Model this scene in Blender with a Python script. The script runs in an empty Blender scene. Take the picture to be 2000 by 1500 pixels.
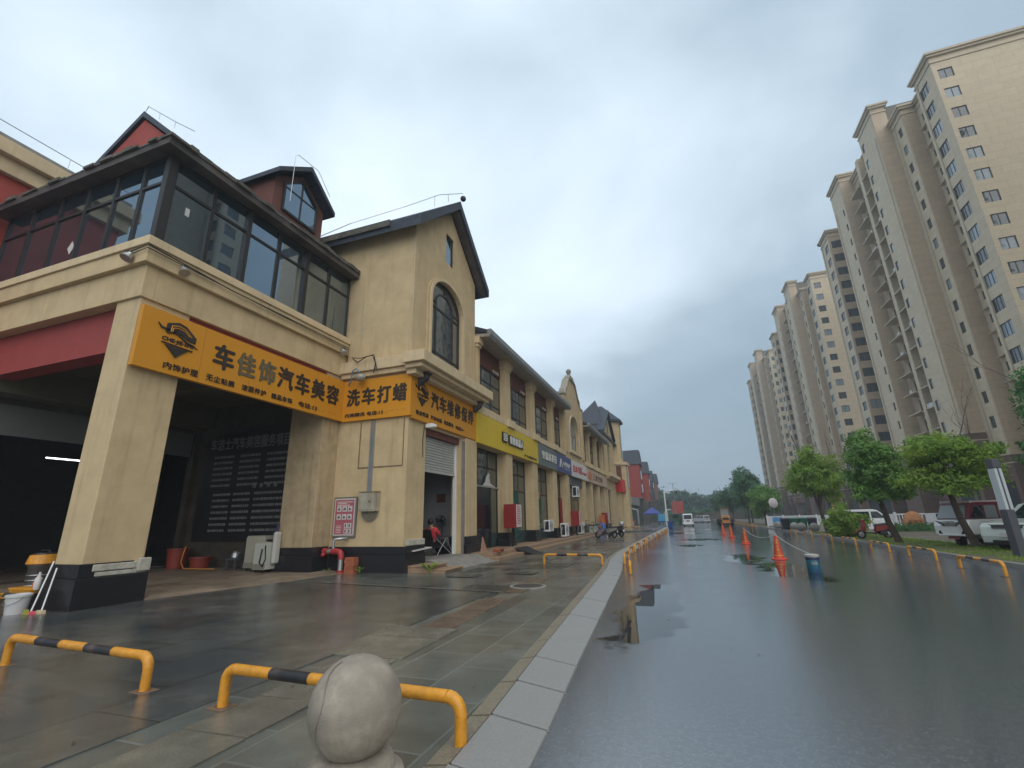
import bpy, bmesh, math, random
from mathutils import Vector, Matrix
C = bpy.context.scene.collection
SC = bpy.context.scene
R = math.radians
rnd = random.Random(7)
# ------------------------------------------------------------------ camera
cam = bpy.data.cameras.new('camera'); camo = bpy.data.objects.new('camera', cam); C.objects.link(camo)
cam.sensor_width = 36; cam.lens = 904.14 / 2000 * 36; cam.clip_start = .05; cam.clip_end = 4000
yaw, pitch, roll = R(19.5688), R(16.3337), R(-1.2994)
fw = Vector((-math.sin(yaw)*math.cos(pitch), math.cos(yaw)*math.cos(pitch), math.sin(pitch)))
rt = Vector((math.cos(yaw), math.sin(yaw), 0)); up = rt.cross(fw)
r2 = rt*math.cos(roll) + up*math.sin(roll); u2 = -rt*math.sin(roll) + up*math.cos(roll)
camo.matrix_world = Matrix(((r2.x, u2.x, -fw.x, 0), (r2.y, u2.y, -fw.y, 0), (r2.z, u2.z, -fw.z, 1.5), (0, 0, 0, 1)))
SC.camera = camo
# ------------------------------------------------------------------ light
SC.view_settings.view_transform = 'Standard'; SC.view_settings.look = 'None'
SC.view_settings.exposure = 0.76; SC.view_settings.gamma = 1
SUN_EL, SUN_AZ = R(46), R(143)        # azimuth from +Y, clockwise
W = bpy.data.worlds.new('World'); SC.world = W; W.use_nodes = True
nt = W.node_tree; nt.nodes.clear()
def N(t, tree=None, **k):
    n = (tree or nt).nodes.new(t)
    for a, b in k.items(): setattr(n, a, b)
    return n
def lk(a, b, tree=None): (tree or nt).links.new(a, b)
out = N('ShaderNodeOutputWorld'); bg = N('ShaderNodeBackground'); bg.inputs[1].default_value = 0.1
sky = N('ShaderNodeTexSky', sky_type='NISHITA', sun_disc=False, sun_elevation=SUN_EL, sun_rotation=SUN_AZ, altitude=50, air_density=1.4, dust_density=3)
tc = N('ShaderNodeTexCoord'); sep = N('ShaderNodeSeparateXYZ'); lk(tc.outputs['Generated'], sep.inputs[0])
zz = N('ShaderNodeMath', operation='MAXIMUM'); lk(sep.outputs[2], zz.inputs[0]); zz.inputs[1].default_value = 0.0
zp = N('ShaderNodeMath', operation='ADD'); lk(zz.outputs[0], zp.inputs[0]); zp.inputs[1].default_value = .35
dv = N('ShaderNodeVectorMath', operation='DIVIDE'); lk(tc.outputs['Generated'], dv.inputs[0]); lk(zp.outputs[0], dv.inputs[1])
n1 = N('ShaderNodeTexNoise'); n1.inputs['Scale'].default_value = 1.5; n1.inputs['Detail'].default_value = 7; n1.inputs['Roughness'].default_value = .5; n1.inputs['Distortion'].default_value = .25
lk(dv.outputs[0], n1.inputs['Vector'])
dot = N('ShaderNodeVectorMath', operation='DOT_PRODUCT'); lk(tc.outputs['Generated'], dot.inputs[0]); dot.inputs[1].default_value = Vector((-.62, .50, .60)).normalized()
mr = N('ShaderNodeMapRange'); lk(dot.outputs['Value'], mr.inputs[0]); mr.inputs[1].default_value = .5; mr.inputs[2].default_value = 1.0; mr.inputs[3].default_value = -.44; mr.inputs[4].default_value = .13
mz = N('ShaderNodeMapRange'); lk(zz.outputs[0], mz.inputs[0]); mz.inputs[1].default_value = 0; mz.inputs[2].default_value = .55; mz.inputs[3].default_value = -.16; mz.inputs[4].default_value = .1
sm = N('ShaderNodeMath', operation='MULTIPLY_ADD'); lk(n1.outputs[0], sm.inputs[0]); sm.inputs[1].default_value = 1.3; lk(mr.outputs[0], sm.inputs[2])
s2 = N('ShaderNodeMath', operation='ADD'); lk(sm.outputs[0], s2.inputs[0]); lk(mz.outputs[0], s2.inputs[1])
ramp = N('ShaderNodeValToRGB'); lk(s2.outputs[0], ramp.inputs[0])
e = ramp.color_ramp.elements; e[0].position = .12; e[0].color = (.21, .285, .35, 1); e[1].position = .9; e[1].color = (.60, .69, .77, 1)
x = e.new(.42); x.color = (.29, .37, .44, 1); x = e.new(.62); x.color = (.43, .52, .60, 1)
sc10 = N('ShaderNodeVectorMath', operation='SCALE'); lk(ramp.outputs[0], sc10.inputs[0]); sc10.inputs['Scale'].default_value = 10.0
mx = N('ShaderNodeMix', data_type='RGBA'); mx.inputs[0].default_value = .93; lk(sky.outputs[0], mx.inputs[6]); lk(sc10.outputs[0], mx.inputs[7])
lk(mx.outputs[2], bg.inputs[0]); lk(bg.outputs[0], out.inputs[0])
sl = bpy.data.lights.new('sun', 'SUN'); sl.energy = 1.5; sl.angle = R(85); sl.color = (1, .96, .9)
so = bpy.data.objects.new('sun', sl); C.objects.link(so)
sd = Vector((math.sin(SUN_AZ)*math.cos(SUN_EL), math.cos(SUN_AZ)*math.cos(SUN_EL), math.sin(SUN_EL)))
so.rotation_euler = sd.to_track_quat('Z', 'Y').to_euler()

# ------------------------------------------------------------------ materials
MATS = {}
def mat(name, col, rough=.6, metal=0, var=0, vscale=3, bump=0, bscale=30, spec=.5, streak=0, streak_col=None, coat=0, ior=1.5, emit=None, var2=None, dirt=0):
    if name in MATS: return MATS[name]
    m = bpy.data.materials.new(name); m.use_nodes = True; t = m.node_tree; b = t.nodes['Principled BSDF']
    b.inputs['Base Color'].default_value = (*col, 1); b.inputs['Roughness'].default_value = rough; b.inputs['Metallic'].default_value = metal
    b.inputs['IOR'].default_value = ior; b.inputs['Specular IOR Level'].default_value = spec
    if coat: b.inputs['Coat Weight'].default_value = coat; b.inputs['Coat Roughness'].default_value = .08
    if emit: b.inputs['Emission Color'].default_value = (*emit[0], 1); b.inputs['Emission Strength'].default_value = emit[1]
    co = N('ShaderNodeTexCoord', t)
    src = None
    if var or streak or dirt:
        no = N('ShaderNodeTexNoise', t); no.inputs['Scale'].default_value = vscale; no.inputs['Detail'].default_value = 8; no.inputs['Roughness'].default_value = .65
        lk(co.outputs['Object'], no.inputs['Vector'], t)
        rg = N('ShaderNodeMapRange', t); lk(no.outputs[0], rg.inputs[0], t); rg.inputs[1].default_value = .3; rg.inputs[2].default_value = .7; rg.inputs[3].default_value = 1-var; rg.inputs[4].default_value = 1+var
        mu = N('ShaderNodeMix', t, data_type='RGBA', blend_type='MULTIPLY'); mu.inputs[0].default_value = 1; mu.inputs[6].default_value = (*col, 1); lk(rg.outputs[0], mu.inputs[7], t)
        src = mu.outputs[2]
        if var2:
            nb = N('ShaderNodeTexNoise', t); nb.inputs['Scale'].default_value = vscale*.37; nb.inputs['Detail'].default_value = 4
            lk(co.outputs['Object'], nb.inputs['Vector'], t)
            r3 = N('ShaderNodeMapRange', t); lk(nb.outputs[0], r3.inputs[0], t); r3.inputs[1].default_value = .4; r3.inputs[2].default_value = .65
            m2 = N('ShaderNodeMix', t, data_type='RGBA'); lk(r3.outputs[0], m2.inputs[0], t); lk(src, m2.inputs[6], t); m2.inputs[7].default_value = (*var2, 1); src = m2.outputs[2]
        if streak:
            mp = N('ShaderNodeMapping', t); mp.inputs['Scale'].default_value = (2.2, 2.2, .16); lk(co.outputs['Object'], mp.inputs[0], t)
            ns = N('ShaderNodeTexNoise', t); ns.inputs['Scale'].default_value = 2.0; ns.inputs['Detail'].default_value = 6; ns.inputs['Roughness'].default_value = .7; lk(mp.outputs[0], ns.inputs['Vector'], t)
            rs = N('ShaderNodeMapRange', t); lk(ns.outputs[0], rs.inputs[0], t); rs.inputs[1].default_value = .52; rs.inputs[2].default_value = .78; rs.inputs[3].default_value = 0; rs.inputs[4].default_value = streak
            m3 = N('ShaderNodeMix', t, data_type='RGBA'); lk(rs.outputs[0], m3.inputs[0], t); lk(src, m3.inputs[6], t); m3.inputs[7].default_value = (*(streak_col or (.1, .08, .06)), 1); src = m3.outputs[2]
        lk(src, b.inputs['Base Color'], t)
    if bump:
        nb = N('ShaderNodeTexNoise', t); nb.inputs['Scale'].default_value = bscale; nb.inputs['Detail'].default_value = 5
        lk(co.outputs['Object'], nb.inputs['Vector'], t)
        bp = N('ShaderNodeBump', t); bp.inputs['Strength'].default_value = bump; bp.inputs['Distance'].default_value = .02; lk(nb.outputs[0], bp.inputs['Height'], t); lk(bp.outputs[0], b.inputs['Normal'], t)
    MATS[name] = m; return m
def bricks(m, sw, sh, mort=.01, dark=.6, axis='wall', bump=.15, offs=.5, vary=0.0):
    """multiply a joint pattern (object space) into a material's base colour"""
    t = m.node_tree; b = t.nodes['Principled BSDF']; co = N('ShaderNodeTexCoord', t)
    sp = N('ShaderNodeSeparateXYZ', t); lk(co.outputs['Object'], sp.inputs[0], t); cb = N('ShaderNodeCombineXYZ', t)
    if axis == 'wall':
        ad = N('ShaderNodeMath', t, operation='ADD'); lk(sp.outputs[0], ad.inputs[0], t); lk(sp.outputs[1], ad.inputs[1], t)
        lk(ad.outputs[0], cb.inputs[0], t); lk(sp.outputs[2], cb.inputs[1], t)
    elif axis == 'roof':
        ad = N('ShaderNodeMath', t, operation='ADD'); lk(sp.outputs[0], ad.inputs[0], t); lk(sp.outputs[1], ad.inputs[1], t); lk(ad.outputs[0], cb.inputs[0], t); lk(sp.outputs[2], cb.inputs[1], t)
    else:
        lk(sp.outputs[1], cb.inputs[0], t); lk(sp.outputs[0], cb.inputs[1], t)
    br = N('ShaderNodeTexBrick', t); br.inputs['Scale'].default_value = 1; br.inputs['Brick Width'].default_value = sw; br.inputs['Row Height'].default_value = sh
    br.inputs['Mortar Size'].default_value = mort; br.inputs['Mortar Smooth'].default_value = .2; br.offset = offs
    br.inputs['Color1'].default_value = (1-vary, 1-vary, 1-vary, 1); br.inputs['Color2'].default_value = (1+vary, 1+vary, 1+vary, 1); br.inputs['Mortar'].default_value = (dark, dark, dark, 1)
    lk(cb.outputs[0], br.inputs['Vector'], t)
    mu = N('ShaderNodeMix', t, data_type='RGBA', blend_type='MULTIPLY'); mu.inputs[0].default_value = 1; lk(br.outputs['Color'], mu.inputs[7], t)
    ln = b.inputs['Base Color'].links
    if ln: lk(ln[0].from_socket, mu.inputs[6], t)
    else: mu.inputs[6].default_value = b.inputs['Base Color'].default_value
    lk(mu.outputs[2], b.inputs['Base Color'], t)
    bp = N('ShaderNodeBump', t); bp.inputs['Strength'].default_value = bump; bp.inputs['Distance'].default_value = .01; bp.invert = True; lk(br.outputs['Fac'], bp.inputs['Height'], t)
    if b.inputs['Normal'].links: lk(b.inputs['Normal'].links[0].from_socket, bp.inputs['Normal'], t)
    lk(bp.outputs[0], b.inputs['Normal'], t)
    return m
def wet(m, r_lo, r_hi, scale, lo=.4, hi=.6, wave=.03, wscale=14):
    """roughness between standing water and damp surface"""
    t = m.node_tree; b = t.nodes['Principled BSDF']; co = N('ShaderNodeTexCoord', t)
    n = N('ShaderNodeTexNoise', t); n.inputs['Scale'].default_value = scale; n.inputs['Detail'].default_value = 5; n.inputs['Roughness'].default_value = .6; lk(co.outputs['Object'], n.inputs['Vector'], t)
    g = N('ShaderNodeMapRange', t); lk(n.outputs[0], g.inputs[0], t); g.inputs[1].default_value = lo; g.inputs[2].default_value = hi; g.inputs[3].default_value = r_lo; g.inputs[4].default_value = r_hi
    lk(g.outputs[0], b.inputs['Roughness'], t)
    n2 = N('ShaderNodeTexNoise', t); n2.inputs['Scale'].default_value = wscale; n2.inputs['Detail'].default_value = 6; lk(co.outputs['Object'], n2.inputs['Vector'], t)
    ms = N('ShaderNodeMapRange', t); lk(n.outputs[0], ms.inputs[0], t); ms.inputs[1].default_value = lo; ms.inputs[2].default_value = hi; ms.inputs[3].default_value = wave*.08; ms.inputs[4].default_value = wave
    bp = N('ShaderNodeBump', t); bp.inputs['Distance'].default_value = .1; lk(ms.outputs[0], bp.inputs['Strength'], t); lk(n2.outputs[0], bp.inputs['Height'], t)
    if b.inputs['Normal'].links: lk(b.inputs['Normal'].links[0].from_socket, bp.inputs['Normal'], t)
    lk(bp.outputs[0], b.inputs['Normal'], t)
    return m
def glassmat(name, col, ior=2.0, wav=.02, ws=1.2, rough=.02):
    m = mat(name, col, rough, ior=ior)
    t = m.node_tree; b = t.nodes['Principled BSDF']; co = N('ShaderNodeTexCoord', t)
    n = N('ShaderNodeTexNoise', t); n.inputs['Scale'].default_value = ws; n.inputs['Detail'].default_value = 2; lk(co.outputs['Object'], n.inputs['Vector'], t)
    bp = N('ShaderNodeBump', t); bp.inputs['Strength'].default_value = wav; bp.inputs['Distance'].default_value = .3; lk(n.outputs[0], bp.inputs['Height'], t); lk(bp.outputs[0], b.inputs['Normal'], t)
    return m
STUC = mat('stucco', (.54, .41, .235), .8, var=.13, vscale=1.6, bump=.3, bscale=60, streak=.36, streak_col=(.17, .12, .07))
TRIM = mat('stucco_trim', (.60, .47, .29), .8, var=.10, vscale=2.0, bump=.15, bscale=50, streak=.35, streak_col=(.16, .12, .08))
STAIN = mat('stained_stucco', (.42, .32, .19), .85, var=.2, vscale=2.4, bump=.25, bscale=60, streak=.6, streak_col=(.10, .07, .035))
REDST = mat('red_stucco', (.33, .055, .04), .75, var=.12, vscale=2, bump=.15, bscale=60, streak=.2)
RBEAM = mat('red_beam', (.30, .05, .045), .7, var=.1, vscale=2)
BRNRED = mat('brown_red_panel', (.14, .052, .038), .75, var=.12, vscale=3, bump=.1, bscale=60)
SLATE = mat('slate_roof', (.032, .038, .055), .55, var=.25, vscale=5, bump=.3, bscale=20); bricks(SLATE, .6, .3, .02, .6, 'roof', .3, vary=.12)
DKWOOD = mat('weathered_fascia', (.05, .04, .042), .7, var=.4, vscale=3, bump=.3, bscale=25, var2=(.10, .085, .075))
MOSS = mat('mossy_edge', (.12, .11, .10), .9, var=.5, vscale=8, bump=.6, bscale=25, var2=(.07, .07, .05))
FRAME = mat('dark_frame', (.022, .019, .018), .45, var=.1)
GLASS = glassmat('window_glass', (.04, .055, .06), 2.9, .02, 1.5)
GLASSG = glassmat('gallery_glass', (.014, .026, .034), 3.8, .006, .8)
GLASSG.node_tree.nodes['Principled BSDF'].inputs['Specular Tint'].default_value = (.72, .86, 1, 1)
TGLASS = glassmat('tower_glass', (.03, .045, .055), 1.7, .05, .8, .06)
SHOPG = glassmat('shop_glass', (.04, .065, .06), 2.2, .02, 1.2)
CURT = glassmat('curtained_glass', (.30, .36, .38), 1.6, .02, 1.2)
GRAN = mat('black_granite', (.016, .016, .019), .28, var=.3, vscale=25, bump=.06, bscale=12)
WHTPL = mat('broken_white_plaster', (.42, .40, .34), .85, var=.25, vscale=6, bump=.5, bscale=20)
WHITE = mat('white_paint', (.72, .73, .72), .45, var=.05)
GREYW = mat('interior_grey_wall', (.26, .27, .28), .8, var=.12, vscale=2)
CONC = mat('concrete', (.22, .205, .18), .75, var=.25, vscale=3, bump=.3, bscale=40)
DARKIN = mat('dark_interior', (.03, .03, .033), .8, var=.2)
GDARK = mat('shade_toned_wall', (.05, .04, .028), .85, var=.4, vscale=2)  # inner garage walls: interior shade put into the dark base colour
OLIVE = mat('garage_ceiling', (.09, .08, .05), .8, var=.1)  # ceiling colour darkened too, standing in for the garage's shade
METAL = mat('galvanised_metal', (.42, .43, .43), .35, .7, var=.1)
SHUT = mat('roller_shutter', (.50, .50, .48), .42, .25, var=.1, vscale=4, streak=.3)
BLACK = mat('black_plastic', (.014, .014, .015), .45, var=.1)
RUBBER = mat('rubber', (.012, .012, .013), .75, var=.2)
YEL = mat('hazard_yellow', (.62, .27, .022), .42, var=.22, vscale=16, bump=.2, bscale=40, streak=.5, streak_col=(.25, .10, .02))
BLK = mat('hazard_black', (.017, .016, .018), .4, var=.4, vscale=30, bump=.25, bscale=60, streak=.9, streak_col=(.15, .10, .085))
SIGNO = mat('sign_orange', (.60, .255, .012), .5, var=.04, vscale=1.2, streak=.08, streak_col=(.35, .14, .02))
SIGNY = mat('sign_yellow', (.60, .43, .02), .5, var=.05, vscale=1.2, streak=.1, streak_col=(.3, .2, .05))
SIGNG = mat('sign_grey', (.13, .15, .15), .5, var=.05)
SIGNB = mat('sign_blue', (.045, .06, .19), .45, var=.05)
SIGNW = mat('sign_white', (.62, .60, .58), .5, var=.05, streak=.15)
SIGNC = mat('sign_cream', (.50, .36, .25), .5, var=.05, streak=.1)
INK = mat('sign_ink', (.030, .022, .016), .55)
INKF = mat('sign_ink_faded', (.12, .095, .05), .6, var=.4, vscale=9)
LETW = mat('letter_white', (.66, .65, .60), .5)
LETR = mat('letter_red', (.45, .02, .03), .5)
LETBR = mat('letter_brown', (.12, .06, .035), .5)
ORANGE = mat('orange_plastic', (.55, .14, .03), .5, var=.1)
RED = mat('red_paint', (.25, .02, .018), .45, var=.12, vscale=8)
REDS = mat('red_sign', (.55, .03, .03), .45)
PINK = mat('notice_pink', (.38, .10, .13), .45, var=.05)
PAPER = mat('paper_white', (.55, .52, .50), .6)
PIPE = mat('pipe_red', (.36, .03, .03), .45, var=.2, vscale=12)
BRICK = mat('red_brick', (.34, .10, .05), .8, var=.25, vscale=8, bump=.3); bricks(BRICK, .2, .075, .012, .5, 'wall', .4, vary=.15)
APPL = mat('beige_appliance', (.40, .38, .30), .5, var=.1)
BLUEB = mat('blue_plastic', (.015, .06, .24), .45, var=.1)
TARP = mat('blue_tarp', (.02, .13, .36), .45, var=.2, vscale=5, bump=.4, bscale=9)
TARP2 = mat('light_blue_tarp', (.05, .30, .50), .45, var=.2, vscale=3, bump=.4, bscale=6)
GREENB = mat('green_plastic', (.012, .10, .055), .5, var=.1)
STONE = mat('bollard_stone', (.31, .27, .215), .75, var=.22, vscale=13, bump=.22, bscale=110, var2=(.225, .195, .16))
STONEG = mat('grey_stone_ball', (.28, .27, .25), .8, var=.2, vscale=6, bump=.3, bscale=40)
ORST = mat('orange_rock', (.44, .20, .09), .85, var=.25, vscale=4, bump=.6, bscale=9)
MAROON = mat('maroon_paint', (.16, .02, .035), .35, coat=.5)
CARW = mat('white_car_paint', (.78, .78, .79), .3, coat=.6, var=.03)
CARG = mat('pale_green_car_paint', (.62, .68, .64), .3, coat=.6, var=.03)
CARB = mat('silver_car_paint', (.55, .56, .58), .3, coat=.6, var=.03)
LAMPG = mat('headlamp_glass', (.12, .13, .14), .12, ior=1.6)
LAMPR = mat('tail_lamp', (.35, .02, .02), .2)
CHROME = mat('chrome', (.6, .6, .6), .15, .95)
SLGREY = mat('post_grey', (.10, .105, .12), .5, .3, var=.08)
POSTW = mat('post_panel', (.5, .54, .56), .35, var=.05)
LOADY = mat('loader_orange', (.50, .19, .02), .5, var=.2, vscale=5)
TREADW = mat('tan_step_tile', (.30, .20, .125), .5, var=.2, vscale=5, bump=.2, bscale=30)
STONEW = mat('rubble_stone', (.12, .115, .10), .85, var=.35, vscale=4, bump=.5, bscale=12); bricks(STONEW, .5, .28, .03, .5, 'wall', .5, vary=.25)
SKIN = mat('skin', (.38, .20, .14), .6)
HAIR = mat('hair', (.02, .014, .01), .6)
CLOTHR = mat('red_cloth', (.36, .03, .035), .8, var=.15, vscale=9)
CLOTHB = mat('black_cloth', (.016, .014, .018), .85, var=.2)
QUILT = mat('checked_quilt', (.06, .02, .025), .9, var=.5, vscale=26, var2=(.32, .22, .23), bump=.4)
CLOTHP = mat('mauve_cloth', (.22, .14, .16), .85, var=.15)
TUBE = mat('lamp_tube', (.8, .85, .9), .5, emit=((.85, .93, 1), 3.0))
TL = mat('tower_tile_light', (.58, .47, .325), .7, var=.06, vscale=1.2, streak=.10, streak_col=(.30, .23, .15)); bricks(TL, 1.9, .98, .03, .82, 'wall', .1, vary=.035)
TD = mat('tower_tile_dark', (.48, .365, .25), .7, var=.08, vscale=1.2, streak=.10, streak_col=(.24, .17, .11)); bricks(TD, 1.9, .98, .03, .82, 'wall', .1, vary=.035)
TT = mat('tower_trim', (.50, .415, .30), .7, var=.08, vscale=1.0, streak=.15)
TBASE = mat('tower_base_stone', (.15, .085, .06), .6, var=.12, vscale=1.5); bricks(TBASE, .9, .6, .02, .7, 'wall', .1, vary=.08)
ASPH = mat('wet_asphalt', (.085, .096, .107), .2, var=.5, vscale=55, bump=.07, bscale=160, ior=2.2, var2=(.062, .07, .078))
wet(ASPH, .05, .15, .30, .36, .64, .012, 6)
def puddles(m, spots):
    """standing water: mirror-smooth and darker inside noisy-edged ellipses (object space)"""
    t = m.node_tree; b = t.nodes['Principled BSDF']; co = N('ShaderNodeTexCoord', t)
    no = N('ShaderNodeTexNoise', t); no.inputs['Scale'].default_value = 1.1; no.inputs['Detail'].default_value = 6; no.inputs['Roughness'].default_value = .6; lk(co.outputs['Object'], no.inputs['Vector'], t)
    acc = None
    for (cx, cy, rx, ry) in spots:
        mp = N('ShaderNodeMapping', t); mp.vector_type = 'POINT'; mp.inputs['Location'].default_value = (-cx/rx, -cy/ry, 0); mp.inputs['Scale'].default_value = (1/rx, 1/ry, 0); lk(co.outputs['Object'], mp.inputs[0], t)
        ln = N('ShaderNodeVectorMath', t, operation='LENGTH'); lk(mp.outputs[0], ln.inputs[0], t)
        if acc is None: acc = ln.outputs['Value']
        else: mn = N('ShaderNodeMath', t, operation='MINIMUM'); lk(acc, mn.inputs[0], t); lk(ln.outputs['Value'], mn.inputs[1], t); acc = mn.outputs[0]
    ad = N('ShaderNodeMath', t, operation='MULTIPLY_ADD'); lk(no.outputs[0], ad.inputs[0], t); ad.inputs[1].default_value = 1.9; lk(acc, ad.inputs[2], t)
    mk = N('ShaderNodeMapRange', t, interpolation_type='SMOOTHSTEP'); lk(ad.outputs[0], mk.inputs[0], t); mk.inputs[1].default_value = 1.95; mk.inputs[2].default_value = 1.68; mk.inputs[3].default_value = 0; mk.inputs[4].default_value = 1
    def mixin(sock, val, f=1.0):
        mx_ = N('ShaderNodeMix', t, data_type='FLOAT'); lk(mk.outputs[0], mx_.inputs[0], t)
        if sock.links: lk(sock.links[0].from_socket, mx_.inputs[2], t)
        else: mx_.inputs[2].default_value = sock.default_value
        mx_.inputs[3].default_value = val; lk(mx_.outputs[0], sock, t)
    mixin(b.inputs['Roughness'], .012); mixin(b.inputs['IOR'], 1.6)
    mc = N('ShaderNodeMix', t, data_type='RGBA'); lk(mk.outputs[0], mc.inputs[0], t); lk(b.inputs['Base Color'].links[0].from_socket, mc.inputs[6], t); mc.inputs[7].default_value = (.03, .031, .03, 1); lk(mc.outputs[2], b.inputs['Base Color'], t)
    for n in list(t.nodes):
        if n.type == 'BUMP': mixin(n.inputs['Strength'], 0.0)
puddles(ASPH, [(-.75, 9.4, .55, 3.6), (2.45, 15.7, .75, 3.2), (1.7, 19.2, .7, 2.4), (.7, 34, 1.4, 1.8), (-.4, 46, 1.8, 1.8), (2.4, 58, 2.4, 2.2), (0, 27, .8, 1.5)])
PAVE = mat('wet_paving', (.115, .122, .11), .2, var=.30, vscale=2.2, bump=.14, bscale=120, ior=1.95, var2=(.085, .098, .09))
bricks(PAVE, .9, .6, .014, 1.45, 'floor', .5, vary=.26); wet(PAVE, .06, .24, .45, .38, .6, .03, 7)
_t = PAVE.node_tree; _b = _t.nodes['Principled BSDF']; _c = N('ShaderNodeTexCoord', _t); _n = N('ShaderNodeTexNoise', _t); _n.inputs['Scale'].default_value = .42; _n.inputs['Detail'].default_value = 5; lk(_c.outputs['Object'], _n.inputs['Vector'], _t)
_r = N('ShaderNodeMapRange', _t); lk(_n.outputs[0], _r.inputs[0], _t); _r.inputs[1].default_value = .52; _r.inputs[2].default_value = .68; _r.inputs[4].default_value = .55
_m = N('ShaderNodeMix', _t, data_type='RGBA', blend_type='MULTIPLY'); lk(_r.outputs[0], _m.inputs[0], _t); lk(_b.inputs['Base Color'].links[0].from_socket, _m.inputs[6], _t); _m.inputs[7].default_value = (1.5, 1.15, .85, 1); lk(_m.outputs[2], _b.inputs['Base Color'], _t)
PATCH = mat('old_paving_patch', (.17, .155, .12), .3, var=.3, vscale=4, bump=.3, bscale=60, ior=1.4, var2=(.12, .115, .095)); wet(PATCH, .12, .38, .8, .38, .6, .04, 9)
PATCHR = mat('reddish_paving_patch', (.145, .10, .07), .3, var=.3, vscale=4, bump=.3, bscale=60, ior=1.4, var2=(.12, .085, .06)); wet(PATCHR, .12, .36, .8, .38, .6, .04, 9)
PATCHD = mat('dark_paving_patch', (.045, .05, .048), .2, var=.3, vscale=4, bump=.2, bscale=60, ior=1.4); wet(PATCHD, .08, .3, .8, .38, .6, .03, 9)
KERBM = mat('granite_kerb', (.235, .23, .22), .5, var=.14, vscale=60, bump=.25, bscale=90)
KTAN = mat('tan_kerb_strip', (.20, .17, .12), .6, var=.3, vscale=40, bump=.4, bscale=80)
FORE = mat('dark_forecourt', (.088, .088, .080), .2, var=.45, vscale=2.2, bump=.12, bscale=150, ior=1.8, var2=(.058, .064, .066)); bricks(FORE, 1.2, .8, .012, .6, 'floor', .3, vary=.22); wet(FORE, .04, .20, .4, .38, .6, .02, 6)
APRON = mat('garage_apron', (.21, .16, .115), .5, var=.3, vscale=2, bump=.35, bscale=40, streak=.1); wet(APRON, .3, .65, .6, .4, .6, .04, 9)
SOIL = mat('grass_verge', (.095, .095, .035), .9, var=.4, vscale=4, bump=.5, bscale=30, var2=(.12, .095, .055))
PARK = mat('parking_paving', (.13, .105, .075), .55, var=.25, vscale=1.5, bump=.2, bscale=40); bricks(PARK, .4, .2, .01, .7, 'floor', .2, vary=.1)
HORIZ = mat('field', (.06, .07, .035), .95, var=.3, vscale=.1)
LINE = mat('road_line_paint', (.42, .44, .44), .4, var=.2, vscale=6)
EARTH = mat('brown_wall', (.15, .115, .085), .85, var=.3, vscale=1.2, bump=.3)
BARK = mat('bark', (.075, .055, .04), .9, var=.3, vscale=14, bump=.7, bscale=30)
TWIG = mat('grey_twig', (.12, .10, .085), .9, var=.2)
POLEW = mat('wood_prop', (.36, .22, .11), .8, var=.2)
def leafmat(name, c1, c2, c3):
    m = mat(name, c1, .55)
    t = m.node_tree; b = t.nodes['Principled BSDF']; co = N('ShaderNodeTexCoord', t)
    n = N('ShaderNodeTexNoise', t); n.inputs['Scale'].default_value = 1.1; n.inputs['Detail'].default_value = 9; n.inputs['Roughness'].default_value = .75; lk(co.outputs['Object'], n.inputs['Vector'], t)
    rp = N('ShaderNodeValToRGB', t); lk(n.outputs[0], rp.inputs[0], t)
    q = rp.color_ramp.elements; q[0].position = .36; q[0].color = (*c1, 1); q[1].position = .68; q[1].color = (*c3, 1); w = q.new(.5); w.color = (*c2, 1)
    lk(rp.outputs[0], b.inputs['Base Color'], t)
    tr = N('ShaderNodeBsdfTranslucent', t); lk(rp.outputs[0], tr.inputs[0], t); ms = N('ShaderNodeMixShader', t); ms.inputs[0].default_value = .38
    lk(b.outputs[0], ms.inputs[1], t); lk(tr.outputs[0], ms.inputs[2], t); lk(ms.outputs[0], t.nodes['Material Output'].inputs[0], t)
    return m
LEAF = leafmat('leaf_mid', (.085, .19, .042), (.155, .31, .06), (.26, .40, .08))
LEAFD = leafmat('leaf_dark', (.055, .145, .048), (.095, .22, .065), (.165, .30, .08))
LEAFY = leafmat('leaf_bright', (.115, .22, .036), (.23, .37, .05), (.40, .48, .065))
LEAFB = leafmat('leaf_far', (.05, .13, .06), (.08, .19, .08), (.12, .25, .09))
LEAFT = leafmat('leaf_distant', (.085, .16, .12), (.11, .20, .14), (.14, .235, .15))  # distance haze painted into the leaves: paler and bluer green

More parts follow.
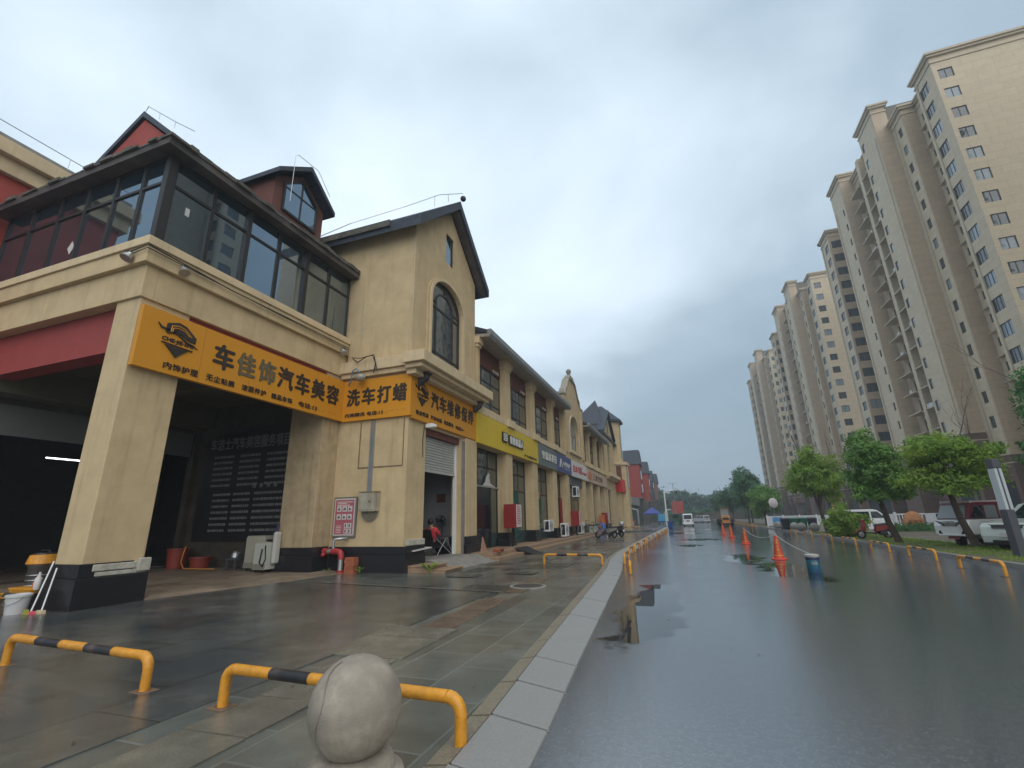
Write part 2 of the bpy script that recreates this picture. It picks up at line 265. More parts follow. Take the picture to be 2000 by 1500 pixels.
# ------------------------------------------------------------------ mesh helpers
class MB:
    def __init__(s): s.v = []; s.f = []; s.m = []
    def add(s, vs, fs, m=0):
        b = len(s.v); s.v += [tuple(v) for v in vs]; s.f += [tuple(i+b for i in f) for f in fs]; s.m += [m]*len(fs); return s
    def box(s, x0, x1, y0, y1, z0, z1, m=0):
        return s.add([(x0,y0,z0),(x1,y0,z0),(x1,y1,z0),(x0,y1,z0),(x0,y0,z1),(x1,y0,z1),(x1,y1,z1),(x0,y1,z1)],
                     [(0,3,2,1),(4,5,6,7),(0,1,5,4),(1,2,6,5),(2,3,7,6),(3,0,4,7)], m)
    def hexa(s, bot, top, m=0):      # two quads of 3-d points
        return s.add(list(bot)+list(top), [(0,3,2,1),(4,5,6,7),(0,1,5,4),(1,2,6,5),(2,3,7,6),(3,0,4,7)], m)
    def poly(s, pts, m=0): return s.add(pts, [tuple(range(len(pts)))], m)
    def prism(s, pts, ax, a0, a1, m=0):   # polygon in the plane normal to ax
        def p(q, a): return (a, q[0], q[1]) if ax == 'x' else ((q[0], a, q[1]) if ax == 'y' else (q[0], q[1], a))
        n = len(pts); v = [p(q, a0) for q in pts]+[p(q, a1) for q in pts]
        return s.add(v, [tuple(range(n)), tuple(range(2*n-1, n-1, -1))]+[(i, (i+1) % n, n+(i+1) % n, n+i) for i in range(n)], m)
    def tube(s, path, r, n=8, m=0, cap=True):
        path = [Vector(q) for q in path]; k = len(path); rr = r if isinstance(r, (list, tuple)) else [r]*k; vs = []; fs = []
        ref = None
        for i, q in enumerate(path):
            d = (path[min(i+1, k-1)]-path[max(i-1, 0)]); d = d.normalized() if d.length > 1e-9 else Vector((0, 0, 1))
            if ref is None: ref = Vector((0, 0, 1)) if abs(d.z) < .9 else Vector((1, 0, 0))
            a = (ref - d*ref.dot(d)).normalized(); b = d.cross(a); ref = a
            for j in range(n):
                t = 2*math.pi*j/n; vs.append(q + (a*math.cos(t)+b*math.sin(t))*rr[i])
        for i in range(k-1):
            for j in range(n): fs.append((i*n+j, i*n+(j+1) % n, (i+1)*n+(j+1) % n, (i+1)*n+j))
        if cap: fs += [tuple(range(n-1, -1, -1)), tuple(range((k-1)*n, k*n))]
        return s.add(vs, fs, m)
    def lathe(s, prof, c=(0, 0), n=20, m=0, a0=0):
        vs = []; fs = []; k = len(prof)
        for r, z in prof:
            for j in range(n): t = a0+2*math.pi*j/n; vs.append((c[0]+r*math.cos(t), c[1]+r*math.sin(t), z))
        for i in range(k-1):
            for j in range(n): fs.append((i*n+j, i*n+(j+1) % n, (i+1)*n+(j+1) % n, (i+1)*n+j))
        if prof[0][0] > 1e-6: fs.append(tuple(range(n-1, -1, -1)))
        if prof[-1][0] > 1e-6: fs.append(tuple(range((k-1)*n, k*n)))
        return s.add(vs, fs, m)
    def ball(s, c, r, n=16, m=0, sz=(1, 1, 1)):
        k = max(6, n//2+1); vs = []; fs = []
        for i in range(k+1):
            ph = math.pi*i/k
            for j in range(n): t = 2*math.pi*j/n; vs.append((c[0]+r*sz[0]*math.sin(ph)*math.cos(t), c[1]+r*sz[1]*math.sin(ph)*math.sin(t), c[2]-r*sz[2]*math.cos(ph)))
        for i in range(k):
            for j in range(n): fs.append((i*n+j, i*n+(j+1) % n, (i+1)*n+(j+1) % n, (i+1)*n+j))
        return s.add(vs, fs, m)
    def wheel(s, c, r, w, ax='x', n=20, m=0, hole=0):
        prof = [(hole, -w/2), (r*.86, -w/2), (r, -w*.3), (r, w*.3), (r*.86, w/2), (hole, w/2)]
        vs = []; fs = []; k = len(prof)
        for q, z in prof:
            for j in range(n):
                t = 2*math.pi*j/n; a, b = q*math.cos(t), q*math.sin(t)
                vs.append((c[0]+z, c[1]+a, c[2]+b) if ax == 'x' else (c[0]+a, c[1]+z, c[2]+b))
        for i in range(k-1 if not hole else k):
            i2 = (i+1) % k
            for j in range(n): fs.append((i*n+j, i*n+(j+1) % n, i2*n+(j+1) % n, i2*n+j))
        return s.add(vs, fs, m)
    def xf(s, M):
        s.v = [tuple(M @ Vector(v)) for v in s.v]; return s
    def wall(s, o, u, n, W, z0, z1, ops=(), t=.25, m=0):
        """wall panel with real rectangular openings. o base (x,y), u along, n outward normal"""
        us = sorted({0, W, *[a for q in ops for a in q[:2]]}); zs = sorted({z0, z1, *[a for q in ops for a in q[2:4]]})
        us = [a for a in us if 0 <= a <= W]; zs = [a for a in zs if z0 <= a <= z1]
        def solid(i, j):
            if i < 0 or j < 0 or i >= len(us)-1 or j >= len(zs)-1: return False
            cu, cz = (us[i]+us[i+1])/2, (zs[j]+zs[j+1])/2
            return not any(q[0] < cu < q[1] and q[2] < cz < q[3] for q in ops)
        def P(a, z, d): return (o[0]+u[0]*a-n[0]*d, o[1]+u[1]*a-n[1]*d, z)
        for i in range(len(us)-1):
            for j in range(len(zs)-1):
                if not solid(i, j): continue
                a, b, c, d = us[i], us[i+1], zs[j], zs[j+1]
                s.poly([P(a,c,0),P(b,c,0),P(b,d,0),P(a,d,0)], m); s.poly([P(a,c,t),P(a,d,t),P(b,d,t),P(b,c,t)], m)
                if not solid(i-1, j): s.poly([P(a,c,0),P(a,d,0),P(a,d,t),P(a,c,t)], m)
                if not solid(i+1, j): s.poly([P(b,c,0),P(b,c,t),P(b,d,t),P(b,d,0)], m)
                if not solid(i, j-1): s.poly([P(a,c,0),P(a,c,t),P(b,c,t),P(b,c,0)], m)
                if not solid(i, j+1): s.poly([P(a,d,0),P(b,d,0),P(b,d,t),P(a,d,t)], m)
        return s
def base_of(o):
    b = Vector((0, 0, 0))
    while o is not None: b += o.location; o = o.parent
    return b
def obj(name, mb, mats, parent=None, smooth=False, bevel=0, bseg=2, kind=None, label=None, norm=True, merge=False):
    me = bpy.data.meshes.new(name); b = base_of(parent)
    me.from_pydata([(v[0]-b.x, v[1]-b.y, v[2]-b.z) for v in mb.v], [], mb.f)
    if not isinstance(mats, (list, tuple)): mats = [mats]
    for q in mats: me.materials.append(q)
    if len(mats) > 1: me.polygons.foreach_set('material_index', mb.m)
    if norm:
        bm = bmesh.new(); bm.from_mesh(me)
        if merge: bmesh.ops.remove_doubles(bm, verts=bm.verts, dist=.0005)
        bmesh.ops.recalc_face_normals(bm, faces=bm.faces); bm.to_mesh(me); bm.free()
    if smooth: me.polygons.foreach_set('use_smooth', [True]*len(me.polygons))
    o = bpy.data.objects.new(name, me); C.objects.link(o)
    if parent: o.parent = parent
    if bevel:
        md = o.modifiers.new('bevel', 'BEVEL'); md.width = bevel; md.segments = bseg; md.limit_method = 'ANGLE'; md.angle_limit = R(40)
    if smooth and hasattr(me, 'set_sharp_from_angle'): me.set_sharp_from_angle(angle=R(45))
    if kind: o['kind'] = kind
    if label: o['label'] = label
    return o
def thing(name, label, cat, loc=(0, 0, 0), group=None):
    o = bpy.data.objects.new(name, None); C.objects.link(o); o.location = loc; o.empty_display_size = .3
    o['label'] = label; o['category'] = cat
    if group: o['group'] = group
    return o
def tag(o, label, cat, group=None):
    o['label'] = label; o['category'] = cat
    if group: o['group'] = group
    return o
def dup(root, loc, rz=0, label=None, group=None):
    def cp(o, par):
        c = o.copy(); C.objects.link(c)
        if par: c.parent = par
        for ch in KIDS.get(o.name, []): cp(ch, c)
        return c
    r = cp(root, None); r.location = loc; r.rotation_euler = (0, 0, rz)
    if label: r['label'] = label
    if group: r['group'] = group
    return r
KIDS = {}
def index_kids(root):
    ks = [o for o in bpy.data.objects if o.parent == root]
    KIDS[root.name] = ks
    for k in ks: index_kids(k)
def put(root, loc, rz=0): root.location = loc; root.rotation_euler = (0, 0, rz); return root
def text_mb(body, size, bold=.0, depth=.02, sx=1.0, align='CENTER', m=0):
    """lettering in the XZ plane facing -Y, baseline-centred at the origin"""
    cu = bpy.data.curves.new('t', 'FONT'); cu.body = body; cu.size = size; cu.extrude = depth/2; cu.offset = bold*size; cu.resolution_u = 2; cu.align_x = align; cu.align_y = 'CENTER'
    o = bpy.data.objects.new('t', cu); C.objects.link(o); bpy.context.view_layer.update()
    me = bpy.data.meshes.new_from_object(o.evaluated_get(bpy.context.evaluated_depsgraph_get()))
    mb = MB(); mb.add([(v.co.x*sx, -v.co.z, v.co.y) for v in me.vertices], [tuple(p.vertices) for p in me.polygons], m)
    bpy.data.objects.remove(o); bpy.data.curves.remove(cu); bpy.data.meshes.remove(me)
    return mb
def fit_text(body, u0, u1, z0, z1, bold=.0, depth=.03):
    """text stretched to a box, local X=u, Z=z, facing -Y at y=0"""
    mb = text_mb(body, 1.0, 0, depth)
    if bold:
        b0, f0 = list(mb.v), list(mb.f); d = bold*1.3
        for k, (p, q) in enumerate(((-d, 0), (d, 0), (0, -d*.7), (0, d*.7), (d*.7, d*.5), (-d*.7, -d*.5))): mb.add([(a+p, b-.0007*(k+1), c+q) for a, b, c in b0], f0)
    xs = [v[0] for v in mb.v]; zs = [v[2] for v in mb.v]; ax, bx, az, bz = min(xs), max(xs), min(zs), max(zs)
    mb.v = [(u0+(v[0]-ax)/(bx-ax)*(u1-u0), v[1], z0+(v[2]-az)/(bz-az)*(z1-z0)) for v in mb.v]
    return mb
def face_x(mb, X):      # from local (u along +Y, facing -Y) to a wall whose outside faces +X at X : u->Y
    mb.v = [(X-v[1], v[0], v[2]) for v in mb.v]; return mb
def face_y(mb, Y):      # facing -Y at Y : u->X
    mb.v = [(v[0], Y+v[1], v[2]) for v in mb.v]; return mb
def join(*mbs):
    r = MB()
    for k, q in enumerate(mbs): r.add(q.v, q.f, 0); r.m[-len(q.f):] = list(q.m) if q.f else []
    return r
# ------------------------------------------------------------------ ground
g = MB(); g.box(-400, 400, -100, 700, -.6, -.12); obj('ground', g, HORIZ, kind='structure')
KERB = [(-1.02, -8), (-1.05, 1.5), (-1.08, 3.3), (-1.25, 5.4), (-1.55, 9.5), (-1.90, 14.4), (-2.25, 17.5), (-2.45, 21), (-2.45, 30), (-2.4, 50), (-2.4, 86)]
def kx(y, off=0):
    for (a, b), (c, d) in zip(KERB, KERB[1:]):
        if b <= y <= d: return a+(c-a)*(y-b)/(d-b)+off
    return KERB[-1][0]+off
g = MB(); ys = [-8, 1.5, 3.3, 5.4, 9.5, 14.4, 17.5, 21, 30, 50, 86, 178]
for a, b in zip(ys, ys[1:]):
    L0, L1 = (kx(a)-.02 if a < 86 else -3.2), (kx(b)-.02 if b <= 86 else -3.2)
    g.poly([(L0, a, 0), (8.0, a, 0), (8.0, b, 0), (L1, b, 0)])
g.poly([(-1.04, -30, 0), (8.0, -30, 0), (8.0, -8, 0), (-1.04, -8, 0)])
obj('road', g, ASPH, kind='structure')
r_ = random.Random(19); g = MB()
def crack(x, y, a, n, w):
    for k in range(n):
        a += r_.uniform(-.5, .5); x2, y2 = x+.22*math.cos(a), y+.22*math.sin(a); nx, ny = -math.sin(a)*w*r_.uniform(.5, 1.2), math.cos(a)*w*r_.uniform(.5, 1.2)
        g.poly([(x-nx, y-ny, .004), (x+nx, y+ny, .004), (x2+nx*.8, y2+ny*.8, .004), (x2-nx*.8, y2-ny*.8, .004)]); x, y = x2, y2
for (x, y, a, n) in ((.33, 11.7, .2, 3), (-.19, 9.6, .3, 2), (5.6, 12.5, 2.8, 9)): crack(x, y, a, n, .005)
obj('road_crack', g, mat('crack_dark', (.02, .021, .022), .5), kind='structure')
t_ = thing('manhole_cover', 'dark round manhole cover in the road at lower right', 'manhole', (6.2, 10.2, 0)); obj('cover', MB().lathe([(0, .007), (.36, .006), (.38, .004), (.38, -.02)], (6.2, 10.2), 28), mat('cast_iron', (.06, .055, .05), .4, .5, bump=.4, bscale=25), t_); obj('ring', MB().lathe([(.385, -.02), (.385, .006), (.50, .004), (.50, -.02)], (6.2, 10.2), 28), mat('tar_ring', (.035, .036, .037), .35), t_)
def leafdots(n, seed):
    r = random.Random(seed); q = MB()
    for _ in range(n):
        y = 2.5+16*r.random()**1.5; x = r.uniform(-4.5, 7.5); z = .0555 if x < kx(y)-.7 else .005
        if kx(y)-.7 <= x <= kx(y)+.05: continue
        a = r.uniform(0, 6.28); l = r.uniform(.012, .035); q.poly([(x+l*math.cos(a), y+l*math.sin(a), z+.004), (x-l*.4*math.sin(a), y+l*.4*math.cos(a), z+.006), (x-l*math.cos(a), y-l*math.sin(a), z+.004), (x+l*.4*math.sin(a), y-l*.4*math.cos(a), z+.004)])
    return q
obj('fallen_leaves', leafdots(150, 4), mat('wet_leaf_litter', (.10, .075, .04), .6, var=.5), kind='stuff')
g = MB(); ys2 = [-30]+ys[:-1]+[]
for a, b in zip(ys2, ys2[1:]):
    g.poly([(-60, a, .04), (kx(max(a, -8), -.62), a, .04), (kx(max(b, -8), -.62), b, .04), (-60, b, .04)])
g.poly([(-60, 86, .04), (-3.2, 86, .04), (-3.2, 178, .04), (-60, 178, .04)])
obj('pavement', g, PAVE, kind='structure')
# kerb: individual rolled granite stones with dark joints, tan strip behind
g = MB(); t2 = MB(); y = -7.9
while y < 84:
    L = .78 if y < 40 else 1.6
    a, b = y+.016, y+L-.016; h = rnd.uniform(-.004, .006)
    g.hexa([(kx(a, -.46), a, -.05), (kx(a), a, -.05), (kx(b), b, -.05), (kx(b, -.46), b, -.05)],
           [(kx(a, -.46), a, .085+h), (kx(a, -.015), a, .022+h), (kx(b, -.015), b, .022+h), (kx(b, -.46), b, .085+h)])
    t2.hexa([(kx(a, -.63), a, -.05), (kx(a, -.475), a, -.05), (kx(b, -.475), b, -.05), (kx(b, -.63), b, -.05)],
            [(kx(a, -.63), a, .05), (kx(a, -.475), a, .07+h), (kx(b, -.475), b, .07+h), (kx(b, -.63), b, .05)])
    y += L
obj('kerb', g, KERBM, kind='structure', bevel=.008); obj('kerb_strip', t2, KTAN, kind='structure')
# patches in the pavement : slabs of a pale repaired strip, reddish slabs, dark slabs
def slab(g, cx, cy, w, l, rz=0, z=.044, h=.012):
    c, s = math.cos(rz), math.sin(rz)
    q = [(cx+dx*c-dy*s, cy+dx*s+dy*c) for dx, dy in ((-w/2, -l/2), (w/2, -l/2), (w/2, l/2), (-w/2, l/2))]
    g.hexa([(a, b, z-.03) for a, b in q], [(a, b, z+h*rnd.random()) for a, b in q])
g = MB(); gr = MB(); gd = MB()
yy = 2.2
while yy < 12:
    L = rnd.uniform(.55, .95); w = .62 if yy < 4.4 else (1.05 if 4.7 < yy < 6.3 else .5)
    xc = -3.42-(yy-2.2)*.03 + (-.18 if 4.7 < yy < 6.3 else 0)
    slab(gr if (yy > 6.4 and rnd.random() < .45) else g, xc, yy+L/2, w, L-.02, .02); yy += L
for k in range(30):
    yy = rnd.uniform(9.5, 34); xx = rnd.uniform(-6.2, kx(yy, -1.0))
    slab(rnd.choice([g, gd, gd, gr]), xx, yy, rnd.choice([.6, .6, 1.2]), rnd.choice([1.2, 1.2, .6, 1.8]), 0, .044, .006)
for k in range(0):
    slab(gd, rnd.uniform(-10, -4.4), rnd.uniform(4, 11), .6, 1.2, 0, .043, .004)
obj('paving_patch', g, PATCH, kind='structure'); obj('reddish_paving_patch', gr, PATCHR, kind='structure'); obj('dark_paving_patch', gd, PATCHD, kind='structure')
g = MB()
for (a, b, c, d) in ((-4.9, 16.6, -5.0, 34), (-7.2, 15.9, -3.4, 15.2), (-9.6, 10.55, -3.6, 9.75)):
    v = Vector((c-a, d-b, 0)).normalized(); n_ = Vector((-v.y, v.x, 0))*.045
    g.poly([(a-n_.x, b-n_.y, .0605), (a+n_.x, b+n_.y, .0605), (c+n_.x, d+n_.y, .0605), (c-n_.x, d-n_.y, .0605)])
obj('pale_paving_seam', g, PATCH, kind='structure')
# garage apron and floor, shop steps
g = MB(); g.hexa([(-30, 7.4, -.02), (-10.75, 7.4, -.02), (-10.0, 12.7, -.02), (-30, 13.2, -.02)], [(-30, 7.4, .15), (-11.05, 7.55, .1), (-10.75, 12.7, .1), (-30, 13.2, .15)])
g.hexa([(-10.8, 7.0, -.02), (-10.3, 9.9, -.02), (-10.0, 12.65, -.02), (-10.74, 12.69, -.02)], [(-11.0, 7.5, .115), (-10.36, 9.9, .056), (-10.05, 12.65, .046), (-10.76, 12.69, .115)])
obj('garage_apron', g, APRON, kind='structure')
g = MB(); g.box(-30, -11.1, -2, 7.5, -.02, .05); g.hexa([(-11.1, -2, .0), (-4.1, -2, .0), (-3.98, 9.7, .0), (-11.1, 10.5, .0)], [(-11.1, -2, .05), (-4.1, -2, .05), (-3.98, 9.7, .05), (-11.1, 10.5, .05)]); obj('forecourt', g, FORE, kind='structure')
g = MB(); st = [(-30, 17.9), (-6.75, 17.2), (-6.95, 42.5), (-30, 42.5)]
g.prism([(-10, 17.3), (-6.72, 17.0), (-7.05, 42.3), (-10, 42.3)], 'z', 0, .16)
g.prism([(-10, 17.32), (-7.08, 17.32), (-7.4, 42.0), (-10, 42.0)], 'z', .15, .30)
obj('shop_steps', g, TREADW, kind='structure', bevel=.012)
g = MB(); g.hexa([(-10, 13.95, 0), (-6.9, 14.3, 0), (-6.7, 17.05, 0), (-10, 17.05, 0)], [(-10, 13.95, .31), (-7.95, 13.95, .30), (-7.6, 17.05, .29), (-10, 17.05, .3)])
obj('shutter_ramp', g, CONC, kind='structure')
g = MB(); g.box(-8.1, -7.35, 12.95, 14.05, 0, .2); g.box(-7.352, -6.85, 13.02, 14.2, 0, .1)
g.box(-8.12, -7.3, 12.93, 14.09, .2, .235); g.box(-7.3, -6.8, 13.0, 14.25, .1, .13)
obj('door_steps', g, TREADW, kind='structure', bevel=.008)
g = MB(); g.box(-30, -8.2, 42.5, 75, 0, .2); g.box(-8.2, -3.2, 50, 52, .04, .16); g.box(-30, -3.1, 52, 86, .04, .17); obj('far_pavement', g, PAVE, kind='structure')
# right side: kerb, verge, parking
g = MB(); y = -20
while y < 175:
    L = 1.0 if y < 40 else 3; g.box(8.0, 8.16, y+.008, y+L-.008, -.05, .11); y += L
obj('right_kerb', g, KERBM, kind='structure', bevel=.01)
g = MB(); g.box(8.16, 11.2, -20, 43.5, -.05, .09); g.box(8.16, 11.0, 62, 175, -.05, .09); obj('verge', g, SOIL, kind='structure')
g = MB(); g.box(11.2, 90, -20, 43.5, -.05, .08); g.box(8.16, 90, 43.5, 62, -.05, .08); g.box(11, 90, 62, 175, -.05, .08); obj('parking_area', g, PARK, kind='structure')
g = MB()
for yy in (22.0, 27.5, 33): g.hexa([(11.3, yy, .078), (11.4, yy, .078), (17, yy+1.6, .078), (16.9, yy+1.6, .078)], [(11.3, yy, .084), (11.4, yy, .084), (17, yy+1.6, .084), (16.9, yy+1.6, .084)])
g.box(11.22, 11.34, 15, 43, .078, .085)
obj('parking_line', g, LINE, kind='structure')
# weeds on the verge
def tufts(n, area, hh, ww, seed):
    r = random.Random(seed); g = MB()
    for _ in range(n):
        x, y, z = area(r); a = r.uniform(0, 6.28); h = hh*r.uniform(.5, 1.3); dx, dy = math.cos(a)*ww, math.sin(a)*ww; ox, oy = r.uniform(-.5, .5)*h, r.uniform(-.5, .5)*h
        g.add([(x-dx, y-dy, z), (x+dx, y+dy, z), (x+ox, y+oy, z+h)], [(0, 1, 2)])
    return g
def va(r):
    y = 10+32*r.random()**1.4; x = r.uniform(8.3, 11.1)
    if math.sin(x*3.1+y*.9)+math.sin(y*2.3-x) < -.2: x = 10.3+r.gauss(0, .4)
    return x, y, .085
obj('verge_grass', tufts(14000, va, .09, .010, 3), LEAFY, kind='stuff', norm=False)

# ------------------------------------------------------------------ corner garage house (nearest, left)
H = thing('garage_house', 'two storey beige house with open garage below and dark glazed gallery above', 'building', (-10.95, 6.1, 0))
def part(n, mb, m, par=None, **k): return obj(n, mb, m, par or H, **k)
def pillar(x0, x1, y0, y1, m=STUC): part('pillar', MB().box(x0, x1, y0, y1, .8, 6.52), m, bevel=.02)
pillar(-11.80, -10.98, 6.08, 7.22); pillar(-12.35, -10.98, 12.08, 12.86, STAIN)
part('plinth', MB().box(-11.9, -10.88, 5.98, 7.30, 0, .60).box(-11.86, -10.93, 6.02, 7.0, .60, .86), GRAN, bevel=.012)
part('broken_tile', MB().box(-11.3, -10.925, 6.3, 7.26, .605, .70).box(-11.3, -10.92, 6.25, 7.24, .705, .84).box(-10.95, -10.86, 7.06, 7.3, .64, .9), WHTPL, bevel=.02)
part('plinth', MB().box(-12.45, -10.87, 12.03, 12.74, 0, .57).box(-12.42, -10.90, 12.06, 12.76, .57, .79).box(-10.868, -8.06, 12.74, 13.98, 0, .56).box(-10.9, -8.10, 12.78, 13.98, .56, .79), GRAN, bevel=.012)
part('broken_tile', MB().box(-8.5, -8.09, 13.0, 13.97, .80, .98), WHTPL, bevel=.02)
part('loose_tile', MB().hexa([(-8.3, 13.2, .62), (-8.0, 13.2, .62), (-8.02, 14.3, .66), (-8.3, 14.3, .66)], [(-8.3, 13.2, .65), (-8.0, 13.2, .65), (-8.02, 14.3, .70), (-8.3, 14.3, .70)]), PAPER)
# beams, garage shell
part('side_beam', MB().box(-17.6, -11.80, 6.3, 6.75, 5.42, 6.5), RBEAM)
part('street_beam', MB().box(-11.45, -11.05, 7.22, 12.12, 5.3, 6.5), RBEAM)
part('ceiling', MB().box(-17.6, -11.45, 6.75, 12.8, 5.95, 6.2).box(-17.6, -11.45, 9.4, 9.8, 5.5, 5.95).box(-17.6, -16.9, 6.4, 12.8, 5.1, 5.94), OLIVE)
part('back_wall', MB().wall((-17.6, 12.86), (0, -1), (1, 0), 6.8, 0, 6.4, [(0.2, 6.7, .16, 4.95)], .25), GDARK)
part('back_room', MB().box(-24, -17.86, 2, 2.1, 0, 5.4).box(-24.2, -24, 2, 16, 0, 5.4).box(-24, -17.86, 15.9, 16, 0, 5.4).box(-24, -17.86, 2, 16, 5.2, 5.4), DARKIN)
part('back_shutter', MB().box(-17.72, -17.68, 6.2, 12.6, 4.15, 5.0).box(-17.74, -17.66, 6.2, 12.6, 4.08, 4.17), mat('dull_shutter', (.12, .13, .12), .6))
for k in range(2):
    y0 = (5.2, 9.6)[k]
    part('lamp_tube', MB().tube([(-20.5, y0, 3.9), (-20.5, y0+2.4, 3.9)], .022, 8), TUBE)
lm = face_x(fit_text('汽车美容', 6.3, 9.2, 2.5, 3.1, .02, .02), -23.98); part('wall_lettering', lm, mat('grey_lettering', (.10, .10, .11), .6))
# fascia
def ring(z0, z1, p, m, name):
    part(name, MB().box(-18.0, -10.95+p, 6.05-p, 6.3, z0, z1).box(-11.3, -10.95+p, 6.302, 12.85, z0, z1), m, bevel=.012)
ring(6.50, 7.30, .03, STUC, 'fascia'); ring(7.30, 7.72, .15, STUC, 'fascia_band'); ring(7.72, 7.93, .20, TRIM, 'sill_ledge')
part('floor_slab', MB().box(-17.6, -11.3, 6.3, 12.85, 6.6, 7.9), DARKIN)
# cables along the fascia
part('cable', MB().tube([(-11.6, 5.86, 7.60), (-10.74, 5.86, 7.66), (-10.74, 8, 7.55), (-10.74, 11, 7.56), (-10.74, 12.7, 7.55)], .018, 6).tube([(-11.3, 5.85, 7.52), (-10.73, 5.85, 7.58), (-10.73, 12.72, 7.48)], .012, 6), BLACK)
# gallery
def gal_pane(nm, mk, W, z0, zt, z1, mull, dark=False):
    """frame with transom; mk maps (u,d,z)->xyz"""
    def bx(g, u0, u1, a, b, d0, d1):
        g.hexa([mk(u0, d0, a), mk(u1, d0, a), mk(u1, d1, a), mk(u0, d1, a)], [mk(u0, d0, b), mk(u1, d0, b), mk(u1, d1, b), mk(u0, d1, b)])
    f = MB(); w = .045
    bx(f, 0, W, z0, z0+.07, -.05, .05); bx(f, 0, W, z1-.06, z1, -.05, .05); bx(f, w, W-w, zt-.035, zt+.035, -.045, .045)
    bx(f, 0, w, z0+.07, z1-.06, -.05, .05); bx(f, W-w, W, z0+.07, z1-.06, -.05, .05)
    fo = part('window', f, FRAME)
    q = MB(); bx(q, w, W-w, z0+.07, zt-.035, -.01, .01); bx(q, w, W-w, zt+.035, z1-.06, -.008, .012)
    obj('pane', q, GLASSG, fo)
ux = [-17.75, -16.5, -15.22, -14.06, -12.9, -11.86, -11.08]
for a, b in zip(ux, ux[1:]): gal_pane('side', lambda u, d, z, a=a: (a+u, 6.10+d, z), b-a-.01, 7.93, 9.62, 10.36, 0)
uy = [6.22, 7.28, 8.36, 9.5, 10.62, 11.71, 12.80]
for a, b in zip(uy, uy[1:]): gal_pane('street', lambda u, d, z, a=a: (-11.0-d, a+u, z), b-a-.01, 7.93, 9.62, 10.36, 0)
part('corner_post', MB().box(-11.08, -10.9, 6.02, 6.2, 7.93, 10.4), FRAME)
part('gallery_post', MB().box(-11.06, -10.9, 8.30, 8.42, 7.93, 10.4), FRAME); part('gallery_post', MB().box(-11.06, -10.9, 10.55, 10.68, 7.93, 10.4), FRAME)
part('gallery_back_wall', MB().box(-17.6, -17.5, 6.3, 12.8, 7.9, 10.4).box(-17.5, -12.6, 9.5, 9.6, 7.9, 10.4), DARKIN)
part('diamond_sticker', MB().prism([(-14.42, 8.55), (-14.28, 8.35), (-14.14, 8.55), (-14.28, 8.75)], 'y', 6.075, 6.08).prism([(-10.985, 9.02), (-10.97, 9.02), (-10.97, 9.24), (-10.985, 9.24)], 'y', 6.62, 6.72), PAPER)
# eaves
part('eaves', MB().box(-18.0, -10.60, 5.74, 6.3, 10.36, 10.54).box(-11.3, -10.60, 6.302, 12.84, 10.36, 10.54), DKWOOD)
em = MB(); r = random.Random(2)
yy = 5.70
while yy < 12.8:                    # crumbling edge of the roof tiles above the eaves board
    L = r.uniform(.18, .5); em.box(-10.9, -10.56+r.uniform(-.04, .05), yy, min(yy+L, 12.84), 10.54, 10.62+r.uniform(-.02, .06)); yy += L
xx = -18.0
while xx < -10.8:
    L = r.uniform(.18, .5); em.box(xx, min(xx+L, -10.9), 5.70+r.uniform(-.04, .04), 6.0, 10.54, 10.60+r.uniform(-.02, .05)); xx += L
part('eaves_edge', em, MOSS)
roof = MB()
GX = -13.95
roof.prism([(GX, 13.56), (-17.95, 10.72), (-17.95, 10.56), (GX, 13.36), (-10.68, 10.56), (-10.68, 10.72)], 'y', 6.72, 12.9)
roof.hexa([(-17.9, 5.85, 10.56), (-10.7, 5.85, 10.56), (-10.9, 7.0, 10.7), (-17.7, 7.0, 10.7)], [(-17.9, 5.85, 10.60), (-10.7, 5.85, 10.60), (-10.9, 7.0, 10.76), (-17.7, 7.0, 10.76)])
part('roof', roof, SLATE)
part('gable_wall', MB().prism([(GX, 13.30), (-17.6, 10.72), (-10.95, 10.72)], 'y', 6.80, 7.0), REDST)
part('lightning_rod', MB().tube([(GX, 6.75, 13.5), (GX+.1, 6.75, 13.72), (-12.4, 6.75, 12.6), (-11.5, 6.75, 11.95)], .012, 5).tube([(-13.2, 6.75, 13.0), (-13.2, 6.75, 13.2)], .010, 5).tube([(-12.4, 6.75, 12.4), (-12.4, 6.75, 12.62)], .010, 5), METAL)
# dormer
D = part('dormer', MB().prism([(9.85, 11.2), (12.15, 11.2), (12.15, 13.1), (11.0, 13.95), (9.85, 13.1)], 'x', -14.2, -12.0), BRNRED)
obj('roof', MB().prism([(9.62, 13.02), (9.62, 13.20), (11.0, 14.28), (12.35, 13.20), (12.35, 13.02), (11.0, 14.08)], 'x', -14.3, -11.6), SLATE, D)
wf = MB(); pent = [(10.2, 12.0), (11.8, 12.0), (11.8, 13.1), (11.0, 13.75), (10.2, 13.1)]
inn = [(10.28, 12.08), (11.72, 12.08), (11.72, 13.06), (11.0, 13.64), (10.28, 13.06)]
for i in range(5):
    j = (i+1) % 5; wf.prism([pent[i], pent[j], inn[j], inn[i]], 'x', -12.0, -11.92)
wf.box(-12, -11.93, 10.98, 11.03, 12.08, 13.6).box(-12, -11.935, 10.28, 10.975, 12.95, 13.0).box(-12, -11.935, 11.035, 11.72, 12.95, 13.0)
W1 = obj('window', wf, FRAME, D); obj('pane', MB().prism(inn, 'x', -11.995, -11.955), GLASSG, W1)
part('lightning_rod', MB().tube([(-11.6, 10.2, 12.2), (-11.6, 10.2, 14.1), (-11.7, 10.4, 14.35), (-11.7, 11.4, 14.45), (-11.7, 12.1, 13.8)], .011, 5).tube([(-11.7, 11, 14.2), (-11.7, 11, 14.42)], .010, 5), METAL)
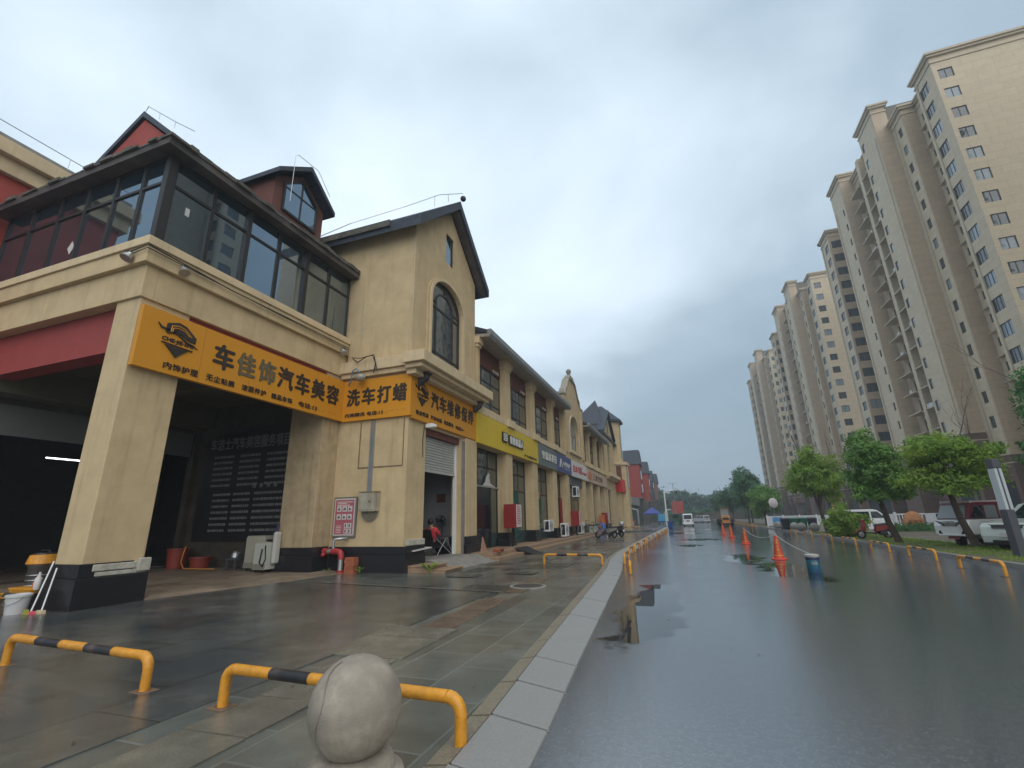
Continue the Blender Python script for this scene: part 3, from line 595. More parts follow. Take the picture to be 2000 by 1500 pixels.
# gable bay
Z1 = 12.2
near = MB().wall((-12.4, 12.87), (1, 0), (0, -1), 3.85, 0, 6.2, [], .25).wall((-17.9, 12.87), (1, 0), (0, -1), 9.35, 6.2, Z1, [], .25)
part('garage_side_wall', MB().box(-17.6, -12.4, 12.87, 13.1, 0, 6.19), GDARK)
part('bay_side_wall', near, STUC)
fr = MB(); ops = [(14.0-12.87, 16.8-12.87, .3, 4.68), (14.07-12.87, 16.73-12.87, 6.95, 11.1)]
fr.wall((-8.2, 12.87), (0, 1), (1, 0), 5.25, 0, 11.1, ops, .35)
fr.prism([(12.87, 11.1), (18.12, 11.1), (18.12, Z1), (16.02, 14.03), (15.9, 13.26), (15.9, 11.85), (15.2, 11.85), (15.2, 13.26), (15.15, 14.2), (12.87, Z1)], 'x', -8.55, -8.2) if False else None
fr.prism([(12.87, 11.1), (15.2, 11.1), (15.2, 14.25), (12.87, Z1)], 'x', -8.55, -8.2); fr.prism([(15.88, 11.1), (18.12, 11.1), (18.12, Z1), (15.88, 14.18)], 'x', -8.55, -8.2)
fr.box(-8.55, -8.2, 15.2, 15.88, 11.1, 11.87); fr.prism([(15.2, 13.26), (15.88, 13.26), (15.88, 14.18), (15.54, 14.5), (15.2, 14.25)], 'x', -8.55, -8.2)
AC, AW, ZS, RI = 15.4, 1.33, 9.82, 1.02
def arch(ac, aw, zs, ri, n=14): return [(ac+aw*math.cos(math.pi*i/n), zs+ri*math.sin(math.pi*i/n)) for i in range(n+1)]
ap = arch(AC, AW, ZS, RI)
for i in range(len(ap)-1):       # spandrels
    (a, b), (c, d) = ap[i], ap[i+1]; fr.prism([(a, b), (c, d), (c, 11.1), (a, 11.1)], 'x', -8.55, -8.2)
part('bay_street_wall', fr, STUC)
def hood(x0, x1, ac, aw, zs, ri, zb, w, m, par=None):
    g = MB(); a1 = arch(ac, aw, zs, ri); a2 = arch(ac, aw+w, zs, ri+w)
    for i in range(len(a1)-1): g.prism([a1[i], a2[i], a2[i+1], a1[i+1]], 'x', x0, x1)
    g.box(x0, x1, ac-aw-w, ac-aw, zb, zs).box(x0, x1, ac+aw, ac+aw+w, zb, zs)
    return part('arch_moulding', g, m) if par is None else obj('arch_moulding', g, m, par)
hood(-8.21, -8.10, AC, AW+.02, ZS, RI, 6.95, .14, TRIM); hood(-8.21, -8.14, AC, AW+.16, ZS, RI, 6.95, .12, STUC)
def arch_window(par, X, ac, aw, zs, ri, zb, glass=GLASS, nmull=3):
    f = MB(); a1 = arch(ac, aw, zs, ri); a2 = arch(ac, aw-.09, zs, ri-.09); t = .08
    for i in range(len(a1)-1): f.prism([a1[i], a2[i], a2[i+1], a1[i+1]], 'x', X-t, X)
    f.box(X-t, X, ac-aw, ac-aw+.09, zb, zs).box(X-t, X, ac+aw-.09, ac+aw, zb, zs).box(X-t, X, ac-aw+.09, ac+aw-.09, zb, zb+.09)
    b = arch(ac, aw*.55, zs+.02, ri*.55); b2 = arch(ac, aw*.55-.07, zs+.02, ri*.55-.07)
    for i in range(len(b)-1): f.prism([b[i], b2[i], b2[i+1], b[i+1]], 'x', X-t+.01, X-.01)
    for s in (-1, 1): f.box(X-t+.005, X-.005, ac+s*aw*.52-.035, ac+s*aw*.52+.035, zb+.09, zs+.02)
    f.box(X-t+.01, X-.008, ac-.035, ac+.035, zs+ri*.55, zs+ri-.05)
    for z in (zs-.25, zb+.75): f.box(X-t+.01, X-.012, ac-aw+.09, ac+aw-.09, z, z+.07)
    for s in (-1, 1): f.prism([(ac+s*aw*.52, zs-.02), (ac+s*aw*.9, zs-.02), (ac+s*aw*.9, zs+.05), (ac+s*aw*.52, zs+.05)], 'x', X-t+.01, X-.01)
    wo = obj('window', f, FRAME, par)
    poly = [(ac+aw-.05, zb+.05)]+arch(ac, aw-.05, zs, ri-.05)+[(ac-aw+.05, zb+.05)]
    obj('pane', MB().prism(poly, 'x', X-.055, X-.045), glass, wo)
    return wo
arch_window(H, -8.31, AC, AW, ZS, RI, 6.95)
sw = part('small_window', MB().box(-8.33, -8.25, 15.2, 15.25, 11.87, 13.26).box(-8.33, -8.25, 15.83, 15.88, 11.87, 13.26).box(-8.33, -8.25, 15.25, 15.83, 11.87, 11.92).box(-8.33, -8.25, 15.25, 15.83, 13.21, 13.26), FRAME)
obj('pane', MB().box(-8.31, -8.28, 15.25, 15.83, 11.92, 13.21), GLASSG, sw)
br = MB()
br.prism([(12.38, 11.74), (12.38, 12.18), (15.54, 14.95), (18.70, 12.18), (18.70, 11.80), (15.54, 14.56)], 'x', -14.5, -7.72)
part('eave_edge', MB().box(-14.4, -9.0, 12.30, 12.375, 11.95, 12.2), MOSS)
part('bay_roof', br, SLATE)
part('barge_board', MB().prism([(12.42, 11.80), (12.42, 12.02), (15.54, 14.74), (18.65, 12.02), (18.65, 11.80), (15.54, 14.44)], 'x', -8.14, -7.84), DKWOOD)
part('lightning_rod', MB().tube([(-13, 12.5, 12.35), (-11, 12.6, 12.75), (-9.4, 14, 14.1), (-8.6, 15.2, 15.3), (-7.6, 15.5, 15.3)], .014, 5).tube([(-8.7, 15, 14.6), (-8.7, 15, 15.15)], .012, 5).tube([(-8.2, 15.3, 14.9), (-8.2, 15.3, 15.3)], .012, 5), METAL)
part('ridge_finial', MB().ball((-7.6, 15.54, 15.05), .13, 10), BLACK)
lg = MB().box(-8.2, -7.40, 12.36, 18.3, 6.55, 6.92).box(-8.2, -7.55, 12.5, 18.16, 6.40, 6.548).box(-8.2, -7.85, 12.62, 18.05, 6.22, 6.398)
lg.box(-10.93, -8.202, 12.6, 12.868, 6.55, 6.95).box(-10.93, -8.202, 12.70, 12.868, 6.38, 6.548)
part('balcony_ledge', lg, TRIM, bevel=.015)
for yb in (13.25, 17.75): part('bracket', MB().prism([(-8.19, 5.95), (-8.05, 5.95), (-7.75, 6.15), (-7.7, 6.38), (-8.19, 6.38)], 'y', yb-.11, yb+.11).box(-8.19, -7.66, yb-.15, yb+.15, 6.32, 6.397), DKWOOD, bevel=.02)
# shutter door and room behind
sh = MB(); z = 3.28
while z < 4.66:
    sh.prism([(-8.50, z), (-8.455, z+.03), (-8.455, z+.07), (-8.50, z+.098)], 'y', 14.02, 16.78); z += .098
sh.box(-8.52, -8.44, 14.02, 16.78, 3.19, 3.28)
part('roller_shutter', sh, SHUT)
part('shutter_rail', MB().box(-8.53, -8.40, 16.74, 16.82, .3, 4.68).box(-8.53, -8.40, 13.98, 14.06, .3, 4.68), WHITE)
part('shutter_lintel', MB().box(-8.5, -8.3, 14.0, 16.8, 4.45, 4.68), BRNRED)
part('cement_jamb', MB().box(-8.40, -8.13, 16.84, 17.02, .3, 4.6), CONC)
part('room_wall', MB().box(-13, -8.6, 17.72, 17.8, .28, 4.8).box(-13.1, -13.0, 13.12, 17.8, .28, 4.8).box(-13, -8.56, 13.1, 17.8, 4.75, 4.82), GREYW)
part('room_floor', MB().box(-13, -8.2, 13.12, 17.8, .1, .305), CONC)
part('wall_plate', MB().box(-9.75, -9.35, 17.69, 17.715, 2.25, 2.6), BRNRED)
# surface stains / conduit / cracks are on the bay wall
part('conduit', MB().box(-9.64, -9.60, 12.835, 12.869, 2.42, 4.85).box(-9.59, -9.555, 12.835, 12.869, 2.42, 4.85).box(-9.545, -9.51, 12.835, 12.869, 2.42, 4.85).box(-9.50, -9.465, 12.835, 12.869, 2.42, 4.85), METAL)
part('rainwater_stain', MB().box(-10.08, -10.03, 12.864, 12.869, 3.25, 4.8).box(-10.08, -8.35, 12.864, 12.869, 3.22, 3.27).box(-8.38, -8.34, 12.864, 12.869, 3.27, 4.8), mat('old_sign_mark', (.20, .145, .075), .85, var=.3, vscale=5))
part('cable', MB().tube([(-10.4, 12.6, 7.05), (-10.1, 12.5, 6.85), (-9.7, 12.45, 7.0), (-9.5, 12.5, 7.02), (-9.4, 12.55, 6.75), (-9.45, 12.55, 6.4)], .02, 6).tube([(-10.45, 12.6, 7.1), (-10.0, 12.48, 6.98), (-9.45, 12.5, 7.05), (-9.33, 12.55, 6.5)], .015, 6).tube([(-10.8, 12.8, 7.6), (-10.82, 12.8, 6.6), (-10.7, 12.75, 6.4)], .014, 6), BLACK)
part('wall_crack', MB().tube([(-8.24, 12.865, 12.0), (-8.27, 12.865, 11), (-8.24, 12.865, 10), (-8.28, 12.865, 9), (-8.25, 12.865, 8), (-8.27, 12.865, 7.05)], [.006, .012, .005, .014, .006, .010], 5).tube([(-10.3, 12.866, 7.5), (-10.28, 12.866, 8.6), (-10.31, 12.866, 9.4)], [.01, .02, .008], 5), WHTPL)
# ------------------------------------------------------------------ signs on the garage house
def logo(cu, cz, w, h):
    """dark shield with a swoosh, drawn in (u,z), local facing -Y"""
    g = MB(); q = lambda a, b: (cu+a*w/2, cz+b*h/2)
    def strip(pts, y0=-.03, y1=0.0, m=0): g.prism([q(*p) for p in pts], 'y', y0, y1, m)
    strip([(-.62, .30), (-.60, .78), (-.1, 1.0), (.25, .92), (.80, .42), (.78, .12), (.45, .16), (0, .40), (-.3, .48)])
    strip([(-.62, .30), (-.3, .48), (0, .40), (-.2, .36), (-.5, .22)])
    strip([(-1.0, .66), (-.8, .5), (-.45, .46), (0, .36), (.4, .08), (.75, -.02), (.95, -.16), (.7, -.06), (.35, .0), (-.05, .27), (-.5, .36), (-.85, .42)])
    strip([(-.55, -.42), (-.2, -.40), (.15, -.44), (.5, -.42), (.30, -.62), (-.02, -1.0), (-.32, -.66)])
    strip([(-.72, -.30), (.72, -.34), (.72, -.39), (-.72, -.35)])
    t = fit_text('CHE·JIE·SHI', cu-.72*w/2, cu+.72*w/2, cz-.26*h/2, cz+.02*h/2, .02, .03); g.add(t.v, t.f)
    hl = MB()
    for sc_, of in ((.80, .0), (.66, -.02)):
        pts = [(-.52*sc_, .36), (-.50*sc_, .74*sc_+.1), (-.08, .93*sc_+.05), (.22, .85*sc_+.05), (.70*sc_, .40)]
        for a, b in zip(pts, pts[1:]): hl.tube([(q(*a)[0], -.032, q(*a)[1]), (q(*b)[0], -.032, q(*b)[1])], .012*w, 4)
    return g, hl
def shift(mb, f): return f(mb)
# board one, along the street face
S = thing('shop_sign', 'long orange signboard with shield logo and black characters above the garage opening', 'sign', (-10.8, 6.1, 4.88))
obj('board', MB().box(-10.93, -10.80, 6.08, 12.76, 4.88, 6.30), SIGNO, S)
for yy in (7.55, 8.95, 10.2, 11.45): obj('seam', MB().box(-10.801, -10.797, yy, yy+.008, 4.89, 6.29), mat('sign_seam', (.40, .17, .02), .6), S)
lgm, hl = logo(6.93, 5.72, 1.02, .86); obj('logo', face_x(lgm, -10.80), INK, S); obj('logo_lines', face_x(hl, -10.80), SIGNO, S)
def chars(par, txt, y0, y1, z0, z1, face, at, m=INK, gap=.12, bold=.022, nm='lettering', faded=(), mf=INKF):
    n = len(txt); w = (y1-y0)/n; a = MB(); b = MB()
    for i, c in enumerate(txt):
        if c == ' ': continue
        t = fit_text(c, y0+i*w+w*gap/2, y0+(i+1)*w-w*gap/2, z0, z1, bold, .03); (b if i in faded else a).add(t.v, t.f)
    obj(nm, face(a, at), m, par)
    if b.v: obj('faded_lettering', face(b, at), mf, par)
chars(S, '车佳饰汽车美容', 7.80, 12.55, 5.36, 6.03, face_x, -10.80, faded=(1, 2), bold=.03)
for tx, a, b in (('内饰护理', 6.69, 7.54), ('无尘贴膜', 7.73, 8.55), ('漆面养护', 8.75, 9.56), ('精品车饰', 9.73, 10.52)): chars(S, tx, a, b, 4.99, 5.15, face_x, -10.80, nm='small_lettering', bold=.012)
obj('small_lettering', face_x(fit_text('电话:13', 10.78, 11.55, 4.99, 5.15, .012), -10.80), INK, S)
obj('worn_digits', face_x(fit_text('· ,· ·· ··', 11.62, 12.45, 5.02, 5.08, .0, .01), -10.80), INKF, S)
S = thing('shop_sign', 'short orange signboard facing the camera with four big black characters on bay', 'sign', (-9.5, 12.78, 4.85))
obj('board', MB().box(-10.798, -8.085, 12.76, 12.868, 4.85, 6.28), SIGNO, S)
chars(S, '洗车打蜡', -10.68, -8.2, 5.36, 5.98, face_y, 12.76, bold=.03)
obj('small_lettering', face_y(fit_text('内饰精洗 电话:13', -10.67, -9.13, 4.98, 5.12, .012), 12.76), INK, S)
obj('worn_digits', face_y(fit_text(',· ·· ·· ···', -9.05, -8.25, 5.0, 5.08, 0, .01), 12.76), INKF, S)
S = thing('shop_sign', 'orange signboard with small shield logo under the balcony ledge beside yellow sign', 'sign', (-8.08, 15.3, 4.78))
obj('board', MB().box(-8.199, -8.08, 12.87, 17.97, 4.78, 6.22), SIGNO, S)
lgm, hl = logo(13.47, 5.70, .95, .84); obj('logo', face_x(lgm, -8.08), INK, S); obj('logo_lines', face_x(hl, -8.08), SIGNO, S)
chars(S, '汽车维修保养', 14.05, 17.72, 5.36, 5.98, face_x, -8.08, bold=.03)
for tx, a, b in (('钣金喷漆', 13.08, 13.93), ('汽车电瓶', 14.08, 14.91), ('轮胎服务', 15.06, 15.84)): chars(S, tx, a, b, 4.96, 5.11, face_x, -8.08, nm='small_lettering', bold=.012)
obj('small_lettering', face_x(fit_text('电话:1··', 16.04, 16.82, 4.94, 5.09, .012), -8.08), INK, S)
# price board inside the garage
S = thing('price_board', 'large black price board with grey characters on the garage inner wall', 'sign', (-15, 12.84, 1.0))
obj('board', MB().prism([(-17.2, 1.0), (-12.5, 1.0), (-12.5, 5.02), (-15.4, 5.02), (-17.2, 4.6)], 'y', 12.80, 12.868), BLACK, S)
GL = mat('board_lettering', (.17, .17, .165), .6)
obj('title_lettering', face_y(fit_text('车洁士汽车美容服务项目价', -16.9, -12.6, 4.25, 4.72, .02, .02), 12.80), GL, S)
g = MB(); r = random.Random(5)
for k in range(13):
    z = 3.95-k*.21-(.12 if k > 5 else 0)
    for c0 in ((-16.6, -15.3, -14.0) if k < 6 else (-16.4, -15.4, -14.4, -13.6)):
        xx = c0; e_ = c0+(.95 if k < 6 else .8)
        while xx < e_:
            w = r.uniform(.03, .07); g.box(xx, xx+w, 12.79, 12.80, z, z+.085)
            if r.random() < .8: g.box(xx, xx+w*.4, 12.788, 12.79, z+.02, z+.06)
            xx += w+r.uniform(.015, .05)
obj('price_lines', g, GL, S)
chars(S, '美容须知', -14.6, -13.3, 2.80, 2.95, face_y, 12.80, GL, .5, .01, 'heading')
# flood lights on the house
def flood(x, y, z, ang, label):
    t = thing('floodlight', label, 'lamp', (x, y, z), 'floodlights on the garage house')
    b = MB(); M_ = Matrix.Translation((x, y, z)) @ Matrix.Rotation(ang, 4, 'Z') @ Matrix.Rotation(R(-25), 4, 'X')
    b.lathe([(.02, .12), (.08, .10), (.10, 0), (.125, -.06), (.0, -.05)], n=14); b.xf(M_); obj('lamp_head', b, METAL, t, smooth=True)
    g = MB().tube([(x, y, z), (x, y, z+.12)], .015, 6).box(x-.05, x+.05, y-.05, y+.05, z+.10, z+.14); obj('bracket', g, BLACK, t)
flood(-11.25, 5.78, 7.42, 0, 'round floodlight left of the corner under the gallery sill')
flood(-10.70, 6.7, 7.42, R(90), 'round floodlight just right of the corner under the gallery sill')
flood(-10.70, 12.45, 7.3, R(90), 'floodlight at the gallery end beside the bay wall')
t = thing('bulb_lamp', 'bulbous glass lamp on a blue cable above short orange signboard', 'lamp', (-9.95, 12.55, 6.3), None)
obj('bulb', MB().ball((-9.95, 12.5, 6.28), .17, 14, sz=(1.15, 1, .8)), mat('dusty_glass', (.32, .29, .24), .25), t, smooth=True)
obj('cable', MB().tube([(-10.6, 12.72, 6.15), (-10.4, 12.6, 6.2), (-10.3, 12.5, 6.55), (-10.12, 12.48, 6.62), (-10.0, 12.5, 6.45)], .02, 6), mat('blue_cable', (.05, .2, .38), .5), t)
t = thing('security_camera', 'small white security camera under the orange sign at the shutter corner', 'camera', (-8.1, 13.9, 4.7))
obj('camera_body', MB().box(-8.15, -7.85, 13.85, 14.0, 4.62, 4.76).tube([(-7.85, 13.92, 4.68), (-7.75, 13.92, 4.65)], .05, 10), WHITE, t, bevel=.015); obj('cable', MB().tube([(-8.17, 13.85, 4.65), (-8.17, 13.75, 4.2), (-8.17, 13.8, 3.6)], .012, 6), BLACK, t)
# ------------------------------------------------------------------ red wing behind the gallery, far left
Wg = thing('red_wing', 'red walled wing with yellow parapet cornice behind the gallery at far left', 'building', (-18.2, 4, 0))
obj('wall', MB().box(-26, -18.12, 3.3, 6.0, 0, 6.3).box(-26, -18.12, 3.3, 12, 6.3, 11.8), REDST, Wg)
obj('cornice', MB().box(-26.2, -17.95, 3.1, 12.2, 11.8, 12.3).box(-26.3, -17.75, 2.9, 12.4, 12.3, 12.75), TRIM, Wg, bevel=.02)
obj('parapet', MB().box(-26.1, -17.98, 3.15, 12.3, 12.75, 13.0), mat('grey_coping', (.25, .25, .24), .8, var=.2), Wg)
obj('lightning_rod', MB().tube([(-17.9, 3.2, 13.32), (-17.9, 12, 13.32)], .014, 5).tube([(-17.9, 5, 12.9), (-17.9, 5, 13.32)], .012, 5).tube([(-17.9, 7, 12.9), (-17.9, 7, 13.32)], .012, 5).tube([(-17.9, 9, 12.9), (-17.9, 9, 13.32)], .012, 5), METAL, Wg)
# ------------------------------------------------------------------ row of shops
S0 = thing('shop_row', 'long two storey beige row of shops with columns, dark windows and curved parapet gable', 'building', (-8.1, 18.2, 0))
def sp(n, mb, m, par=None, **k): return obj(n, mb, m, par or S0, **k)
PIERS = [(17.02, 18.12), (21.75, 22.6), (26.1, 27.05), (30.75, 31.6), (34.45, 35.35), (40.75, 41.75), (44.4, 45.2), (48.35, 49.1), (52.2, 53.0)]
for k, (a, b) in enumerate(PIERS):
    sp('pier', MB().box(-8.75, -8.1, a, b, .28, 4.75), STUC, bevel=.015)
    sp('plinth', MB().box(-8.8, -8.0, a-.07, b+.08, .2, .62).box(-8.8, -8.04, a-.03, b+.04, .62, .92), GRAN, bevel=.01)
for (a, b) in [(18.15, 18.55)]+PIERS[1:4]+PIERS[6:]:
    sp('column', MB().box(-8.6, -8.12, a+.06, b-.06, 6.42, 9.15), STUC, bevel=.01)
    sp('capital', MB().box(-8.6, -8.06, a+.0, b-.0, 9.15, 9.30).box(-8.6, -7.98, a-.06, b+.06, 9.30, 9.62), TRIM, bevel=.015)
sp('sign_band', MB().box(-8.7, -8.12, 18.12, 34.4, 4.7, 6.05).box(-8.7, -8.12, 41.8, 53.8, 4.7, 6.05), STUC)
lm = MB().box(-8.7, -8.0, 18.12, 34.42, 6.05, 6.40).box(-8.7, -8.0, 41.78, 53.8, 6.05, 6.40)
for (a, b) in PIERS[1:4]+PIERS[6:]: lm.box(-8.0, -7.9, a-.1, b+.1, 6.03, 6.42)
sp('sill_band', lm, TRIM, bevel=.01)
sp('brown_panel', MB().box(-8.7, -8.42, 18.12, 34.42, 8.65, 9.68).box(-8.7, -8.42, 41.78, 53.8, 8.65, 9.68), BRNRED)
sf = MB()
for a, b in ((18.16, 34.4), (41.8, 53.8)):
    sf.prism([(-8.7, 9.66), (-7.6, 9.56), (-7.6, 9.70), (-8.7, 9.80)], 'y', a, b)
sp('eaves_soffit', sf, mat('pale_soffit', (.33, .29, .23), .8, var=.15))
gt = MB()
for a, b in ((18.16, 34.44), (41.76, 53.8)):
    gt.prism([(-7.6, 9.54), (-7.52, 9.54), (-7.42, 9.68), (-7.42, 9.92), (-7.6, 9.92)], 'y', a, b)
sp('gutter', gt, mat('grey_gutter', (.26, .27, .27), .6, .2, var=.2))
rf = MB()
for a, b in ((18.16, 34.44), (41.76, 53.8)): rf.prism([(-7.6, 9.90), (-12.5, 11.9), (-12.5, 11.7), (-7.6, 9.72)], 'y', a, b)
sp('roof', rf, SLATE)
sp('back_wall', MB().box(-14, -13.7, 18, 54, 0, 9.8).box(-8.72, -8.70, 18.0, 53.8, .2, 4.75).box(-8.72, -8.7, 18, 53.8, 6.3, 9.7), DARKIN)
letr = {0: '名山事', 1: '工作室', 2: '办公室', 3: '办公'}
def grid_window(par, nm, X, y0, y1, z0, z1, cols, rows, glass, fw_=.05, dep=.07):
    f = MB().box(X-dep, X, y0, y0+fw_, z0, z1).box(X-dep, X, y1-fw_, y1, z0, z1).box(X-dep, X, y0+fw_, y1-fw_, z0, z0+fw_).box(X-dep, X, y0+fw_, y1-fw_, z1-fw_, z1)
    for c in cols: f.box(X-dep+.006, X-.006, c-fw_/2, c+fw_/2, z0+fw_, z1-fw_)
    cs = [y0+fw_]+sorted(cols)+[y1-fw_]
    for rz in rows:
        for a, b in zip(cs, cs[1:]): f.box(X-dep+.01, X-.002, a+fw_/2, b-fw_/2, rz-fw_/2, rz+fw_/2)
    w = obj(nm, f, FRAME, par); obj('pane', MB().box(X-dep*.6, X-dep*.45, y0+fw_*.5, y1-fw_*.5, z0+fw_*.5, z1-fw_*.5), glass, w); return w
GAPS = [(18.14, 21.85), (22.55, 26.2), (26.95, 30.85), (31.5, 34.45), (41.75, 44.5), (45.1, 48.45), (49.0, 52.3)]
for k, (a, b) in enumerate(GAPS):
    d = (b-a)/3; grid_window(S0, 'window', -8.45, a, b, 6.42, 8.64, [a+d*1.05, a+d*2], [7.98, 6.95], GLASS)
    if k < 4: sp('small_lettering', face_x(fit_text(letr[k], b-1.1, b-.25, 8.72, 8.88, .02, .03), -8.42), LETW)
LG = [(18.12, 21.75), (22.6, 26.1), (27.05, 30.75), (31.6, 34.45), (35.35, 40.75), (41.75, 44.4), (45.2, 48.35), (49.1, 52.2)]
for k, (a, b) in enumerate(LG):
    d = (b-a)/3
    gl = SHOPG if k != 3 else glassmat('dark_shop_glass', (.02, .015, .03), 1.6)
    if k == 4: gl = mat('curtain_glass_olive', (.11, .10, .055), .08, ior=1.5)
    f = grid_window(S0, 'shopfront', -8.62, a, b, .30, 4.7, [a+d, a+2*d], [3.87, 2.99], gl, .07)
    if k == 0:
        obj('door', MB().box(-8.60, -8.57, a+.45, a+2*d+.1, .33, 2.93), mat('dark_door_glass', (.012, .015, .018), .12), f)
        obj('door_frame', MB().box(-8.6, -8.54, a+.38, a+.45, .30, 2.96).box(-8.6, -8.54, a+2*d+.1, a+2*d+.17, .30, 2.96).box(-8.6, -8.55, a+.45, a+2*d+.1, .98, 1.04), BLACK, f)
        obj('cat_sticker', MB().prism([(19.75, 3.03), (21.3, 3.03), (20.9, 3.10), (20.65, 3.18), (20.55, 3.45), (20.60, 3.60), (20.50, 3.58), (20.42, 3.68), (20.38, 3.58), (20.2, 3.45), (20.05, 3.2)], 'x', -8.56, -8.55), PAPER, f)
        obj('transom_trim', MB().box(-8.6, -8.545, a+.02, b-.02, 2.955, 3.02), mat('pale_metal', (.4, .41, .4), .4, .5), f)
    if k in (1, 2): obj('glass_door', MB().box(-8.60, -8.575, a+d, a+2*d, .33, 2.93), glassmat('teal_glass', (.02, .085, .075), 1.6), f)
    if k == 3: obj('door_trim', MB().box(-8.6, -8.5, b-.5, b-.42, .3, 2.95).box(-8.6, -8.5, b-.2, b-.12, .3, 2.95), RED, f); obj('lantern_sticker', MB().box(-8.60, -8.56, a+.3, a+.9, 2.5, 3.0), ORANGE, f)
    if k == 2: obj('lantern_sticker', MB().box(-8.60, -8.56, a+1.3, a+1.8, 2.75, 3.1), ORANGE, f)
    if k == 4: sp('rolled_shutter', MB().box(-8.58, -8.25, a+.05, b-.05, 4.0, 4.66), mat('shutter_box', (.09, .095, .10), .5))
# parapet gable with arched window
gw = MB(); gw.wall((-8.1, 34.45), (0, 1), (1, 0), 7.3, 4.7, 10.2, [(1.95, 5.35, 6.75, 10.2)], .35)
ga = arch(38.1, 1.7, 8.2, 1.55)
for i in range(len(ga)-1):
    (a, b), (c, d) = ga[i], ga[i+1]; gw.prism([(a, b), (c, d), (c, 10.2), (a, 10.2)], 'x', -8.45, -8.1)
prof = [(34.45, 10.2), (41.75, 10.2), (41.75, 10.9), (41.0, 11.0), (40.75, 11.5), (40.3, 11.75), (39.8, 12.3), (39.4, 12.75), (38.8, 12.95), (37.4, 12.95), (36.8, 12.75), (36.4, 12.3), (35.9, 11.75), (35.45, 11.5), (35.2, 11.0), (34.45, 10.9)]
gw.prism(prof, 'x', -8.45, -8.1)
sp('parapet_gable', gw, STUC)
cp = MB(); top = prof[2:]
for (a, b), (c, d) in zip(top, top[1:]):
    cp.prism([(a, b-.02), (c, d-.02), (c, d+.14), (a, b+.14)], 'x', -8.55, -7.98)
cp.box(-8.6, -7.95, 34.35, 35.3, 10.95, 11.12).box(-8.6, -7.95, 40.9, 41.85, 10.95, 11.12).prism([(37.2, 13.05), (39.0, 13.05), (38.7, 13.35), (37.5, 13.35)], 'x', -8.5, -8.02)
cp.lathe([(.16, 13.3), (.1, 13.5), (.22, 13.75), (.24, 13.9), (.12, 14.05), (.0, 14.1)], (-8.27, 38.1), 10)
sp('coping', cp, mat('weathered_coping', (.30, .27, .22), .85, var=.35, vscale=4, bump=.3))
sp('pilaster', MB().box(-8.45, -8.0, 34.5, 35.25, 6.4, 10.95), STUC); sp('pilaster', MB().box(-8.45, -8.0, 40.95, 41.7, 6.4, 10.95), STUC)
sp('gable_sill', MB().box(-8.4, -7.92, 35.9, 40.3, 6.5, 6.74), TRIM)
hood(-8.12, -8.02, 38.1, 1.72, 8.2, 1.57, 6.75, .16, TRIM, S0)
g = grid_window(S0, 'arched_window', -8.36, 36.4, 39.8, 6.75, 9.72, [37.5, 38.65], [8.2], CURT)
# ------------------------------------------------------------------ second gable house with octagonal turret
T = thing('turret_house', 'beige gabled house with slate hip roof and octagonal corner turret at row end', 'building', (-8.1, 58, 0))
def tp(n, mb, m, **k): return obj(n, mb, m, T, **k)
fr = MB(); fr.wall((-8.1, 53.8), (0, 1), (1, 0), 8.0, 0.1, 11.0, [(1.0, 3.2, .3, 4.6), (3.0, 5.6, 6.8, 10.2)], .35); fr.prism([(53.8, 11.0), (61.8, 11.0), (61.8, 11.6), (58.0, 14.2), (53.8, 11.4)], 'x', -8.45, -8.1)
tp('street_wall', fr, STUC)
tp('side_wall', MB().box(-16, -8.45, 53.8, 54.1, 0, 11.2), STUC)
tp('window', MB().box(-8.42, -8.36, 56.8, 59.4, 6.8, 10.2), SHOPG); tp('window', MB().box(-8.36, -8.3, 57.0, 57.1, 6.8, 10.2).box(-8.36, -8.3, 58.1, 58.2, 6.8, 10.2), FRAME)
tp('attic_window', MB().box(-8.12, -8.06, 57.7, 58.3, 11.6, 12.9), FRAME); tp('door', MB().box(-8.4, -8.34, 54.8, 57, .3, 4.6), DARKIN)
tp('hip_roof', MB().add([(-13.2, 53.3, 10.9), (-7.9, 53.3, 10.9), (-7.9, 68.5, 10.9), (-13.2, 68.5, 10.9), (-9.35, 58, 16.0), (-9.8, 64.5, 16.0), (-13.2, 53.3, 11.2), (-7.9, 53.3, 11.2)], [(0, 1, 2, 3), (0, 1, 4), (1, 2, 5, 4), (2, 3, 5), (3, 0, 4, 5)]), SLATE)
tp('roof_ledge', MB().box(-12.4, -8.6, 53.95, 54.1, 12.05, 12.2), DKWOOD)
tp('front_gable_roof', MB().prism([(53.4, 11.1), (53.4, 11.35), (58, 14.55), (62.4, 11.35), (62.4, 11.1), (58, 14.2)], 'x', -9.5, -7.75), SLATE)
tp('balcony_ledge', MB().box(-8.1, -7.4, 53.7, 62, 6.0, 6.4).box(-8.1, -7.7, 53.8, 61.9, 5.8, 5.998), TRIM)
oct_ = lambda r_, z: [(-10+r_*math.cos(R(22.5+45*i)), 66.2+r_*math.sin(R(22.5+45*i)), z) for i in range(8)]
def octband(r0, z0, r1, z1): 
    g = MB(); g.add(oct_(r0, z0)+oct_(r1, z1), [tuple(range(8)), tuple(range(8, 16))]+[(i, (i+1) % 8, 8+(i+1) % 8, 8+i) for i in range(8)]); return g
tp('turret_wall', octband(3.3, 0, 3.3, 8.3), STUC); tp('turret_wall', octband(2.7, 8.7, 2.7, 14.3), STUC); g = octband(3.5, 8.3, 3.5, 8.7); tp('turret_band', g, TRIM)
tp('turret_roof', octband(3.1, 14.3, 3.1, 14.6), SLATE); tp('turret_roof', octband(3.1, 14.6, .25, 17.0), SLATE)
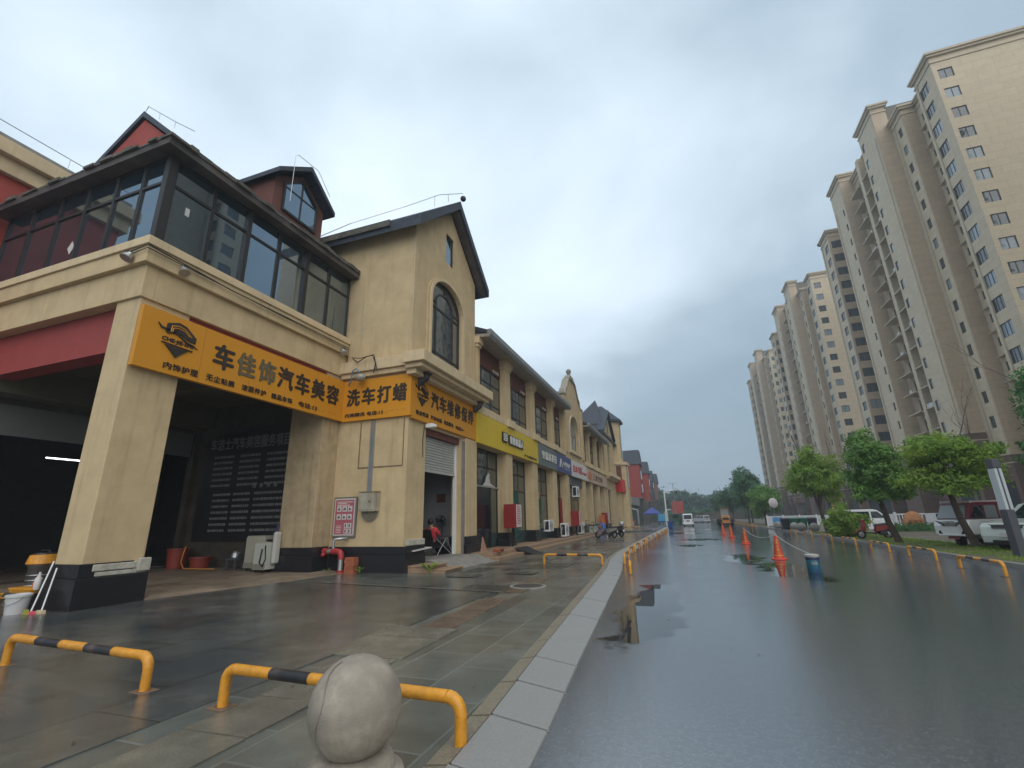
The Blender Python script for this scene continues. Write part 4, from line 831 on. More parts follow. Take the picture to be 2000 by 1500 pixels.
def turret_win(k, z0, z1, w, m):
    a = R(45*k); c, s = math.cos(a), math.sin(a); rr = (2.7 if z0 > 8 else 3.3)*math.cos(R(22.5)); g = MB()
    p = lambda t, d: (-10+c*(rr+d)-s*t, 66.2+s*(rr+d)+c*t)
    q = [p(-w/2, -.02), p(w/2, -.02), p(w/2, .05), p(-w/2, .05)]; g.hexa([(x, y, z0) for x, y in q], [(x, y, z1) for x, y in q]); tp('window', g, m)
turret_win(-1, 5.2, 8.1, .8, BRNRED); turret_win(0, 5.2, 8.1, .9, SHOPG); turret_win(0, 9.3, 12.6, .9, SHOPG); turret_win(-2, 5.2, 7.6, .7, BRNRED)
g = MB().box(-13.5, -7.55, 62.1, 69.2, 0.1, 5.0); tp('shop_base', g, STUC)
# ------------------------------------------------------------------ red terrace, one house behind the other
def red_house(y, X, zt, dep, label, wm=REDST, low=5.0):
    t = thing('terrace_house', label, 'house', (X, y, 0), 'red terrace houses beyond the turret')
    obj('wall', MB().box(X-3.2, X, y, y+dep, low, zt).box(X-12, X-2.0, y+.3, y+16, 0, zt-.6), wm, t)
    obj('roof', MB().add([(X-3.4, y-.25, zt), (X+.25, y-.25, zt), (X+.25, y+dep+.2, zt), (X-3.4, y+dep+.2, zt), (X-3.1, y+.9, zt+3.0), (X+.05, y+.9, zt+3.0), (X+.05, y+dep-1, zt+3.0), (X-3.1, y+dep-1, zt+3.0)],
        [(0, 3, 2, 1), (4, 5, 6, 7), (0, 1, 5, 4), (1, 2, 6, 5), (2, 3, 7, 6), (3, 0, 4, 7)]).box(X-12, X-2, y+.2, y+16, zt-.6, zt-.3), SLATE, t)
    obj('stone_base', MB().box(X-10, X-.4, y-.4, y+14, 0, low), STONEW, t)
    obj('band', MB().box(X-3.3, X+.12, y-.12, y+dep+.1, low, low+.22), mat('grey_band', (.16, .16, .16), .8), t)
    for z in (low+1.2, low+3.9): obj('window', MB().box(X-.02, X+.05, y+dep*.25, y+dep*.75, z, z+1.7), SHOPG, t)
    obj('shop_window', MB().box(X-.42, X-.36, y+1.2, y+6, .5, 3.1), SHOPG, t)
    obj('balcony', MB().box(X-2, X-.7, y+dep+.4, y+dep+3.5, low+2.6, low+2.75).box(X-.75, X-.7, y+dep+.4, y+dep+3.5, low+2.75, low+3.6), wm, t)
    return t
red_house(98, -7.9, 11.8, 5.6, 'nearest red terrace house with slate roof right behind the turret')
red_house(122, -7.9, 11.9, 5, 'second red terrace house past the turret, slate roof')
red_house(138, -7.9, 11.0, 5, 'grey-brown slate hung terrace house, third past the turret', mat('grey_slate_wall', (.10, .10, .115), .7, var=.15), 5.4)
red_house(156, -7.6, 11.6, 6, 'pink brown terrace house at the far end of the row', mat('pink_brown_stucco', (.25, .13, .11), .8, var=.1), 6.4)
# ------------------------------------------------------------------ shop signs along the row
def shop_sign(label, y0, y1, z0, z1, board, X=-8.0):
    s = thing('shop_sign', label, 'sign', (X, (y0+y1)/2, z0), None)
    obj('board', MB().box(-8.118, X, y0, y1, z0, z1), board, s, bevel=.01); return s
s = shop_sign('bright yellow signboard with white characters on black backing', 17.98, 26.95, 4.70, 6.04, SIGNY)
obj('backing', MB().box(-8.0, -7.93, 20.85, 21.5, 5.16, 5.64).box(-8.0, -7.93, 21.75, 23.95, 5.14, 5.62), BLACK, s)
chars(s, '青橙机器人', 21.78, 23.92, 5.17, 5.59, face_x, -7.93, LETW, .1, .025)
obj('logo', face_x(join(MB().box(20.95, 21.0, -.02, 0, 5.22, 5.58).box(21.35, 21.4, -.02, 0, 5.22, 5.58).box(21.0, 21.35, -.02, 0, 5.22, 5.27).box(21.0, 21.35, -.02, 0, 5.53, 5.58).prism([(21.05, 5.3), (21.12, 5.3), (21.3, 5.5), (21.23, 5.5)], 'y', -.02, 0).prism([(21.23, 5.3), (21.3, 5.3), (21.12, 5.5), (21.05, 5.5)], 'y', -.02, 0)), -7.93), LETW, s)
chars(s, '少儿编程中心', 24.2, 26.6, 4.80, 4.96, face_x, -8.0, INK, .2, .03, 'small_lettering')
s = shop_sign('dark grey signboard with raised cream characters next to yellow sign', 27.0, 31.45, 4.66, 5.98, SIGNG); chars(s, '安福溪茶行', 27.65, 31.3, 5.10, 5.62, face_x, -7.97, LETW, .14, .02)
s = shop_sign('blue signboard with white arch logo and thin white characters', 31.48, 35.9, 4.68, 5.94, SIGNB)
lo = MB().prism([(32.15, 5.02), (32.27, 5.02), (32.55, 5.55), (32.47, 5.62)], 'y', -.03, 0).prism([(33.0, 5.02), (32.88, 5.02), (32.55, 5.55), (32.63, 5.62)], 'y', -.03, 0)
obj('logo', face_x(lo, -8.0), LETW, s); chars(s, '中坚地产', 33.2, 35.6, 5.15, 5.50, face_x, -8.0, LETW, .1, .0); obj('small_lettering', face_x(fit_text('— — — —', 33.6, 35.3, 5.0, 5.03), -8.0), LETW, s)
s = shop_sign('white signboard with red brush characters next to blue sign', 35.95, 42.1, 4.68, 5.94, SIGNW); chars(s, '白木书屋', 36.45, 39.9, 5.02, 5.62, face_x, -8.0, LETR, .1, .03); obj('small_lettering', face_x(fit_text('room', 40.1, 41.8, 5.06, 5.3, .02), -8.0), LETR, s)
s = shop_sign('pale cream signboard with orange oval and brown characters, last in the row', 42.15, 54.0, 4.67, 5.86, SIGNC)
obj('logo', face_x(MB().prism([(43.6+.75*math.cos(i*math.pi/10), 5.27+.42*math.sin(i*math.pi/10)) for i in range(20)], 'y', -.03, 0), -8.0), ORANGE, s)
chars(s, '三度空间', 44.9, 50.6, 5.0, 5.55, face_x, -8.0, LETBR, .2, .02)
s = thing('shop_sign', 'red box sign with yellow and white characters on the turret base', 'sign', (-7.2, 66, 4.5))
obj('board', MB().box(-10.2, -7.3, 61.6, 61.9, 4.6, 6.2).box(-7.55, -7.2, 61.9, 68.6, 4.6, 6.2), REDS, s)
chars(s, '彩票', -9.15, -8.35, 5.45, 6.05, face_y, 61.6, mat('letter_yellow', (.7, .4, .03), .5), .1, .02); chars(s, '代销', -9.15, -8.4, 4.75, 5.3, face_y, 61.6, LETW, .1, .02, 'small_lettering')
# ------------------------------------------------------------------ small things along the shops
def cabinet(loc, rz, label, w=.75, d=.62, h=1.08):
    t = thing('fire_cabinet', label, 'cabinet', loc, 'red fire cabinets on the shop piers'); x, y, z = loc
    obj('body', MB().box(x-d/2, x+d/2, y-w/2, y+w/2, z, z+h), RED, t, bevel=.012)
    obj('door', MB().box(x+d/2, x+d/2+.02, y-w/2+.03, y+w/2-.03, z+.03, z+h-.03), PAPER, t)
    g = MB(); r = random.Random(int(y)); 
    for k in range(8): g.box(x+d/2+.02, x+d/2+.024, y-w/2+.1, y-w/2+.1+r.uniform(.3, w-.22), z+h-.16-k*.105, z+h-.12-k*.105)
    obj('notice_lines', g, LETR, t)
    obj('bracket', MB().box(x-.05, x+.02, y-.05, y+.05, z-.85, z-.001).box(x-.05, x+.02, y+.12, y+.2, z-.7, z-.001), BLACK, t); return t
cabinet((-7.78, 21.55, 1.13), 0, 'red fire cabinet with printed white door on pier left of teal shopfront')
cabinet((-7.78, 35.5, .95), 0, 'red fire cabinet with white door on pier below the white sign')
cabinet((-7.78, 49.3, .9), 0, 'far red fire cabinet behind the parked motorbikes and orange board')
t = thing('standing_board', 'orange standing board against the shop wall behind the motorbikes', 'board', (-7.7, 47.2, .3)); obj('panel', MB().box(-7.9, -7.55, 46.4, 47.7, .35, 1.75), ORANGE, t, bevel=.02); obj('foot', MB().box(-7.95, -7.5, 46.4, 47.7, .3, .35), BLACK, t)
def ac_unit(loc, label, h=.78, w=.95, d=.36, legs=.06, hose=True):
    x, y, z = loc; t = thing('ac_unit', label, 'air conditioner', loc, 'outdoor units along the shopfronts')
    obj('casing', MB().box(x-d/2, x+d/2, y-w/2, y+w/2, z+legs, z+legs+h), WHITE, t, bevel=.02)
    g = MB()
    for k in range(6):
        rr = .06+.045*k; g.tube([(x+d/2+.012, y-.12+rr*math.cos(a*math.pi/12), z+legs+h/2+rr*math.sin(a*math.pi/12)) for a in range(25)], .006, 4)
    obj('fan_grille', g, mat('grille_grey', (.2, .2, .2), .5), t)
    obj('side_vent', MB().box(x-d/2+.05, x+d/2-.05, y-w/2-.004, y-w/2, z+legs+.1, z+legs+h-.08), BLACK, t)
    obj('foot', MB().box(x-d/2, x+d/2, y-w/2+.1, y-w/2+.16, z, z+legs), BLACK, t); obj('foot', MB().box(x-d/2, x+d/2, y+w/2-.16, y+w/2-.1, z, z+legs), BLACK, t)
    if hose: obj('hose', MB().tube([(x-.05, y-w/2, z+legs+.6), (x-.05, y-w/2-.16, z+.5), (x-.1, y-w/2-.14, z+.15), (x-.25, y-w/2-.02, z+.05)], .018, 6), PAPER, t)
    return t
ac_unit((-7.9, 28.3, .72), 'white outdoor unit on the low sill between grey-sign piers', .66)
ac_unit((-7.75, 31.7, .30), 'white outdoor unit standing on the steps under the blue sign', .84)
ac_unit((-7.75, 36.8, .30), 'white outdoor unit on the steps beside the bicycle', .82)
ac_unit((-7.85, 36.3, 3.0), 'white outdoor unit high on the wall under the white sign', .8, hose=False)
t = thing('storage_box', 'pale green storage box by the wall beside blue bag', 'box', (-7.75, 42.2, .3)); obj('body', MB().box(-8.05, -7.5, 41.6, 43.0, .3, .75), mat('pale_green_box', (.36, .40, .33), .6), t, bevel=.02); obj('lid', MB().box(-8.07, -7.47, 41.57, 43.03, .75, .82), APPL, t, bevel=.015)
g = MB(); r = random.Random(4); g.ball((-7.5, 44.6, .62), .5, 12, sz=(.8, 1.0, .85)); g.v = [(a+r.uniform(-.08, .08), b+r.uniform(-.08, .08), max(.28, c+r.uniform(-.08, .08))) for a, b, c in g.v]
tag(obj('blue_bag', g, mat('blue_bag_plastic', (.02, .14, .45), .35, bump=.5, bscale=6), smooth=False), 'crumpled blue plastic bag behind the parked motorbikes', 'bag')
t = thing('brick_block', 'red hollow brick lying on the shop steps', 'brick', (-6.9, 17.9, .3)); obj('body', MB().box(-7.25, -6.95, 17.75, 18.15, .30, .42), BRICK, t); obj('hole', MB().box(-6.951, -6.945, 17.8, 17.88, .33, .39).box(-6.951, -6.945, 17.92, 18.0, .33, .39).box(-6.951, -6.945, 18.03, 18.11, .33, .39), BLACK, t)
t = thing('rubber_ramp', 'black rubber threshold ramp lying askew across the shop steps', 'ramp', (-6.6, 20.6, .1)); obj('mat_sheet', MB().hexa([(-7.2, 20.0, .30), (-7.0, 21.2, .30), (-6.3, 21.0, .05), (-6.4, 20.1, .05)], [(-7.2, 20.0, .33), (-7.0, 21.2, .34), (-6.3, 21.0, .10), (-6.4, 20.1, .09)]), RUBBER, t); obj('edge_strip', MB().hexa([(-6.4, 20.1, .05), (-6.3, 21.0, .05), (-6.0, 20.8, .045), (-6.1, 20.3, .045)], [(-6.4, 20.1, .09), (-6.3, 21.0, .1), (-6.0, 20.8, .05), (-6.1, 20.3, .05)]), BLACK, t)
t = thing('terracotta_tile', 'thin pinkish triangular tile leaning by the first shop pier', 'tile', (-7.9, 18.4, .3)); obj('slab', MB().prism([(18.2, .3), (18.75, .3), (18.35, .85)], 'x', -7.97, -7.93), mat('terracotta', (.42, .23, .16), .8), t)
# things on the bay wall
t = thing('notice_board', 'pink framed notice board with small pictures on the beige bay wall', 'notice', (-10.4, 12.8, 1.1))
obj('frame', MB().box(-10.86, -9.96, 12.80, 12.868, 1.07, 2.33), mat('dull_metal_frame', (.22, .21, .19), .5, .5), t, bevel=.008)
obj('sheet', MB().box(-10.81, -10.01, 12.79, 12.80, 1.13, 2.28), PAPER, t); obj('poster', MB().box(-10.77, -10.05, 12.785, 12.79, 1.17, 2.24), PINK, t)
pc = MB(); ink = MB(); r = random.Random(8)
for j, z in enumerate((1.87, 1.62)):
    for i in range(3): x0 = -10.70+i*.21; pc.box(x0, x0+.17, 12.78, 12.785, z, z+.17); ink.prism([(x0+.03, z+.03), (x0+.14, z+.05), (x0+.1+r.uniform(-.03, .03), z+.13), (x0+.05, z+.1)], 'y', 12.776, 12.78)
for j, z in enumerate((1.36, 1.19)):
    for i in range(2): x0 = -10.38+i*.15; pc.box(x0, x0+.13, 12.78, 12.785, z, z+.15); ink.box(x0+.03, x0+.08, 12.776, 12.78, z+.03, z+.12)
obj('picture', pc, PAPER, t); obj('picture_figure', ink, mat('dark_print', (.10, .09, .10), .6), t)
tx = MB()
for k in range(3): tx.box(-10.7, -10.7+r.uniform(.3, .6), 12.782, 12.785, 2.16-k*.05, 2.18-k*.05)
for k in range(5): tx.box(-10.7, -10.5, 12.782, 12.785, 1.42-k*.05, 1.435-k*.05)
obj('print_lines', tx, LETW, t)
t = thing('meter_box', 'rusty pale metal meter box with coiled cable on the bay wall', 'electrical box', (-9.43, 12.75, 1.85))
RUST = mat('rusty_pale_metal', (.36, .35, .27), .6, var=.2, vscale=5, streak=.8, streak_col=(.20, .08, .03))
obj('cabinet', MB().box(-9.73, -9.13, 12.62, 12.868, 1.85, 2.44), RUST, t, bevel=.01); obj('door', MB().box(-9.70, -9.30, 12.605, 12.62, 1.90, 2.40), RUST, t, bevel=.006); obj('side_door', MB().box(-9.285, -9.15, 12.607, 12.62, 1.90, 2.40), RUST, t, bevel=.006)
obj('top_edge', MB().box(-9.75, -9.11, 12.60, 12.868, 2.44, 2.46), mat('rust_edge', (.22, .13, .06), .8), t); obj('latch', MB().box(-9.35, -9.325, 12.59, 12.605, 2.12, 2.18), BLACK, t)
cg = MB()
for k in range(5):
    rr = .12+k*.045; cg.tube([(-9.47+rr*math.cos(R(180+a*15)), 12.78+.012*k, 1.85+rr*1.0*math.sin(R(180+a*15))) for a in range(13)], .018, 6)
obj('cable_coil', cg, mat('grey_cable', (.25, .23, .18), .6), t)
t = thing('fire_pipe', 'red and grey fire hydrant pipe rising by the black plinth', 'pipe', (-10.3, 12.55, 0))
obj('main_pipe', MB().tube([(-10.18, 12.5, .05), (-10.18, 12.5, .52)], .075, 12), METAL, t, smooth=True)
obj('red_elbow', MB().tube([(-10.18, 12.5, .44), (-10.18, 12.5, .56), (-10.21, 12.5, .64), (-10.30, 12.5, .67), (-10.42, 12.5, .67)], .09, 12).tube([(-10.18, 12.5, .0), (-10.18, 12.5, .13)], .10, 12), PIPE, t, smooth=True)
obj('cross_pipe', MB().tube([(-10.42, 12.5, .67), (-10.68, 12.5, .67)], .075, 12), METAL, t, smooth=True); obj('red_tee', MB().tube([(-10.42, 12.5, .67), (-10.52, 12.5, .67)], .095, 12).tube([(-10.70, 12.5, .67), (-10.86, 12.5, .67)], .10, 12), PIPE, t, smooth=True)
obj('wall_pipe', MB().tube([(-10.5, 12.5, .72), (-10.5, 12.5, .98), (-10.46, 12.52, 1.03), (-10.3, 12.6, 1.04), (-10.25, 12.8, 1.04)], .045, 10), METAL, t, smooth=True)
obj('end_cap', MB().tube([(-10.80, 12.44, .60), (-10.80, 12.38, .54)], .06, 10), PIPE, t)
t = thing('brick_stack', 'small upright stack of red bricks beside the fire pipe', 'bricks', (-9.88, 12.6, 0)); st_ = MB()
for k in range(6): st_.box(-10.05+rnd.uniform(-.015, .015), -9.70+rnd.uniform(-.015, .015), 12.52, 12.73, k*.083, k*.083+.076)
obj('bricks', st_, mat('plain_brick', (.36, .11, .05), .85, var=.3, vscale=7, bump=.4), t)
def weed(x, y, z, n, h, label, seed):
    r = random.Random(seed); g = MB()
    for _ in range(n):
        a = r.uniform(0, 6.28); l = h*r.uniform(.4, 1.1); c = Vector((x+math.cos(a)*l*.6, y+math.sin(a)*l*.6, z+l*.75)); s = l*.28; d = Vector((math.cos(a), math.sin(a), .3)); e_ = Vector((-math.sin(a), math.cos(a), r.uniform(-.3, .3)))
        g.add([c-d*s, c+e_*s*.6, c+d*s, c-e_*s*.6], [(0, 1, 2, 3)]); g.add([(x, y, z), tuple(c-d*s), tuple(c-d*s+Vector((.004, .004, 0)))], [(0, 1, 2)])
    t = thing('weed', label, 'plant', (x, y, z), 'weeds at the wall foot'); obj('foliage', g, LEAFY, t, norm=False)
weed(-7.3, 12.9, .04, 40, .32, 'green weed at the corner of the little tiled door steps', 1)
weed(-9.5, 12.55, .04, 22, .2, 'low green weed right of the brick stack', 2)
weed(-10.6, 12.4, .04, 18, .16, 'dry low weed under the fire pipe', 3)
t = thing('manhole_cover', 'round dark manhole cover in the wet pavement', 'manhole', (-4.1, 10.8, .05)); obj('cover', MB().lathe([(0, .066), (.33, .066), (.34, .06), (.34, .04)], (-3.55, 10.75), 28), mat('cast_iron', (.06, .055, .05), .4, .5, bump=.4, bscale=25), t); obj('ring', MB().lathe([(.345, .04), (.345, .063), (.42, .06), (.42, .04)], (-3.55, 10.75), 28), CONC, t)
for lx, ly, lb in ((-5.9, 12.4, 'left square dark drain grate sunk in the pavement'), (-4.55, 13.3, 'right square dark drain grate sunk in the pavement')):
    t = thing('drain_grate', lb, 'drain', (lx, ly, .045)); obj('grate', MB().box(lx-.42, lx+.42, ly-.3, ly+.3, .05, .058), PATCHD, t)
# ------------------------------------------------------------------ things in and at the garage
def bucket(x, y, z):
    t = thing('bucket', 'white plastic bucket with a wire handle by the front pillar', 'bucket', (x, y, z))
    obj('pail', MB().lathe([(.145, z), (.175, z+.30), (.19, z+.30), (.19, z+.335), (.17, z+.345), (.165, z+.335), (.14, z+.02), (0, z+.02)], (x, y), 22), mat('bucket_white', (.50, .50, .50), .45), t, smooth=True)
    obj('handle', MB().tube([(x-.18*math.cos(a*math.pi/10), y-.17*math.sin(a*math.pi/10)-.02, z+.3-.13*math.sin(a*math.pi/10)) for a in range(11)], .006, 5), METAL, t)
bucket(-11.72, 5.62, .04)
t = thing('vacuum_cleaner', 'tall wet vacuum cleaner with yellow head and grey drum beside pillar', 'vacuum', (-13.25, 6.62, .06))
vx, vy = -13.25, 6.62
obj('drum', MB().lathe([(.2, .2), (.22, .25), (.22, .74), (.24, .76), (.24, .80)], (vx, vy), 20), mat('drum_grey', (.12, .11, .10), .35, .4), t, smooth=True)
obj('drum_rings', MB().lathe([(.225, .38), (.23, .39), (.225, .40)], (vx, vy), 20).lathe([(.225, .48), (.23, .49), (.225, .5)], (vx, vy), 20).lathe([(.225, .58), (.23, .59), (.225, .6)], (vx, vy), 20), METAL, t)
obj('head', MB().lathe([(.26, .80), (.28, .82), (.24, .99), (.2, 1.0), (0, 1.0)], (vx, vy), 20), YEL, t, smooth=True)
obj('handle', MB().tube([(vx-.16, vy, 1.0), (vx-.14, vy, 1.08), (vx+.14, vy, 1.08), (vx+.16, vy, 1.0)], .018, 8).lathe([(.2, 1.0), (.18, 1.03), (0, 1.04)], (vx, vy), 16), BLACK, t)
for k in range(4): a = k*math.pi/2+.6; obj('castor', MB().ball((vx+.2*math.cos(a), vy+.2*math.sin(a), .10), .045, 8).box(vx+.15*math.cos(a)-.03, vx+.15*math.cos(a)+.03, vy+.15*math.sin(a)-.03, vy+.15*math.sin(a)+.03, .12, .2), BLACK, t)
for k, (tx_, bx_, lab, col) in enumerate((((-11.60, 5.96, .92), (-11.42, 5.70, .08), 'broom with white handle and pink and green bristles, left one', PINK), ((-11.46, 5.96, .80), (-11.27, 5.78, .09), 'broom with white handle and pale head, right one by plinth', PINK))):
    t = thing('broom', lab, 'broom', bx_); obj('handle', MB().tube([bx_, tx_], .013, 8), WHITE, t)
    x, y, z = bx_; g = MB(); r = random.Random(k)
    for _ in range(60):
        a = r.uniform(-.17, .17); g.tube([(x+a*.5, y+a*.1, z+.01), (x+a, y-.03+r.uniform(-.05, .02), .045)], .007, 4, cap=False)
    obj('bristles', g, mat('bristle_pink', (.55, .08, .12), .7) if k == 0 else mat('bristle_buff', (.42, .34, .22), .7), t)
    if k == 0: obj('green_bristles', MB().prism([(x-.07, .045), (x+.06, .045), (x+.03, .13), (x-.04, .13)], 'y', y-.09, y-.05), mat('bristle_green', (.28, .30, .05), .7), t)
t = thing('spray_bottle', 'white and orange bottles standing on the tray by the vacuum', 'bottle', (-12.0, 5.95, .4)); obj('bottle', MB().lathe([(.05, .40), (.06, .44), (.06, .6), (.02, .66), (.02, .72), (0, .72)], (-11.98, 5.98), 12), PAPER, t, smooth=True); obj('cap', MB().lathe([(.045, .38), (.05, .40), (.05, .52), (.015, .58), (0, .58)], (-12.08, 6.0), 12), ORANGE, t)
t = thing('yellow_tray', 'orange yellow tray on the floor behind the white bucket', 'tray', (-12.4, 6.1, .3)); obj('tray', MB().hexa([(-12.65, 5.9, .33), (-12.0, 5.9, .33), (-12.0, 6.15, .33), (-12.65, 6.15, .33)], [(-12.7, 5.87, .43), (-11.97, 5.87, .43), (-11.97, 6.18, .43), (-12.7, 6.18, .43)]), YEL, t, bevel=.02); obj('stool', MB().box(-12.6, -12.05, 5.92, 6.13, .05, .33), DARKIN, t)
t = thing('hose', 'tangled yellow hose lying on the garage floor at far left', 'hose', (-13.5, 6.5, .1)); r = random.Random(3); obj('coil', MB().tube([(-14.6+.16*k+r.uniform(-.1, .1), 6.4+.25*math.sin(k*1.3), .10+.03*math.sin(k*2.1)+.05) for k in range(14)], .018, 6), mat('yellow_hose', (.5, .27, .04), .5), t)
# washers, stool and kettle, buckets at the inner wall
def washer(x, y, w, d, h, lab, m):
    t = thing('washing_machine', lab, 'washing machine', (x, y, .12)); z = .12
    obj('casing', MB().box(x-w/2, x+w/2, y-d/2, y+d/2, z+.07, z+h), m, t, bevel=.02); obj('lid', MB().box(x-w/2+.02, x+w/2-.02, y-d/2+.02, y+d/2-.1, z+h, z+h+.035), APPL, t, bevel=.01)
    obj('base_strip', MB().box(x-w/2-.005, x+w/2+.005, y-d/2-.006, y-d/2, z+.07, z+.24), mat('appliance_base', (.25, .235, .19), .5), t)
    obj('control_panel', MB().box(x-w/2+.03, x+w/2-.03, y+d/2-.1, y+d/2, z+h, z+h+.1), BLACK, t, bevel=.01)
    for s in (-1, 1): obj('foot', MB().lathe([(.03, z), (.025, z+.07)], (x+s*(w/2-.07), y-d/2+.07), 10), BLACK, t)
washer(-13.25, 12.35, .78, .58, 1.02, 'wide beige twin tub washing machine by the dark price board', APPL)
washer(-12.55, 11.9, .50, .5, .84, 'narrow pale washing machine next to the stained pillar', mat('pale_appliance', (.46, .47, .42), .5))
t = thing('hose', 'dark drain hose looped over the narrow pale washing machine', 'hose', (-12.3, 11.7, .9)); obj('loop', MB().tube([(-12.45, 11.75, .98), (-12.3, 11.6, .85), (-12.25, 11.6, .5), (-12.35, 11.6, .3), (-12.5, 11.62, .4), (-12.45, 11.62, .8)], .02, 6), BLACK, t); obj('blue_pipe', MB().tube([(-12.28, 11.9, .7), (-12.25, 11.95, 1.55)], .045, 8), mat('dark_blue_pipe', (.03, .035, .09), .5), t)
t = thing('white_cushion', 'pale folded cushion wedged between washing machine and stained pillar', 'cushion', (-12.3, 12.0, .5)); obj('cushion', MB().box(-12.28, -12.14, 11.8, 12.05, .35, 1.3), mat('pale_cushion', (.48, .47, .43), .8, bump=.5, bscale=4), t, bevel=.06)
t = thing('stool', 'low dark plastic step stool in front of the price board', 'stool', (-14.25, 12.25, .12)); obj('seat', MB().box(-14.5, -14.05, 12.1, 12.45, .42, .47), mat('slate_plastic', (.07, .08, .10), .5), t, bevel=.012)
for sx in (-14.47, -14.12):
    for sy in (12.12, 12.40): obj('leg', MB().box(sx, sx+.05, sy, sy+.04, .12, .42), mat('slate_plastic', (.07, .08, .10), .5), t)
t = thing('kettle', 'metal kettle standing on the low dark stool', 'kettle', (-14.25, 12.25, .47)); obj('body', MB().lathe([(.10, .47), (.125, .5), (.11, .62), (.06, .69), (0, .7)], (-14.27, 12.26), 16), METAL, t, smooth=True); obj('spout', MB().tube([(-14.17, 12.26, .56), (-14.08, 12.26, .67)], [.025, .012], 8), METAL, t); obj('handle', MB().tube([(-14.36, 12.26, .66), (-14.3, 12.26, .80), (-14.2, 12.26, .78), (-14.17, 12.26, .66)], .01, 6), BLACK, t)
for x, y, h, lab in ((-16.9, 12.2, .62, 'tall dark red barrel in the shadow at the garage back'), (-15.9, 12.3, .34, 'low dark red tub beside tall barrel in the garage')):
    t = thing('barrel', lab, 'barrel', (x, y, .12)); obj('shell', MB().lathe([(.27, .13), (.32, .13+h), (.335, .13+h), (.335, .16+h), (.29, .16+h), (.26, .16), (0, .16)], (x, y), 18), mat('dark_red_plastic', (.24, .035, .02), .55), t, smooth=True); obj('rim', MB().lathe([(.34, .11+h), (.345, .14+h), (.34, .17+h)], (x, y), 18), mat('dark_red_rim', (.20, .03, .02), .5), t)
t = thing('hose', 'orange hose hanging and trailing over the garage floor by the barrels', 'hose', (-16, 12.2, .12)); obj('hose_line', MB().tube([(-16.55, 12.2, .85), (-16.5, 12.1, .6), (-16.4, 12.0, .35), (-16.1, 11.9, .16), (-15.4, 11.9, .16), (-14.8, 12.0, .16)], .02, 6), mat('orange_hose', (.50, .23, .05), .5), t)
# fan, recliner, person in the shutter doorway
t = thing('standing_fan', 'black pedestal fan in the open shutter doorway', 'fan', (-9.15, 17.2, .305))
fx, fy, fz = -9.15, 17.1, 1.55
obj('base', MB().lathe([(.24, .305), (.22, .34), (.04, .37), (.025, .5)], (fx, fy), 18), BLACK, t, smooth=True); obj('pole', MB().tube([(fx, fy, .36), (fx, fy, 1.5)], .02, 8), BLACK, t)
Mf = Matrix.Translation((fx, fy, fz)) @ Matrix.Rotation(R(150), 4, 'Z') @ Matrix.Rotation(R(20), 4, 'Y')
g = MB()
for k in range(7):
    rr = .04+.035*k; g.tube([(.13+.06*(1-(k/6)**2), rr*math.cos(a*math.pi/12), rr*math.sin(a*math.pi/12)) for a in range(25)], .005, 4)
for a in range(18): g.tube([(.19, .03*math.cos(a*.349), .03*math.sin(a*.349)), (.12, .26*math.cos(a*.349), .26*math.sin(a*.349)), (.05, .24*math.cos(a*.349), .24*math.sin(a*.349)), (.02, .05*math.cos(a*.349), .05*math.sin(a*.349))], .004, 4)
obj('cage', g.xf(Mf), BLACK, t)
g = MB()
for k in range(3): g.xf(Matrix.Identity(4)); b = MB().hexa([(.08, .03, -.05), (.10, .03, .05), (.09, .22, .10), (.07, .23, -.08)], [(.085, .03, -.05), (.105, .03, .05), (.095, .22, .10), (.075, .23, -.08)]).xf(Matrix.Rotation(k*2.094, 4, 'X')); g.add(b.v, b.f)
obj('blade', g.xf(Mf), BLACK, t); obj('motor', MB().tube([(-.14, 0, 0), (-.12, 0, 0), (.04, 0, 0), (.06, 0, 0)], [.04, .07, .07, .03], 12).xf(Mf), BLACK, t, smooth=True)
def skin(name, pts, edges, rad, m, parent=None, lev=1, root=0):
    me = bpy.data.meshes.new(name); b = base_of(parent); me.from_pydata([Vector(p)-b for p in pts], edges, [])
    o = bpy.data.objects.new(name, me); C.objects.link(o); md = o.modifiers.new('s', 'SKIN'); md.use_smooth_shade = True
    for i, q in enumerate(rad): me.skin_vertices[0].data[i].radius = (q, q) if not isinstance(q, tuple) else q; me.skin_vertices[0].data[i].use_root = (i == root)
    if lev: sb = o.modifiers.new('u', 'SUBSURF'); sb.levels = lev; sb.render_levels = lev
    bpy.context.view_layer.update(); m2 = bpy.data.meshes.new_from_object(o.evaluated_get(bpy.context.evaluated_depsgraph_get()))
    bpy.data.objects.remove(o); m2.materials.clear(); m2.materials.append(m); m2.name = name
    n_ = bpy.data.objects.new(name, m2); C.objects.link(n_)
    if parent: n_.parent = parent
    return n_
px, P0 = -8.88, thing('person', 'person in red top and black trousers slumped in reclining chair in doorway', 'person', (-9.0, 16.0, .305))
B = [(0, 15.98, .78), (0, 15.86, 1.0), (0, 15.76, 1.2), (0, 15.72, 1.30), (0, 15.72, 1.38), (0, 15.76, 1.47), (0, 15.78, 1.53),
     (-.17, 15.78, 1.23), (-.22, 15.98, 1.02), (-.05, 16.12, .96), (.17, 15.78, 1.23), (.23, 15.98, 1.02), (.05, 16.14, .98),
     (-.10, 16.0, .76), (-.13, 16.42, .82), (-.12, 16.62, .46), (-.12, 16.78, .36), (.10, 16.0, .76), (.14, 16.44, .80), (.13, 16.70, .45), (.13, 16.86, .36)]
pts = [(px+a, b_, c) for a, b_, c in B]
